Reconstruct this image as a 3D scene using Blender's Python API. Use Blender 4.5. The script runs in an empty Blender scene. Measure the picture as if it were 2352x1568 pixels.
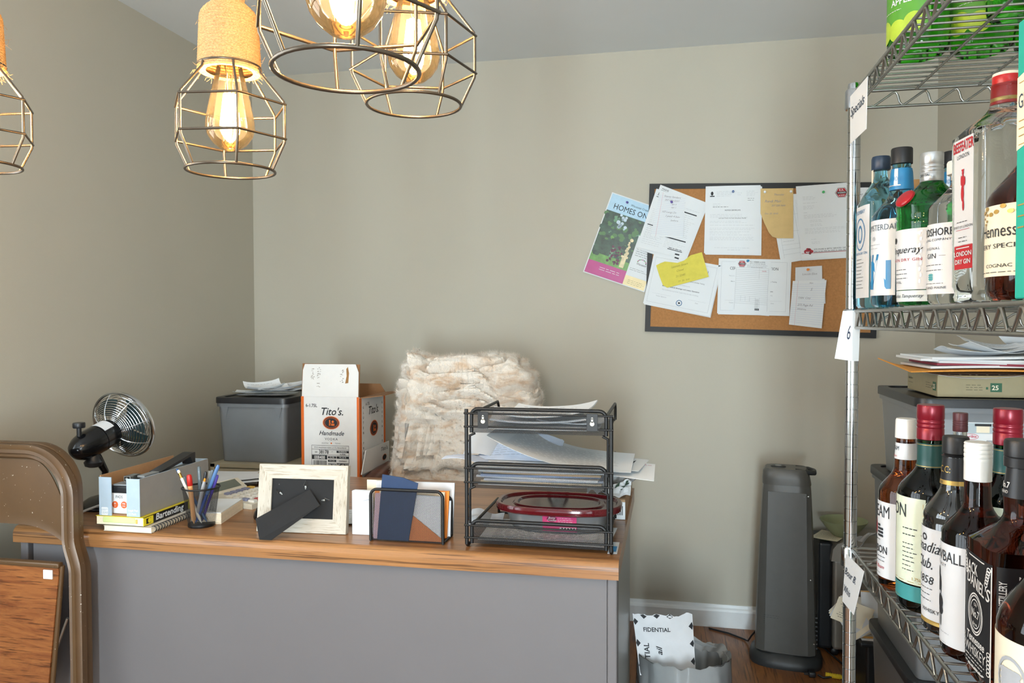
import bpy, bmesh, math, random
from mathutils import Vector, Matrix, noise
random.seed(7)
V = Vector
PI = math.pi
sc = bpy.context.scene
COL = sc.collection

# ------------------------------------------------------------------ camera
FPX, CX, CY = 1785.0, 1176.0, 784.0
CAM = V((0, 0, 1.27))
ROT = (Matrix.Rotation(math.radians(11.5), 3, 'Z') @ Matrix.Rotation(math.radians(90 - 1.55), 3, 'X')
       @ Matrix.Rotation(math.radians(-0.13), 3, 'Z'))
cd = bpy.data.cameras.new('camera')
cd.sensor_width = 36; cd.lens = 36 * FPX / 2352; cd.clip_start = 0.02
cam = bpy.data.objects.new('camera', cd); COL.objects.link(cam)
cam.matrix_world = Matrix.Translation(CAM) @ ROT.to_4x4()
sc.camera = cam

# ------------------------------------------------------------------ world, daylight, exposure
w = bpy.data.worlds.new('world'); sc.world = w; w.use_nodes = True
w.node_tree.nodes['Background'].inputs[0].default_value = (0.75, 0.88, 1.0, 1)
w.node_tree.nodes['Background'].inputs[1].default_value = 0.6
sc.view_settings.view_transform = 'Standard'
sc.view_settings.look = 'None'
sc.view_settings.gamma = 1
sc.view_settings.use_curve_mapping = False
sc.view_settings.exposure = 0.0

ROOM = dict(x0=-1.892, x1=1.013, y0=-2.9, y1=3.30, h=2.39)
WINDOWS = [(-1.65, -0.55, 0.55, 2.15), (-0.18, 0.50, 0.15, 2.15)]         # openings behind the camera, the second shaped to light the lower back wall
LEFT_WINDOW = (-0.75, 1.15, 0.75, 2.15)                                   # the main window, in the left wall just outside the picture
ADDED_RIGHT_WINDOW = (-2.4, -0.7, 0.75, 2.15)                                   # added unseen in the right wall behind the camera, brightens the left wall

def area(name, loc, rot, sx, sy, power, col):
    l = bpy.data.lights.new(name, 'AREA'); l.shape = 'RECTANGLE'; l.size = sx; l.size_y = sy
    l.energy = power; l.color = col
    o = bpy.data.objects.new(name, l); COL.objects.link(o); o.location = loc; o.rotation_euler = rot
    return o
for i, (a, b, c, d) in enumerate(WINDOWS):                               # daylight outside each window, sky and bright ground
    area('window_daylight', ((a + b) / 2, ROOM['y0'] - 0.30, (c + d) / 2 - .1), (PI / 2 + math.radians([52, 13][i]), 0, 0), b - a, d - c,
         [14, 285][i], (0.78, 0.92, 1.0))
a, b, c, d = LEFT_WINDOW
area('window_daylight', (ROOM['x0'] - 0.28, (a + b) / 2, (c + d) / 2), (PI / 2 + math.radians(2), 0, -PI / 2), b - a, d - c, 62, (0.83, 0.93, 1.0))
a, b, c, d = ADDED_RIGHT_WINDOW
area('window_daylight', (ROOM['x1'] + 0.28, (a + b) / 2, (c + d) / 2), (PI / 2 + math.radians(20), 0, PI / 2), b - a, d - c, 55, (0.83, 0.93, 1.0))  # added fill for the left wall, set in the invented right opening

# ------------------------------------------------------------------ helpers
def ray(px, py): return ROT @ V(((px - CX) / FPX, -(py - CY) / FPX, -1))
def atZ(px, py, z): d = ray(px, py); return CAM + d * ((z - CAM.z) / d.z)
def atY(px, py, y): d = ray(px, py); return CAM + d * (y / d.y)
def atX(px, py, x): d = ray(px, py); return CAM + d * (x / d.x)

def frame(o, x, y):
    """4x4 with origin o, x axis x, y axis close to y, z = x cross y"""
    x = V(x).normalized(); z = x.cross(V(y)).normalized(); y = z.cross(x)
    m = Matrix((x, y, z)).transposed().to_4x4(); m.translation = V(o); return m
T = Matrix.Translation
def RZ(a): return Matrix.Rotation(a, 4, 'Z')
def RX(a): return Matrix.Rotation(a, 4, 'X')
def RY(a): return Matrix.Rotation(a, 4, 'Y')

_txt = {}
def text_geo(s, size, shear=0.0, bold=0.0, align='CENTER', sp=1.0):
    bold = 0 if any(q in 'MW' for q in s) else min(bold, .018); k = (s, shear, bold, align, sp)
    if k not in _txt:
        c = bpy.data.curves.new('t', 'FONT'); c.body = s; c.size = 1; c.shear = shear; c.offset = bold
        c.align_x = align; c.fill_mode = 'FRONT'; c.resolution_u = 2; c.space_character = sp
        o = bpy.data.objects.new('t', c); me = o.to_mesh()
        _txt[k] = ([v.co.copy() for v in me.vertices], [tuple(p.vertices) for p in me.polygons])
        o.to_mesh_clear(); bpy.data.objects.remove(o); bpy.data.curves.remove(c)
    vs, fs = _txt[k]
    return [v * size for v in vs], fs

class B:
    """collects geometry for ONE mesh object; off = the place of the thing it belongs to"""
    def __init__(s, off=(0, 0, 0)):
        s.v = []; s.f = []; s.m = []; s.sm = []; s.uv = {}; s.off = V(off)
    def add(s, vs, fs, m=0, smooth=False, M=None, uv=None):
        n = len(s.v)
        for p in vs:
            p = V(p)
            s.v.append((M @ p if M is not None else p) - s.off)
        for f in fs:
            if uv: s.uv[len(s.f)] = [uv[i] for i in f]
            s.f.append([i + n for i in f]); s.m.append(m); s.sm.append(smooth)
        return s
    def box(s, x0, x1, y0, y1, z0, z1, m=0, M=None):
        vs = [(x, y, z) for z in (z0, z1) for y in (y0, y1) for x in (x0, x1)]
        return s.add(vs, [(0, 2, 3, 1), (4, 5, 7, 6), (0, 1, 5, 4), (2, 6, 7, 3), (0, 4, 6, 2), (1, 3, 7, 5)], m, False, M)
    def rbox(s, x0, x1, y0, y1, z0, z1, r, m=0, M=None, seg=3, vert=False):
        bm = bmesh.new(); bmesh.ops.create_cube(bm, size=1)
        for v in bm.verts: v.co = V((x0 + (v.co.x + .5) * (x1 - x0), y0 + (v.co.y + .5) * (y1 - y0), z0 + (v.co.z + .5) * (z1 - z0)))
        es = [e for e in bm.edges if not vert or abs(e.verts[0].co.z - e.verts[1].co.z) > 1e-6]
        bmesh.ops.bevel(bm, geom=es, offset=r, segments=seg, affect='EDGES', profile=0.5)
        bm.verts.index_update()
        s.add([v.co.copy() for v in bm.verts], [[v.index for v in f.verts] for f in bm.faces], m, False, M); bm.free()
        return s
    def tube(s, pts, r, n=8, closed=False, m=0, M=None, cap=True, smooth=True):
        n = max(n, 10) if (max(r) if isinstance(r, (list, tuple)) else r) >= .0016 and len(pts) < 400 else n
        pts = [V(p) for p in pts]; N = len(pts); vs = []; fs = []
        t0 = (pts[1] - pts[0]).normalized()
        u = t0.orthogonal().normalized()
        for i, p in enumerate(pts):
            a = pts[i - 1] if (i > 0 or closed) else p; b = pts[(i + 1) % N] if (i < N - 1 or closed) else p
            d1 = (p - a); d2 = (b - p)
            t = ((d1.normalized() if d1.length > 1e-9 else V()) + (d2.normalized() if d2.length > 1e-9 else V()))
            t = t.normalized() if t.length > 1e-6 else t0
            u = (u - t * u.dot(t)); u = u.normalized() if u.length > 1e-6 else t.orthogonal().normalized()
            w_ = t.cross(u); rr = r[i] if isinstance(r, (list, tuple)) else r
            k = 1.0
            if d1.length > 1e-9 and d2.length > 1e-9:
                c = max(-1, min(1, d1.normalized().dot(d2.normalized()))); k = min(1.6, 1 / max(.3, math.sqrt((1 + c) / 2)))
            for j in range(n):
                a_ = 2 * PI * j / n; vs.append(p + (u * math.cos(a_) + w_ * math.sin(a_)) * rr * (k if n < 7 else 1))
        R = N if closed else N - 1
        for i in range(R):
            for j in range(n):
                a, b = i * n + j, i * n + (j + 1) % n; c, d = ((i + 1) % N) * n + (j + 1) % n, ((i + 1) % N) * n + j
                fs.append((a, b, c, d))
        if cap and not closed:
            fs.append(tuple(range(n))[::-1]); fs.append(tuple((N - 1) * n + j for j in range(n)))
        return s.add(vs, fs, m, smooth, M)
    def lathe(s, prof, n=32, m=0, M=None, ex=None, sx=1, sy=1, cap=True, smooth=True, closed=False):
        """prof [(r,z)]; ex(z)->superellipse exponent (2 = round)"""
        vs = []; fs = []
        for r, z in prof:
            e = ex(z) if ex else 2
            for j in range(n):
                a = 2 * PI * j / n; c, q = math.cos(a), math.sin(a)
                k = 1 if e == 2 else (abs(c) ** e + abs(q) ** e) ** (-1 / e)
                vs.append((r * k * c * sx, r * k * q * sy, z))
        N = len(prof)
        for i in range(N if closed else N - 1):
            for j in range(n):
                i2 = (i + 1) % N
                fs.append((i * n + j, i * n + (j + 1) % n, i2 * n + (j + 1) % n, i2 * n + j))
        if cap and not closed:
            if prof[0][0] > 1e-6: fs.append(tuple(range(n))[::-1])
            if prof[-1][0] > 1e-6: fs.append(tuple((N - 1) * n + j for j in range(n)))
        return s.add(vs, fs, m, smooth, M)
    def prism(s, poly, t, m=0, M=None, smooth=False):
        n = len(poly); vs = [(x, y, 0) for x, y in poly] + [(x, y, t) for x, y in poly]
        fs = [tuple(range(n))[::-1], tuple(range(n, 2 * n))] + [(i, (i + 1) % n, n + (i + 1) % n, n + i) for i in range(n)]
        return s.add(vs, fs, m, smooth, M)
    def sheet(s, nu, nv, fn, t=0.0004, m=0, M=None, smooth=True, m2=None):
        """thin solid sheet from fn(u,v)->point"""
        P = [[V(fn(i / nu, j / nv)) for i in range(nu + 1)] for j in range(nv + 1)]
        vs = []; W = nu + 1; H = nv + 1
        for j in range(H):
            for i in range(W):
                a = P[j][min(i + 1, nu)] - P[j][max(i - 1, 0)]; b = P[min(j + 1, nv)][i] - P[max(j - 1, 0)][i]
                nn = a.cross(b); nn = nn.normalized() if nn.length > 1e-12 else V((0, 0, 1))
                vs.append(P[j][i] + nn * t / 2)
        k = len(vs)
        for j in range(H):
            for i in range(W): vs.append(P[j][i] * 2 - vs[j * W + i])
        f1 = []; f2 = []; fe = []
        for j in range(nv):
            for i in range(nu):
                a = j * W + i; f1.append((a, a + 1, a + W + 1, a + W)); f2.append((k + a, k + a + W, k + a + W + 1, k + a + 1))
        for i in range(nu):
            fe.append((i + 1, i, k + i, k + i + 1)); a = nv * W + i; fe.append((a, a + 1, k + a + 1, k + a))
        for j in range(nv):
            a = j * W; fe.append((a, a + W, k + a + W, k + a)); a = j * W + nu; fe.append((a + W, a, k + a, k + a + W))
        s.add(vs, f1, m, smooth, M); n0 = len(s.v) - len(vs)
        for f in f2: s.f.append([q + n0 for q in f]); s.m.append(m if m2 is None else m2); s.sm.append(smooth)
        for f in fe: s.add([vs[q] for q in f], [(0, 1, 2, 3)], m if m2 is None else m2, False, M)   # edges kept crisp
        return s
    def quad(s, a, b, c, d, m=0, M=None, uv=None): return s.add([a, b, c, d], [(0, 1, 2, 3)], m, False, M, uv)
    def rect(s, x0, x1, y0, y1, z=0, m=0, M=None, fn=None, n=1):
        """flat print in the xy plane, or bent by fn(x,y,z)"""
        vs = [];
        for j in (0, 1):
            for i in range(n + 1):
                p = (x0 + (x1 - x0) * i / n, (y0, y1)[j], z); vs.append(fn(*p) if fn else p)
        return s.add(vs, [(i, i + 1, n + 2 + i, n + 1 + i) for i in range(n)], m, False, M)
    def text(s, t, size, x=0, y=0, z=0, m=0, M=None, align='CENTER', shear=0, bold=0, sx=1, fn=None, rot=0, sp=1.0):
        vs, fs = text_geo(t, size, shear, bold, align, sp); c, q = math.cos(rot), math.sin(rot)
        o = []
        for v in vs:
            a, b = v.x * sx, v.y; p = (x + a * c - b * q, y + a * q + b * c, z)
            o.append(fn(*p) if fn else p)
        return s.add(o, fs, m, False, M)
    def disc(s, r, x=0, y=0, z=0, m=0, M=None, n=24, fn=None, ry=None, ri=0, star=0):
        ry = ry or r; vs = []
        for j in range(n):
            a = 2 * PI * j / n; k = 1 - star * (j % 2); p = (x + r * k * math.cos(a), y + ry * k * math.sin(a), z); vs.append(fn(*p) if fn else p)
        if ri:
            for j in range(n):
                a = 2 * PI * j / n; p = (x + r * ri * math.cos(a), y + ry * ri * math.sin(a), z); vs.append(fn(*p) if fn else p)
            return s.add(vs, [(j, (j + 1) % n, n + (j + 1) % n, n + j) for j in range(n)], m, False, M)
        if fn:                                             # follows a bent surface: rings round the middle
            V2 = [fn(x, y, z)]
            for q in (.34, .67, 1):
                for j in range(n):
                    a = 2 * PI * j / n; k = (1 - star * (j % 2)) * q; V2.append(fn(x + r * k * math.cos(a), y + ry * k * math.sin(a), z))
            fs = [(0, 1 + j, 1 + (j + 1) % n) for j in range(n)]
            for q in (0, 1): fs += [(1 + q * n + j, 1 + (q + 1) * n + j, 1 + (q + 1) * n + (j + 1) % n, 1 + q * n + (j + 1) % n) for j in range(n)]
            return s.add(V2, fs, m, False, M)
        return s.add(vs, [tuple(range(n))], m, False, M)
    def lines(s, x, y, w, n, dy, h, z=0, m=0, M=None, ragged=.25, fn=None, word=.012):
        """body text too small to read: rows of short strokes"""
        h *= .5
        for i in range(n):
            end = x + w * (1 - random.random() * ragged); q = x
            while q < end:
                l = word * random.uniform(.4, 1.3); e = min(q + l, end)
                s.rect(q, e, y - i * dy, y - i * dy + h, z, m, M, fn); q = e + word * .25
        return s
    def scrawl(s, x, y, w, size, z=0, m=0, M=None, r=.0005, seed=1, fn=None):
        rr = random.Random(seed); pts = []; q = x
        while q < x + w:
            pts.append((q, y + rr.uniform(0, size), z)); q += size * rr.uniform(.15, .5)
            if rr.random() < .16 and len(pts) > 2:
                s.tube(pts, r, 4, m=m, M=M); pts = []; q += size * .5
        if len(pts) > 1: s.tube(pts, r, 4, m=m, M=M)
        return s

def obj(name, b, mats, parent=None, origin=None):
    me = bpy.data.meshes.new(name)
    if not isinstance(mats, (list, tuple)): mats = [mats]
    vs = b.v
    if parent is None and origin is None:                 # a thing of one mesh: its origin sits at its base
        xs = [v.x for v in vs]; ys = [v.y for v in vs]; zs = [v.z for v in vs]
        origin = V(((min(xs) + max(xs)) / 2, (min(ys) + max(ys)) / 2, min(zs)))
    if parent is None: vs = [v - origin for v in vs]
    me.from_pydata(vs, [], b.f)
    for q in mats: me.materials.append(q)
    me.polygons.foreach_set('material_index', b.m)
    me.polygons.foreach_set('use_smooth', b.sm)
    if b.uv:
        ul = me.uv_layers.new(name='UVMap')
        for i, uvs in b.uv.items():
            p = me.polygons[i]
            for k, li in enumerate(p.loop_indices): ul.data[li].uv = uvs[k]
    me.validate(); me.update()
    if any(b.sm): me.set_sharp_from_angle(angle=math.radians(38))
    o = bpy.data.objects.new(name, me); COL.objects.link(o)
    if parent is not None: o.parent = parent
    else: o.location = origin
    return o
def tag(o, label, cat, group=None):
    o['label'] = label; o['category'] = cat
    if group: o['group'] = group
    return o
def thing(name, label, cat, loc=(0, 0, 0), rotz=0, group=None):
    o = bpy.data.objects.new(name, None); COL.objects.link(o); o.empty_display_size = .05
    o.location = loc; o.rotation_euler = (0, 0, rotz)
    return tag(o, label, cat, group)
def struct(name, b, m, parent=None):
    o = obj(name, b, m, parent)
    if parent is None: o['kind'] = 'structure'
    return o
def solo(name, b, mats, label, cat, group=None): return tag(obj(name, b, mats), label, cat, group)
def dup(root, loc, rotz=0):
    """a copy of a thing with copies of its parts and sub-parts"""
    def cp(o, par):
        c = o.copy(); COL.objects.link(c)
        if par is not None: c.parent = par
        for ch in list(o.children): cp(ch, c)
        return c
    r = cp(root, None); r.location = loc; r.rotation_euler = (0, 0, rotz); return r

# ------------------------------------------------------------------ materials
def lin(h):
    h = h.lstrip('#'); o = []
    for i in (0, 2, 4):
        c = int(h[i:i + 2], 16) / 255; o.append(c / 12.92 if c <= .04045 else ((c + .055) / 1.055) ** 2.4)
    return o
_mats = {}
def base_nodes(name):
    m = bpy.data.materials.new(name); m.use_nodes = True; nt = m.node_tree
    return m, nt, nt.nodes['Principled BSDF'], nt.nodes.new, nt.links.new
def ramp_mix(nt, fac, c1, c2, lo=.3, hi=.7):
    r = nt.nodes.new('ShaderNodeValToRGB'); r.color_ramp.elements[0].position = lo; r.color_ramp.elements[1].position = hi
    r.color_ramp.elements[0].color = (*c1, 1); r.color_ramp.elements[1].color = (*c2, 1); nt.links.new(fac, r.inputs[0]); return r.outputs[0]
def coords(nt, scale=(1, 1, 1), kind='Object'):
    tc = nt.nodes.new('ShaderNodeTexCoord'); mp = nt.nodes.new('ShaderNodeMapping'); mp.inputs['Scale'].default_value = scale
    nt.links.new(tc.outputs[kind], mp.inputs[0]); return mp.outputs[0]
def tex(nt, vec, scale, detail=4, rough=.6, dist=0):
    n = nt.nodes.new('ShaderNodeTexNoise'); n.inputs['Scale'].default_value = scale; n.inputs['Detail'].default_value = detail
    n.inputs['Roughness'].default_value = rough; n.inputs['Distortion'].default_value = dist; nt.links.new(vec, n.inputs['Vector']); return n.outputs[0]
def bump(nt, bs, h, strength, dist=.002):
    b = nt.nodes.new('ShaderNodeBump'); b.inputs['Strength'].default_value = strength; b.inputs['Distance'].default_value = dist
    nt.links.new(h, b.inputs['Height']); nt.links.new(b.outputs[0], bs.inputs['Normal'])
def mat(name, col, rough=.5, metal=0.0, var=.06, vs=30, bmp=0, bscale=300, bd=.0008, specks=None, **kw):
    """plain painted / plastic / paper surface with a little tonal unevenness"""
    if name in _mats: return _mats[name]
    m, nt, bs, N, L = base_nodes(name); c = lin(col)
    v = coords(nt)
    out = ramp_mix(nt, tex(nt, v, vs), [x * (1 - var) for x in c], [min(1, x * (1 + var)) for x in c])
    if specks:                                             # (colour, scale, threshold): paint spots and chips
        scol, ss, th = specks
        nz = tex(nt, v, ss, 2, .5); r = nt.nodes.new('ShaderNodeValToRGB'); r.color_ramp.elements[0].position = th; r.color_ramp.elements[1].position = th + .02
        L(nz, r.inputs[0]); mx = N('ShaderNodeMix'); mx.data_type = 'RGBA'; L(r.outputs[0], mx.inputs[0]); L(out, mx.inputs[6]); mx.inputs[7].default_value = (*lin(scol), 1); out = mx.outputs[2]
    L(out, bs.inputs['Base Color']); bs.inputs['Roughness'].default_value = rough; bs.inputs['Metallic'].default_value = metal
    for k, x in kw.items(): bs.inputs[k].default_value = x
    if bmp: bump(nt, bs, tex(nt, v, bscale, 3), bmp, bd)
    _mats[name] = m; return m
def wood(name, c1, c2, dark, scale=(2, 45, 45), rough=.4, fine=(6, 300, 300), chips=None, figure=0.0):
    if name in _mats: return _mats[name]
    m, nt, bs, N, L = base_nodes(name)
    a = tex(nt, coords(nt, scale), 1, 6, .65, figure); col = ramp_mix(nt, a, lin(c1), lin(c2), .32, .68)
    f = tex(nt, coords(nt, fine), 1, 3, .6); r = N('ShaderNodeValToRGB'); r.color_ramp.elements[0].position = .54; r.color_ramp.elements[1].position = .64
    L(f, r.inputs[0]); mx = N('ShaderNodeMix'); mx.data_type = 'RGBA'; q = N('ShaderNodeMath'); q.operation = 'MULTIPLY'; q.inputs[1].default_value = .75
    L(r.outputs[0], q.inputs[0]); L(q.outputs[0], mx.inputs[0]); L(col, mx.inputs[6]); mx.inputs[7].default_value = (*lin(dark), 1); out = mx.outputs[2]
    if chips:
        nz = tex(nt, coords(nt, chips[1]), 1, 2, .5); r2 = N('ShaderNodeValToRGB'); r2.color_ramp.elements[0].position = chips[2]; r2.color_ramp.elements[1].position = chips[2] + .015
        L(nz, r2.inputs[0]); m2 = N('ShaderNodeMix'); m2.data_type = 'RGBA'; L(r2.outputs[0], m2.inputs[0]); L(out, m2.inputs[6]); m2.inputs[7].default_value = (*lin(chips[0]), 1); out = m2.outputs[2]
    L(out, bs.inputs['Base Color']); bs.inputs['Roughness'].default_value = rough
    bump(nt, bs, f, .15, .0006); _mats[name] = m; return m
def glass(name, col, rough=.02, ior=1.45):
    if name in _mats: return _mats[name]
    m, nt, bs, N, L = base_nodes(name); c = lin(col)
    out = ramp_mix(nt, tex(nt, coords(nt), 12, 2), [x * .94 for x in c], [min(1, x * 1.03) for x in c]); L(out, bs.inputs['Base Color'])
    bs.inputs['Roughness'].default_value = rough; bs.inputs['IOR'].default_value = ior; bs.inputs['Transmission Weight'].default_value = 1
    _mats[name] = m; return m
def film(name, col, opac=.35, rough=.3, trans=.5, spec=.5):
    """milky see-through plastic or thin clear glass: part transparent, part diffuse and translucent"""
    if name in _mats: return _mats[name]
    m, nt, bs, N, L = base_nodes(name); c = lin(col)
    out = ramp_mix(nt, tex(nt, coords(nt), 9, 3), [x * .93 for x in c], [min(1, x * 1.04) for x in c])
    L(out, bs.inputs['Base Color']); bs.inputs['Roughness'].default_value = rough
    tr = N('ShaderNodeBsdfTranslucent'); L(out, tr.inputs[0]); mx = N('ShaderNodeMixShader'); mx.inputs[0].default_value = trans; L(bs.outputs[0], mx.inputs[1]); L(tr.outputs[0], mx.inputs[2])
    tp = N('ShaderNodeBsdfTransparent'); tp.inputs[0].default_value = (*[.4 + .6 * x for x in c], 1)
    m3 = N('ShaderNodeMixShader'); m3.inputs[0].default_value = opac; L(tp.outputs[0], m3.inputs[1]); L(mx.outputs[0], m3.inputs[2])
    fr = N('ShaderNodeFresnel'); fr.inputs[0].default_value = 1.45; gl = N('ShaderNodeBsdfGlossy'); gl.inputs['Roughness'].default_value = rough
    m4 = N('ShaderNodeMixShader'); L(fr.outputs[0], m4.inputs[0]); L(m3.outputs[0], m4.inputs[1]); L(gl.outputs[0], m4.inputs[2])
    L(m4.outputs[0], nt.nodes['Material Output'].inputs[0]); _mats[name] = m; return m
def mesh_metal(name, col, cell=.0039, wire=.27, rough=.45):
    """expanded-metal mesh: diamond openings cut by a UV pattern in metres"""
    if name in _mats: return _mats[name]
    m, nt, bs, N, L = base_nodes(name)
    uv = N('ShaderNodeTexCoord'); sp = N('ShaderNodeSeparateXYZ'); L(uv.outputs['UV'], sp.inputs[0])
    def mth(op, a, b=None):
        n = N('ShaderNodeMath'); n.operation = op
        for i, q in enumerate((a, b)):
            if q is None: continue
            if isinstance(q, (int, float)): n.inputs[i].default_value = q
            else: L(q, n.inputs[i])
        return n.outputs[0]
    a = mth('MULTIPLY', sp.outputs[0], 1 / cell); b = mth('MULTIPLY', sp.outputs[1], 1 / (cell * .62))
    def strand(q):
        f = mth('FRACT', mth('ADD', q, 1000.0)); return mth('LESS_THAN', mth('ABSOLUTE', mth('SUBTRACT', f, .5)), wire / 2)
    k = mth('MAXIMUM', strand(mth('ADD', a, b)), strand(mth('SUBTRACT', a, b)))
    c = lin(col); L(ramp_mix(nt, tex(nt, coords(nt), 60), [x * .8 for x in c], [x * 1.2 for x in c]), bs.inputs['Base Color'])
    bs.inputs['Roughness'].default_value = rough; L(k, bs.inputs['Alpha']); _mats[name] = m; return m
def emit(name, col, strength):
    if name in _mats: return _mats[name]
    m, nt, bs, N, L = base_nodes(name); e = N('ShaderNodeEmission'); e.inputs[0].default_value = (*lin(col), 1); e.inputs[1].default_value = strength
    L(e.outputs[0], nt.nodes['Material Output'].inputs[0]); _mats[name] = m; return m

paper = mat('white_paper', '#e0e4e6', .8, var=.02, vs=8)
paper2 = mat('soft_white_paper', '#d6dade', .8, var=.03, vs=8)
cream = mat('cream_paper', '#ece3cb', .8, var=.03)
ink = mat('dark_ink', '#26282c', .7, var=.1)
grey_ink = mat('grey_print', '#a3a7ac', .8, var=.1)
pencil_ink = mat('pencil_grey', '#8f8d92', .8)
red_ink = mat('red_print', '#b3202b', .6)
black_plastic = mat('black_plastic', '#1b1c1f', .4, bmp=.1)
black_metal = mat('black_coated_metal', '#090a0b', .48, var=.15)
chrome = mat('chrome', '#d4d6d8', .14, 1.0, var=.04)
steel_wire = mat('zinc_wire', '#a3a29d', .34, 1.0, var=.08)
white_plastic = mat('white_plastic', '#e6e6e2', .35, var=.02)

# ------------------------------------------------------------------ the room
wall_m = mat('wall_paint', '#bab5a6', .75, var=.012, vs=3, bmp=.25, bscale=420, bd=.0012)
ceil_m = mat('ceiling_paint', '#e4eaee', .85, var=.012, vs=3, bmp=.1)
trim_m = mat('trim_paint', '#e4e7e7', .35, var=.02)
floor_m = wood('floor_boards', '#6f4325', '#a06a3c', '#36200f', (14, 2.2, 14), .33, (160, 5, 160), figure=1.6)
x0, x1, y0, y1, H = ROOM['x0'], ROOM['x1'], ROOM['y0'], ROOM['y1'], ROOM['h']
t = .12
struct('floor', B().box(x0 - t, x1 + t, y0 - t, y1 + t, -.1, 0), floor_m)
struct('ceiling', B().box(x0 - t, x1 + t, y0 - t, y1 + t, H, H + .1), ceil_m)
a_, b_, c_, d_ = LEFT_WINDOW
struct('wall_left', B().box(x0 - t, x0, y0 - t, a_, 0, H).box(x0 - t, x0, b_, y1 + t, 0, H).box(x0 - t, x0, a_, b_, 0, c_).box(x0 - t, x0, a_, b_, d_, H), wall_m)
a_, b_, c_, d_ = ADDED_RIGHT_WINDOW
struct('wall_right', B().box(x1, x1 + t, y0 - t, a_, 0, H).box(x1, x1 + t, b_, y1 + t, 0, H).box(x1, x1 + t, a_, b_, 0, c_).box(x1, x1 + t, a_, b_, d_, H), wall_m)
struct('wall_back', B().box(x0, x1, y1, y1 + t, 0, H), wall_m)
b = B(); cuts = [x0] + [q for wv in WINDOWS for q in wv[:2]] + [x1]
for i in range(0, len(cuts), 2): b.box(cuts[i], cuts[i + 1], y0 - t, y0, 0, H)
for a_, b_, c_, d_ in WINDOWS: b.box(a_, b_, y0 - t, y0, 0, c_); b.box(a_, b_, y0 - t, y0, d_, H)
struct('wall_front', b, wall_m)
def skirting(name, p, q, nrm):
    p, q, nrm = V(p), V(q), V(nrm); L_ = (q - p)
    prof = [(0, 0), (.014, 0), (.014, .066), (.011, .074), (.006, .08), (.004, .092), (0, .092)]
    M = Matrix((nrm, V((0, 0, 1)), L_.normalized())).transposed().to_4x4(); M.translation = p
    struct(name, B().prism(prof, L_.length, 0, M), trim_m)
skirting('baseboard_back', (x0, y1, 0), (x1, y1, 0), (0, -1, 0))
skirting('baseboard_left', (x0, y0, 0), (x0, y1, 0), (1, 0, 0))
skirting('baseboard_right', (x1, y0, 0), (x1, y1, 0), (-1, 0, 0))
for i, (a_, b_, c_, d_) in enumerate(WINDOWS):
    f = B()
    for r in ((a_, a_ + .05, c_, d_), (b_ - .05, b_, c_, d_), (a_, b_, c_, c_ + .05), (a_, b_, d_ - .05, d_)):
        f.box(r[0], r[1], y0 - .09, y0 - .03, r[2], r[3])
    n = 4 if i == 0 else 2
    for k in range(1, n): q = a_ + (b_ - a_) * k / n; f.box(q - .016, q + .016, y0 - .08, y0 - .04, c_, d_)
    f.box(a_, b_, y0 - .08, y0 - .04, (c_ + d_) / 2 - .016, (c_ + d_) / 2 + .016)
    struct('window_%d' % (i + 1), f, trim_m)

for k_, xa_, xb_, (a_, b_, c_, d_), n in ((3, x0 - .09, x0 - .03, LEFT_WINDOW, 4), (4, x1 + .03, x1 + .09, ADDED_RIGHT_WINDOW, 2)):  # the right-hand frame belongs to the added opening
    f = B()
    for r in ((a_, a_ + .05, c_, d_), (b_ - .05, b_, c_, d_), (a_, b_, c_, c_ + .05), (a_, b_, d_ - .05, d_), (a_, b_, (c_ + d_) / 2 - .016, (c_ + d_) / 2 + .016)): f.box(xa_, xb_, r[0], r[1], r[2], r[3])
    for q in range(1, n): y = a_ + (b_ - a_) * q / n; f.box(xa_, xb_, y - .02, y + .02, c_, d_)
    struct('window_%d' % k_, f, trim_m)

# ------------------------------------------------------------------ desk
oak = wood('oak_laminate', '#7d5433', '#a8784a', '#4a2e1a', (1.3, 26, 26), .3, (4, 210, 210), chips=('#b9b6b0', (10, 60, 90), .82))
desk_paint = mat('desk_grey_paint', '#6b6869', .5, var=.02, vs=5, specks=('#dcdad6', 70, .80))
desk_side = mat('desk_paint_wall_tint', '#8a8d8b', .35, var=.02)  # grey-green reflection of the wall put into the side panel colour
dark = mat('dark_recess', '#2a2b2b', .6)
DX0, DX1, DY0, DY1, DZ = -1.622, -.106, 1.655, 2.40, .755
desk = thing('desk', 'wide grey steel office desk with an oak laminate top', 'desk', ((DX0 + DX1) / 2, 2.03, 0))
o = desk.location.copy()
prof = [(DY1, DZ - .04), (DY0 + .004, DZ - .04)]
for k in range(9):
    a = PI * .5 * k / 8; prof.append((DY0 + .02 - .02 * math.cos(a), DZ - .022 + .022 * math.sin(a)))
prof = [(DY1, DZ - .04), (DY0, DZ - .04), (DY0, DZ - .022)] + prof[3:] + [(DY1, DZ)]
M = Matrix(((0, 0, 1, 0), (1, 0, 0, 0), (0, 1, 0, 0), (0, 0, 0, 1))); M = T((DX0, 0, 0)) @ M
obj('desktop', B(o).prism(prof, DX1 - DX0, 0, M), oak, desk)
yf = DY0 + .014
obj('front_panel', B(o).box(DX0 + .045, DX1 - .026, yf + .002, yf + .022, .04, DZ - .041), desk_paint, desk)
for a_, b_ in ((DX0 + .008, DX0 + .03), (DX1 - .025, DX1 - .004)):
    obj('corner_post', B(o).rbox(a_, b_, yf, yf + .05, 0, DZ - .041, .003), desk_paint, desk)
for s_, xx in ((0, DX1 - .03), (1, DX0 + .012)):
    obj('side_panel', B(o).box(xx, xx + .018, yf + .05, DY1 - .02, .02, DZ - .041), desk_side, desk)
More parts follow.
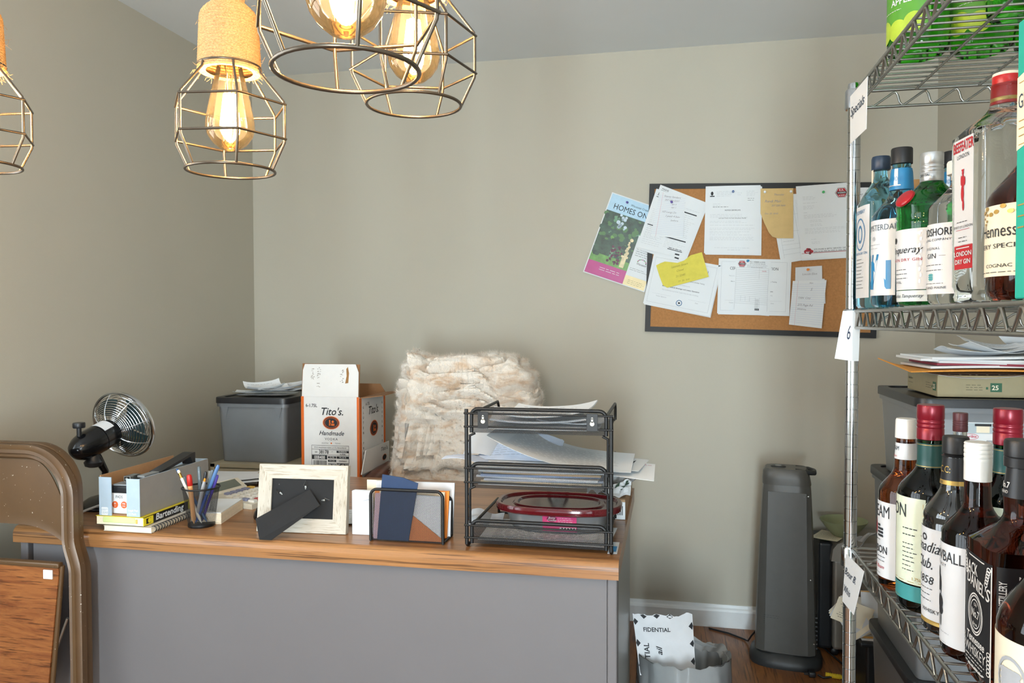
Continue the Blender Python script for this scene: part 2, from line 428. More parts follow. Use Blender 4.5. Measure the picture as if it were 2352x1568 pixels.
b = B(o); b.rbox(DX1 - .013, DX1 - .0095, 1.74, 1.80, .60, .70, .0015); obj('cable_hole', b, dark, desk)

# ------------------------------------------------------------------ folded chair leaning on the desk front
brown = mat('brown_enamel', '#5c442b', .36, metal=.15, var=.08, specks=('#cfc8bd', 190, .735), vs=14)
seat_wood = wood('chair_veneer', '#743f1f', '#9c6234', '#44220f', (4, 4, 26), .32, (14, 14, 240), figure=2.2, chips=('#d8cdbd', (120, 120, 120), .80))
chY = 1.606
def cp(px, py, dy=0): p = atY(px, py, chY); return V((p.x, p.z))
XR = cp(176, 1120).x; XC = XR - .235
ch = thing('folding_chair', 'brown metal folding chair folded flat against the desk front, wood seat flipped up', 'chair', (XC, chY, 0))
o = ch.location.copy()
def sweep(b, path, prof, y, m=0):
    """channel section swept along a path in the chair's plane (x,z); prof = (in-plane, depth)"""
    vs = []; fs = []; n = len(prof); N = len(path)
    for i, p in enumerate(path):
        a = path[max(i - 1, 0)]; c = path[min(i + 1, N - 1)]; tv = (V(c) - V(a)).normalized(); nr = V((tv.y, -tv.x))
        for q, d in prof: vs.append((p[0] + nr.x * q, y + d, p[1] + nr.y * q))
    for i in range(N - 1):
        for j in range(n): fs.append((i * n + j, i * n + (j + 1) % n, (i + 1) * n + (j + 1) % n, (i + 1) * n + j))
    fs += [tuple(range(n))[::-1], tuple((N - 1) * n + j for j in range(n))]
    b.add(vs, fs, m, True)
def frame_path(dx, ztop, rad, zk, kink):
    pts = [(dx + kink, .0), (dx + kink, zk - .085)]
    for k in range(1, 9):
        u = k / 9; pts.append((dx + kink * (1 - (3 * u * u - 2 * u ** 3)), zk - .085 + .085 * u))
    pts.append((dx, zk)); pts.append((dx, ztop - rad))
    for k in range(1, 13):
        a = PI / 2 * k / 12; pts.append((dx - rad * 1.05 * (1 - math.cos(a)), ztop - rad + rad * math.sin(a)))
    return pts
ztop = cp(60, 1024).y; zk = cp(170, 1232).y
def full(path): return path + [(2 * XC - x, z) for x, z in reversed(path)]
P1 = full(frame_path(XR - .0165, ztop - .012, .105, zk, .018))
chan = [(-.0165, .004), (-.0165, -.012), (-.011, -.019), (-.006, -.016), (-.002, -.021), (.006, -.021), (.009, -.016), (.0165, -.012), (.0165, .004)]
b = B(o); sweep(b, P1, chan, chY); obj('front_frame', b, brown, ch)
P2 = full(frame_path(XR - .022, ztop - .004, .10, zk - .004, .0195)); P2 = [(x + (.004 if x > XC else -.004), z) for x, z in P2]
b = B(o); sweep(b, P2, [(-.011, -.01), (.011, -.01), (.013, 0), (.011, .012), (-.011, .012)], chY + .016); obj('rear_leg_frame', b, brown, ch)
# back panel with an arched lower edge
def arch(x):
    u = min(1, abs(x - XC) / (XR - .033 - XC)); z0 = cp(0, 1198).y; z1 = cp(136, 1238).y; zz = z0 + (z1 - z0) * max(0, (u - .42) / .58) ** 2.2
    return zz
def bp(u, v):
    x = XC + (u * 2 - 1) * (XR - .033 - XC); q = abs(u * 2 - 1); zt = ztop - .03 - .09 * max(0, (q - .55) / .45) ** 2.4
    z = arch(x) + (zt - arch(x)) * v; return (x, chY - .010 + .004 * math.cos((u - .5) * PI) - .003 * math.exp(-((v - .02) / .03) ** 2), z)
obj('backrest', B(o).sheet(48, 14, bp, .0025), brown, ch)
zs0 = cp(80, 1281).y
def sp(px, py): return cp(px, py)
xs1 = cp(154, 1290).x; xs2 = cp(128, 1568).x; zlow = .36
xb = xs1 + (xs2 - xs1) * (zs0 - zlow) / (zs0 - cp(128, 1568).y)
poly = [(2 * XC - xb, zlow), (xb, zlow), (xs1 - .002, zs0 - .022), (xs1 - .004, zs0 - .012), (2 * XC - xs1 + .004, zs0 - .012), (2 * XC - xs1 + .002, zs0 - .022)]
MF = Matrix(((1, 0, 0, 0), (0, 0, -1, chY - .012), (0, 1, 0, 0), (0, 0, 0, 1)))
obj('seat', B(o).prism(poly, .012, 0, MF), seat_wood, ch)
b = B(o); b.rbox(2 * XC - xs1, xs1, chY - .028, chY - .01, zs0 - .013, zs0, .004)
b.tube([(xs1 + .001, chY - .016, zs0 - .008), (xb + .006, chY - .016, zlow)], .006, 8); b.tube([(2 * XC - xs1 - .001, chY - .016, zs0 - .008), (2 * XC - xb - .006, chY - .016, zlow)], .006, 8)
obj('seat_rim', b, brown, ch)
c0 = sp(119, 1300); c1 = sp(140, 1322)
obj('tape_patch', B(o).rbox(c0.x, c1.x, chY - .0275, chY - .024, c1.y, c0.y, .001), white_plastic, ch)
b = B(o); b.box(XR + .001, XR + .004, chY - .012, chY + .01, .50, .56); b.tube([(XR - .06, chY - .01, .47), (XR - .02, chY - .012, .56)], .004, 6); obj('hinge_bracket', b, steel_wire, ch)

# ------------------------------------------------------------------ pendant lamps
rope_m, _nt, _bs, _N, _L = base_nodes('jute_rope')
_w = _N('ShaderNodeTexWave'); _w.wave_type = 'BANDS'; _w.bands_direction = 'Z'; _w.inputs['Scale'].default_value = 70; _w.inputs['Distortion'].default_value = .6; _w.inputs['Detail'].default_value = 3
_L(coords(_nt), _w.inputs['Vector']); _f = tex(_nt, coords(_nt, (1, 1, 2.5)), 420, 3)
_mx = _N('ShaderNodeMath'); _mx.operation = 'MULTIPLY'; _L(_w.outputs[1], _mx.inputs[0]); _L(_f, _mx.inputs[1])
_L(ramp_mix(_nt, _f, lin('#a97f4c'), lin('#dcb987'), .3, .7), _bs.inputs['Base Color']); _bs.inputs['Roughness'].default_value = .9
bump(_nt, _bs, _f, .9, .002)
cage_m = mat('dark_bronze_wire', '#62584c', .33, .85, var=.1)
fil_m = emit('glowing_filament', '#ffcf8c', 560.0)
bulb_m = film('bulb_glass', '#fff0d2', .012, .05, .6)
brass = mat('brass', '#b08a4a', .3, 1.0)
def pendant(label, ring, zr, rot, first=None):
    """ring = centre of the cage's lower ring"""
    t = thing('pendant_lamp', label, 'lamp', (ring.x, ring.y, ring.z), rot, 'rope pendant lamps with wire cages')
    R, zt = .075, .138
    A = [2 * PI * k / 6 for k in range(6)]
    b = B(); wr = .0017
    b.tube([(.0575 * math.cos(q * PI / 20), .0575 * math.sin(q * PI / 20), 0) for q in range(40)], wr * 1.15, 8, True)
    b.tube([(.040 * math.cos(q * PI / 20), .040 * math.sin(q * PI / 20), zt) for q in range(40)], wr, 8, True)
    for zz, rr in ((.041, R + .0015), (.087, R + .0015)):
        b.tube([(rr * math.cos(a), rr * math.sin(a), zz) for a in A], wr, 6, True)
    for a in A:
        c, q = math.cos(a), math.sin(a); pr = [(.0575, 0), (.0745, .036), (R, .042), (R, .086), (.0738, .091), (.042, zt - .008), (.040, zt)]
        b.tube([(r * c, r * q, z) for r, z in pr], wr, 6)
    obj('wire_cage', b, cage_m, t)
    h0, h1 = .131, .218
    b = B()
    n = 22; pr = []
    for k in range(n + 1):
        u = k / n; z = h0 + (h1 - h0) * u; r = .041 - .004 * u - (.012 * ((u - .78) / .22) ** 2 if u > .78 else 0); pr += [(r - .0014, z), (r + .0004, z + (h1 - h0) / n * .5)]
    b.lathe([(.030, h0 + .001)] + pr + [(.012, h1 + .004)], 40, cap=False); rr = random.Random(int(ring.x * 1000) & 255)
    for k in range(90):
        a = rr.uniform(0, 2 * PI); z = rr.choice((h0, rr.uniform(h0, h1))); r = .040 - .004 * (z - h0) / (h1 - h0); d = rr.uniform(.003, .011); a2 = a + rr.uniform(-.15, .15)
        b.tube([(r * math.cos(a), r * math.sin(a), z), ((r + d * .6) * math.cos(a2), (r + d * .6) * math.sin(a2), z + rr.uniform(-.006, .004)), ((r + d) * math.cos(a2), (r + d) * math.sin(a2), z + rr.uniform(-.01, .006))], .00022, 4)
    obj('rope_socket_cover', b, rope_m, t)
    b = B(); top = H - ring.z
    for ph in (0, 2 * PI / 3, 4 * PI / 3):
        b.tube([(.0062 * math.cos(ph + z * 190), .0062 * math.sin(ph + z * 190), h1 - .006 + z) for z in [k * .006 for k in range(int((top - h1) / .006))]], .0075, 8)
    b.lathe([(.019, h1 + .002), (.021, h1 + .012), (.016, h1 + .022), (.013, h1 + .02)], 18, cap=False)
    obj('rope', b, rope_m, t)
    obj('canopy', B().lathe([(.012, top - .05), (.05, top - .02), (.055, top - .0005)], 32), cage_m, t)
    # ST64 bulb, tip down
    b = B(); b.lathe([(.0005, .026), (.006, .0265), (.013, .029), (.022, .036), (.029, .046), (.032, .056), (.0315, .066), (.029, .08), (.025, .10), (.0205, .12), (.0165, .138), (.015, .15)], 32, cap=False)
    bulb = obj('bulb', b, bulb_m, t)
    b = B().lathe([(.013, .142), (.0135, .165), (.011, .175)], 20, m=0); obj('bulb_cap', b, brass, bulb)
    f = B()
    for k in range(8):  # rods multiplied and thickened to stand in for the bulb's bloom
        a = k * PI / 4 + .3; f.tube([(.0065 * math.cos(a), .0065 * math.sin(a), .102), (.0115 * math.cos(a), .0115 * math.sin(a), .060)], .0020, 6)
    obj('filament', f, fil_m, bulb)
    b = B(); b.lathe([(.008, .142), (.004, .128), (.0035, .108), (.0005, .104)], 12); b.tube([(0, 0, .056), (0, 0, .106)], .0006, 5)
    obj('glass_stem', b, bulb_m, bulb)
    return t
def D(px, py, a): return CAM + ray(px, py) * a
pendant('caged pendant lamp with its whole rope cover in view, hanging before the left corner', D(530, 392, 1.05), 0, .14)
pendant('caged pendant lamp hanging behind the nearest one, its open ring against the back wall', D(951, 241, .955), 0, .32)
pendant('nearest and largest-looking pendant lamp, cut off by the top of the picture', D(796, 163, .62), 0, .02)
pendant('pendant lamp half cut off by the left edge of the picture', D(-62, 380, 1.06), 0, .10)

# ------------------------------------------------------------------ things on the desk, left to right
# desk fan seen from behind
fan = thing('desk_fan', 'small chrome and black desk fan seen from behind, on the left end of the desk', 'fan', (-1.536, 1.877, DZ))
o = fan.location.copy(); gloss_black = mat('gloss_black', '#101114', .16, var=.1)
b = B(o); b.lathe([(.066, 0), (.068, .004), (.067, .009), (.056, .019), (.042, .028), (.024, .033), (.012, .036)], 40, M=T(o) @ Matrix.Diagonal((1.0, .9, 1, 1)).to_4x4())
obj('base', b, gloss_black, fan)
ax = V((.05, .96, .27)).normalized(); c0 = V((-1.530, 1.935, .972)); FR = frame(c0, ax.cross(V((0, 0, 1))), V((0, 0, 1)))
FR = Matrix((ax.cross(V((0, 0, 1))).normalized(), (ax.cross(V((0, 0, 1))).normalized()).cross(ax), ax)).transposed().to_4x4(); FR.translation = c0     # z = blowing direction
pv = c0 - ax * .115
b = B(o); b.tube([o + V((0, 0, .03)), o + V((.0, .0, .075)), o + V((.002, .0, .10)), pv + V((.006, .02, -.045)), pv + V((0, .01, -.03))], [.011, .009, .009, .012, .016], 14); obj('stem', b, gloss_black, fan)
b = B(o); b.lathe([(.0005, -.182), (.012, -.178), (.024, -.168), (.033, -.152), (.0375, -.132), (.039, -.11), (.039, -.092), (.0375, -.0915), (.0375, -.09), (.039, -.0895), (.0385, -.05), (.036, -.038), (.028, -.034)], 36, M=FR)
obj('motor_housing', b, gloss_black, fan)
kb = FR @ V((0, .033, -.145)); b = B(o); b.lathe([(.006, 0), (.006, .022), (.0145, .023), (.0155, .026), (.0155, .034), (.0145, .037), (.005, .037)], 20, M=T(kb + V((0, 0, .0)))); obj('knob', b, black_plastic, fan)
b = B(o); b.lathe([(.012, 0), (.021, .004), (.024, .014), (.018, .022), (.014, .036)], 20, M=T(pv + V((.012, -.004, -.064)))); obj('tilt_joint', b, black_plastic, fan)
b = B(o)
R_ = .04
b.sheet(8, 3, lambda u, v: FR @ V(((R_ - .0008) * math.cos(math.radians(40 + 65 * u)), (R_ - .0008) * math.sin(math.radians(40 + 65 * u)), -.087 + .034 * v)), .0004)
obj('rating_sticker', b, paper2, fan)
b = B(o)
def ringp(r, z, n=48): return [FR @ V((r * math.cos(2 * PI * k / n), r * math.sin(2 * PI * k / n), z)) for k in range(n)]
for k in range(13):
    u = k / 12; r = .036 + .058 * u; z = -.036 + .05 * u ** 2.2; b.tube(ringp(r, z), .0011, 5, True)
for k in range(8):
    a = 2 * PI * k / 8 + .2
    b.tube([FR @ V(((.030 + .066 * u) * math.cos(a), (.030 + .066 * u) * math.sin(a), -.039 + .052 * u ** 2.2)) for u in [q / 6 for q in range(7)]], .0014, 5)
obj('rear_grille', b, chrome, fan)
b = B(o)
for k in range(12):
    r = .012 + .083 * k / 11; b.tube(ringp(r, .044 - .028 * (k / 11) ** 2.2), .0010, 5, True)
for k in range(8):
    a = 2 * PI * k / 8
    b.tube([FR @ V(((.012 + .083 * u) * math.cos(a), (.012 + .083 * u) * math.sin(a), .045 - .028 * u ** 2.2)) for u in [q / 6 for q in range(7)]], .0012, 5)
b.lathe([(.0005, .046), (.013, .045), (.015, .042), (.0005, .041)], 20, M=FR)
obj('front_grille', b, chrome, fan)
b = B(o); b.lathe([(.0945, .008), (.0985, .008), (.100, .013), (.0985, .019), (.0945, .019)], 56, M=FR, closed=True); obj('rim', b, chrome, fan)
b = B(o); b.lathe([(.013, -.014), (.014, .006), (.006, .012)], 20, M=FR)
for k in range(4):
    a = PI / 2 * k + .5
    def bl(u, v, a=a):
        r = .012 + .072 * u; th = a + (v - .5) * (.9 + .5 * u) ; return FR @ V((r * math.cos(th), r * math.sin(th), .002 + (v - .5) * .026 * (1 - .4 * u)))
    b.sheet(8, 8, bl, .0012)
obj('blades', b, mat('teal_black_blade', '#27383a', .3), fan)
b = B(o); p0 = V((-1.545, 1.815, DZ + .0035))
b.tube([o + V((.03, -.03, .02)), V((-1.512, 1.775, DZ + .016)), V((-1.528, 1.735, DZ + .006)), V((-1.55, 1.70, DZ + .0035)), V((-1.565, 1.69, DZ + .0035))], .0032, 6); obj('cord', b, mat('grey_cord', '#a9a7a4', .5), fan)

# spiral notebook, book and legal pad box stacked
nb = thing('spiral_notebook', 'white spiral notebook lying under the yellow and black book', 'notebook', (-1.315, 1.76, DZ))
o = nb.location.copy()
nbr = -1.235
obj('pages', B(o).box(-1.365, nbr, 1.664, 1.86, DZ + .0018, DZ + .0115), cream, nb)
obj('cover', B(o).box(-1.366, nbr + .001, 1.663, 1.861, DZ, DZ + .0016).box(-1.366, nbr + .001, 1.663, 1.861, DZ + .0117, DZ + .013), mat('notebook_card', '#cfc9bd', .6), nb)
b = B(o)
for k in range(17):
    yy = 1.675 + k * .0108
    for dd in (0, .0028): b.tube([(nbr - .002 + .0078 * math.cos(a), yy + dd, DZ + .0073 + .0072 * math.sin(a)) for a in [2 * PI * j / 14 for j in range(14)]], .0007, 5, True)
obj('spiral_binding', b, black_metal, nb)
ZB = DZ + .0135
yellow = mat('book_yellow', '#e3d02a', .4); black_gloss = mat('book_black', '#16161a', .35)
bk = thing('paperback_book', 'yellow and black paperback under the legal pad box, spine to the right', 'book', (-1.325, 1.77, ZB))
o = bk.location.copy(); bx0, bx1, by0, by1 = -1.392, -1.258, 1.668, 1.872
obj('page_block', B(o).box(bx0 + .002, bx1 - .002, by0 + .001, by1 - .002, ZB + .0008, ZB + .0205), mat('page_edges', '#e8dfc2', .8, var=.08, vs=200), bk)
b = B(o); b.box(bx0, bx1, by0, by1, ZB, ZB + .0008).box(bx0, bx1, by0, by1, ZB + .0205, ZB + .0215, 1)
sm = Matrix(((0, 0, 1, bx1), (1, 0, 0, by0), (0, 1, 0, ZB), (0, 0, 0, 1)))            # spine plane: x->Y, y->Z
b.box(bx1 - .002, bx1, by0, by0 + .036, ZB, ZB + .0215, 1).box(bx1 - .002, bx1, by0 + .036, by1 - .026, ZB, ZB + .0215, 0).box(bx1 - .002, bx1, by1 - .026, by1, ZB, ZB + .0215, 1)
b.text('Bartending', .0225, .044, .0055, .0004, 2, sm, 'LEFT', .12, .03, 1.15)
b.rect(.009, .026, .004, .017, .0003, 0, sm); b.disc(.006, .021, .011, .0005, 1, sm)
obj('cover', b, [black_gloss, yellow, paper], bk)
b = B(o); b.rbox(-1.372, -1.283, by0 - .0012, by0 + .004, ZB + .006, ZB + .0195, .002, 0, seg=2); b.rbox(-1.281, -1.276, by0 - .001, by0 + .003, ZB + .006, ZB + .0165, .001, 1)
obj('page_flags', b, [mat('flag_green', '#cfdf9a', .6), mat('flag_orange', '#e2b45c', .6)], bk)
ZP = ZB + .022
blue_card = mat('pale_blue_card', '#a9bccb', .6, var=.04); grey_card = mat('grey_printed_card', '#8c8985', .65, var=.04); kraft = mat('kraft_card', '#a97f57', .75, var=.06, vs=60)
px0, px1, py0, py1, ph = -1.483, -1.363, 1.79, 2.10, .108
pb = thing('card_box', 'open pale blue and grey cardboard box of legal pads standing on the book', 'box', ((px0 + px1) / 2, 1.94, ZP))
o = pb.location.copy()
def wallpanel(name, x0_, x1_, y0_, y1_, z0_, z1_, outer, inner, axis):
    b = B(o); b.box(x0_, x1_, y0_, y1_, z0_, z1_, 0)
    for i in range(6):
        pass
    for fi, f in enumerate(b.f):
        c = sum((V(b.v[k]) for k in f), V()) / 4 + o
        if (axis == 'x-' and abs(c.x - x0_) < 1e-5) or (axis == 'x+' and abs(c.x - x1_) < 1e-5) or (axis == 'y-' and abs(c.y - y0_) < 1e-5) or (axis == 'y+' and abs(c.y - y1_) < 1e-5): b.m[fi] = 1
    return b
h2 = .003
obj('side_wall', wallpanel('l', px0, px0 + h2, py0, py1, ZP, ZP + ph - .002, 0, 1, 'x-'), [kraft, grey_card], pb)
obj('side_wall', wallpanel('r', px1 - h2, px1, py0, py1, ZP, ZP + ph - .008, 0, 1, 'x+'), [blue_card, grey_card], pb)
obj('back_wall', wallpanel('b', px0 + h2, px1 - h2, py1 - h2, py1, ZP, ZP + ph - .008, 0, 1, 'y+'), [blue_card, grey_card], pb)
obj('bottom', B(o).box(px0 + h2, px1 - h2, py0, py1 - h2, ZP, ZP + .002), kraft, pb)
fm = Matrix(((1, 0, 0, 0), (0, 0, -1, py0), (0, 1, 0, ZP), (0, 0, 0, 1)))
b = B(o); b.box(px0 - .001, px0 + .036, py0 - .0025, py0, ZP, ZP + ph - .006)
b.add(*(lambda q: ([v for v in q.v], q.f))(B().rbox(px0 + .006, px0 + .026, .001, .022, 0, .0006, .003, vert=True)), 1, False, fm @ T((0, 0, .0026)))
b.text('pen+', .0095, px0 + .016, .0135, .0036, 0, fm); b.text('GEAR', .0085, px0 + .016, .005, .0036, 0, fm)
obj('front_flap', b, [blue_card, paper], pb)
b = B(o); b.box(px1 - .038, px1 + .001, py0 - .0025, py0, ZP, ZP + ph - .008)
b.text('Legal Pad', .0078, px1 - .034, .014, .0027, 1, fm, 'LEFT', bold=.02); b.text('12 Pack', .0078, px1 - .034, .0045, .0027, 1, fm, 'LEFT', bold=.02)
obj('front_flap', b, [blue_card, paper], pb)
pk = thing('notepad_pack', 'white notepad pack with orange dots inside the grey cardboard box', 'notepad', (-1.43, 1.82, ZP + .0022))
o = pk.location.copy(); orange = mat('orange_print', '#e5682d', .5)
b = B(o); b.rbox(px0 + .012, px1 - .010, py0 + .012, py0 + .05, ZP + .0025, ZP + .057, .002, 0)
b.text('PADS', .0105, px0 + .038, .044, -.0115, 1, fm, 'LEFT', sx=.85)
for i, xx in enumerate((px0 + .036, px0 + .063)):
    b.disc(.0095, xx, .0265, -.0115, 2, fm, 36, star=.05); b.text(('50', 'PER')[i], .006, xx, .0275, -.011, 3, fm, bold=.02); b.text(('ct', 'PAD')[i], .005, xx, .0215, -.011, 3, fm, bold=.02)
obj('carton', b, [paper, ink, orange, paper2], pk)
b = B(o); b.rbox(px0 + .011, px1 - .009, py0 + .012, py0 + .052, ZP + .057, ZP + .076, .004, 0); b.rbox(px0 + .028, px1 - .012, py0 + .014, py0 + .05, ZP + .076, ZP + .081, .002, 1)
obj('lid', b, [black_plastic, mat('grey_plastic', '#83888c', .4)], pk)
hp = thing('hole_punch', 'grey hole punch with a black handle sitting in the cardboard box', 'hole punch', (-1.42, 1.94, ZP + .0022))
o = hp.location.copy(); punch = mat('punch_grey', '#8e9292', .4, .3)
b = B(o); b.box(-1.405, -1.372, py0 + .055, 2.09, ZP + .0024, ZP + .03); b.rbox(-1.407, -1.373, py0 + .06, 2.085, ZP + .03, ZP + .094, .004); obj('body', b, punch, hp)
b = B(o); xq = -1.418
b.box(xq - .008, xq + .012, py0 + .02, py0 + .06, ZP + .086, ZP + .088).box(xq - .008, xq - .006, py0 + .02, py0 + .06, ZP + .088, ZP + .100).box(xq + .010, xq + .012, py0 + .02, py0 + .06, ZP + .088, ZP + .100).box(xq - .008, xq + .012, py0 + .02, py0 + .06, ZP + .100, ZP + .1015)
b.lathe([(.0045, 0), (.0045, .03)], 14, M=T((xq + .002, py0 + .018, ZP + .094)) @ RX(-PI / 2)); b.box(xq - .001, xq + .004, py0 + .03, py0 + .04, ZP + .0825, ZP + .088); obj('punch_head', b, steel_wire, hp)
b = B(o); pts = [(py0 + .10, ZP + .100), (py0 + .25, ZP + .128), (py0 + .262, ZP + .128), (py0 + .262, ZP + .094), (py0 + .25, ZP + .094), (py0 + .24, ZP + .118), (py0 + .10, ZP + .092)]
Mh = Matrix(((0, 0, 1, -1.408), (1, 0, 0, 0), (0, 1, 0, 0), (0, 0, 0, 1))); b.prism(pts, .034, 0, Mh); obj('handle', b, black_plastic, hp)
b = B(o); b.box(-1.40, -1.378, py0 + .04, py0 + .12, ZP + .0955, ZP + .1005); obj('lever', b, punch, hp)

# the box and what is in it stand at the front end of the book
for t_ in (pb, pk, hp):
    t_.location = V((-1.384, 1.674, ZP)) + (t_.location - V((px0, py0, ZP))) * .93; t_.scale = (.93, .93, .93)

# pen cup with pens
cc = atZ(451, 1206, DZ); cc = V((-1.157, 1.752, DZ))
wire_cup = mesh_metal('black_mesh', '#0a0a0b', rough=.6)
cup = thing('pen_cup', 'black wire mesh cup full of pens on the desk', 'pen cup', cc)
b = B(cc); n = 40; vs = []; uv = []
for i, z in enumerate((.006, .097)):
    for k in range(n + 1):
        a = 2 * PI * k / n; r = .0315 + (.0445 - .0315) * i; vs.append(cc + V((r * math.cos(a), r * math.sin(a), z))); uv.append((a * .038, z))
b.add(vs, [(k, k + 1, n + 2 + k, n + 1 + k) for k in range(n)], 0, True, None, uv); obj('mesh_wall', b, wire_cup, cup)
b = B(cc); b.tube([cc + V((.0447 * math.cos(a), .0447 * math.sin(a), .0975)) for a in [2 * PI * k / 40 for k in range(40)]], .0022, 8, True); obj('rim', b, black_metal, cup)
obj('base', B(cc).lathe([(.0318, 0), (.0325, .001), (.0322, .007), (.031, .0075), (.0005, .003)], 40, M=T(cc)), black_metal, cup)
def pen(label, px, py, foot, r, body, capc, caplen=.5, kind='cap', name='pen', cat='pen'):
    top = atY(px, py, cc.y + foot[2]); f = cc + V((foot[0], foot[1], .008)); d = (top - f); L_ = d.length; z = d.normalized()
    x = z.orthogonal().normalized(); Mx = Matrix((x, z.cross(x), z)).transposed().to_4x4(); Mx.translation = f
    t_ = thing(name, label, cat, f, 0, 'pens in the mesh cup'); o_ = V(f)
    if kind == 'cap':
        c = L_ * (1 - caplen)
        obj('barrel', B(o_).lathe([(.0006, 0), (.0016, .004), (r * .82, .012), (r * .86, c)], 16, M=Mx), body, t_)
        b = B(o_).lathe([(r * .9, c - .001), (r, c), (r * .97, L_ - .006), (r * .7, L_ - .001), (.0004, L_)], 16, M=Mx)
        b.add([Mx @ v for v in ()], []); b.box(-.0012, .0012, r * .9, r * .9 + .0022, c + .004, L_ - .006, 0, Mx); obj('cap', b, capc, t_)
    elif kind == 'pencil':
        obj('barrel', B(o_).lathe([(.0004, 0), (.0036, .014), (.0036, L_ - .022)], 6, M=Mx, smooth=False), body, t_)
        obj('ferrule', B(o_).lathe([(.0038, L_ - .022), (.0039, L_ - .018), (.0035, L_ - .017), (.0039, L_ - .013), (.0037, L_ - .008)], 14, M=Mx), brass, t_)
        obj('eraser', B(o_).lathe([(.0035, L_ - .008), (.0036, L_ - .002), (.002, L_)], 14, M=Mx), capc, t_)
    elif kind == 'click':
        obj('barrel', B(o_).lathe([(.0006, 0), (r * .5, .006), (r, .02), (r, L_ - .022), (r * .75, L_ - .008)], 16, M=Mx), body, t_)
        b = B(o_).lathe([(r * .6, L_ - .012), (r * .6, L_ - .002), (.0008, L_)], 14, M=Mx); obj('push_button', b, capc, t_)
    return t_
clear_smoke = film('smoke_plastic', '#8fa0a8', .55, .15, .4)
blue_clear = film('blue_plastic', '#4b86c8', .6, .15, .4)
pen('white pencil with a brass ferrule leaning at the left of the cup', 409, 1079, (.006, -.008, -.016), .0036, mat('pencil_white', '#e9e2d4', .5), mat('eraser_cream', '#ece0cf', .7), kind='pencil', name='pencil', cat='pencil')
pen('translucent blue capped pen behind the white pencil', 406, 1076, (.012, .006, .014), .0042, blue_clear, blue_clear, .3)
pen('stubby grey capped pen beside the red topped marker', 423, 1093, (-.008, .004, .004), .0042, clear_smoke, clear_smoke, .4)
pen('peach highlighter with a red cap at the front of the cup', 434, 1089, (-.010, -.016, -.026), .0068, mat('peach_plastic', '#e0a56c', .4), mat('red_cap', '#b8241d', .35), .22, name='highlighter', cat='highlighter')
pen('tall grey capped pen standing at the back of the cup', 457, 1070, (-.006, .01, .016), .0048, clear_smoke, clear_smoke, .45)
pen('black pen with a clip, right of the tall grey pen', 473, 1082, (-.012, .004, .008), .0044, black_plastic, black_plastic, .4)
pen('silver click pen with an orange button at the cup front', 471, 1098, (-.014, -.004, -.020), .0046, mat('silver_plastic', '#b9bcc0', .35, .4), mat('orange_button', '#e8952c', .4), kind='click')
pen('grey capped pen beside the light blue one', 489, 1078, (-.010, .008, .006), .0048, clear_smoke, clear_smoke, .4)
pen('light blue capped pen leaning out to the right, the tallest on that side', 502, 1067, (-.012, -.006, -.004), .0046, mat('pen_blue', '#2d4f9b', .3), film('light_blue_cap', '#7fb2ec', .8, .2, .5), .5)
pen('dark purple pen behind the light blue capped one', 500, 1090, (-.006, .012, .014), .0040, mat('purple_plastic', '#4b3f8f', .35), mat('violet_cap', '#5a4db0', .35), .4)

# note block, calculator, loose papers, mouse
blk = mat('note_block_pages', '#e9dcc4', .8, var=.08, vs=220)
p = [atZ(508, 1203, DZ), atZ(556, 1170, DZ)]
nbk = thing('note_block', 'block of cream note paper behind the pen cup', 'note block', (p[0] + p[1]) / 2)
o = nbk.location.copy(); dx = (p[1] - p[0]).normalized(); MN = frame(p[0], dx, V((-dx.y, dx.x, 0)))
b = B(o)
for k in range(14):
    z = k * .0021; j = random.uniform(-.0006, .0006); b.box(j, .155 + j, j, .078 + j, z, z + .0019, 0 if k < 13 else 1, MN)
obj('sheets', b, [blk, paper], nbk)
calc_m = mat('calculator_shell', '#cfc9b8', .45)
p0, p1 = atZ(505, 1138, .775), atZ(600, 1148, .775)
calc = thing('calculator', 'cream desktop calculator with rows of keys behind the note block', 'calculator', V((-1.20, 2.02, DZ)), math.radians(-12))
obj('case', B().add(*(lambda q: (q.v, q.f))(B().prism([(-.09, 0), (.10, 0), (.10, .014), (-.052, .022), (-.09, .046)], .15, 0, Matrix(((1, 0, 0, 0), (0, 0, -1, .075), (0, 1, 0, 0), (0, 0, 0, 1))))), 0), calc_m, calc)
kb_ = {}
keycols = [mat('key_white', '#dcdad2', .4), mat('key_blue_grey', '#8389a4', .4), mat('key_red', '#b24a4c', .4), mat('key_amber', '#cda548', .4)]
for r in range(6):
    for c in range(5):
        if (r, c) in ((0, 0),): continue
        km = keycols[2] if (r, c) == (1, 4) else keycols[3] if (r, c) == (5, 0) else keycols[1] if c == 0 or (r, c) in ((0, 3), (2, 0), (4, 0)) else keycols[0]
        xx = -.038 + c * .027; yy = -.058 + r * .0225; zt = .0215 - .008 * (xx + .052) / .152
        obj('key', B().rbox(xx, xx + .021, yy, yy + .016, zt - .003, zt + .006, .002, seg=2), km, calc)
obj('display', B().quad((-.087, -.06, .0445), (-.06, -.06, .0275), (-.06, .06, .0275), (-.087, .06, .0445)), mat('lcd_grey', '#5f665c', .2), calc)
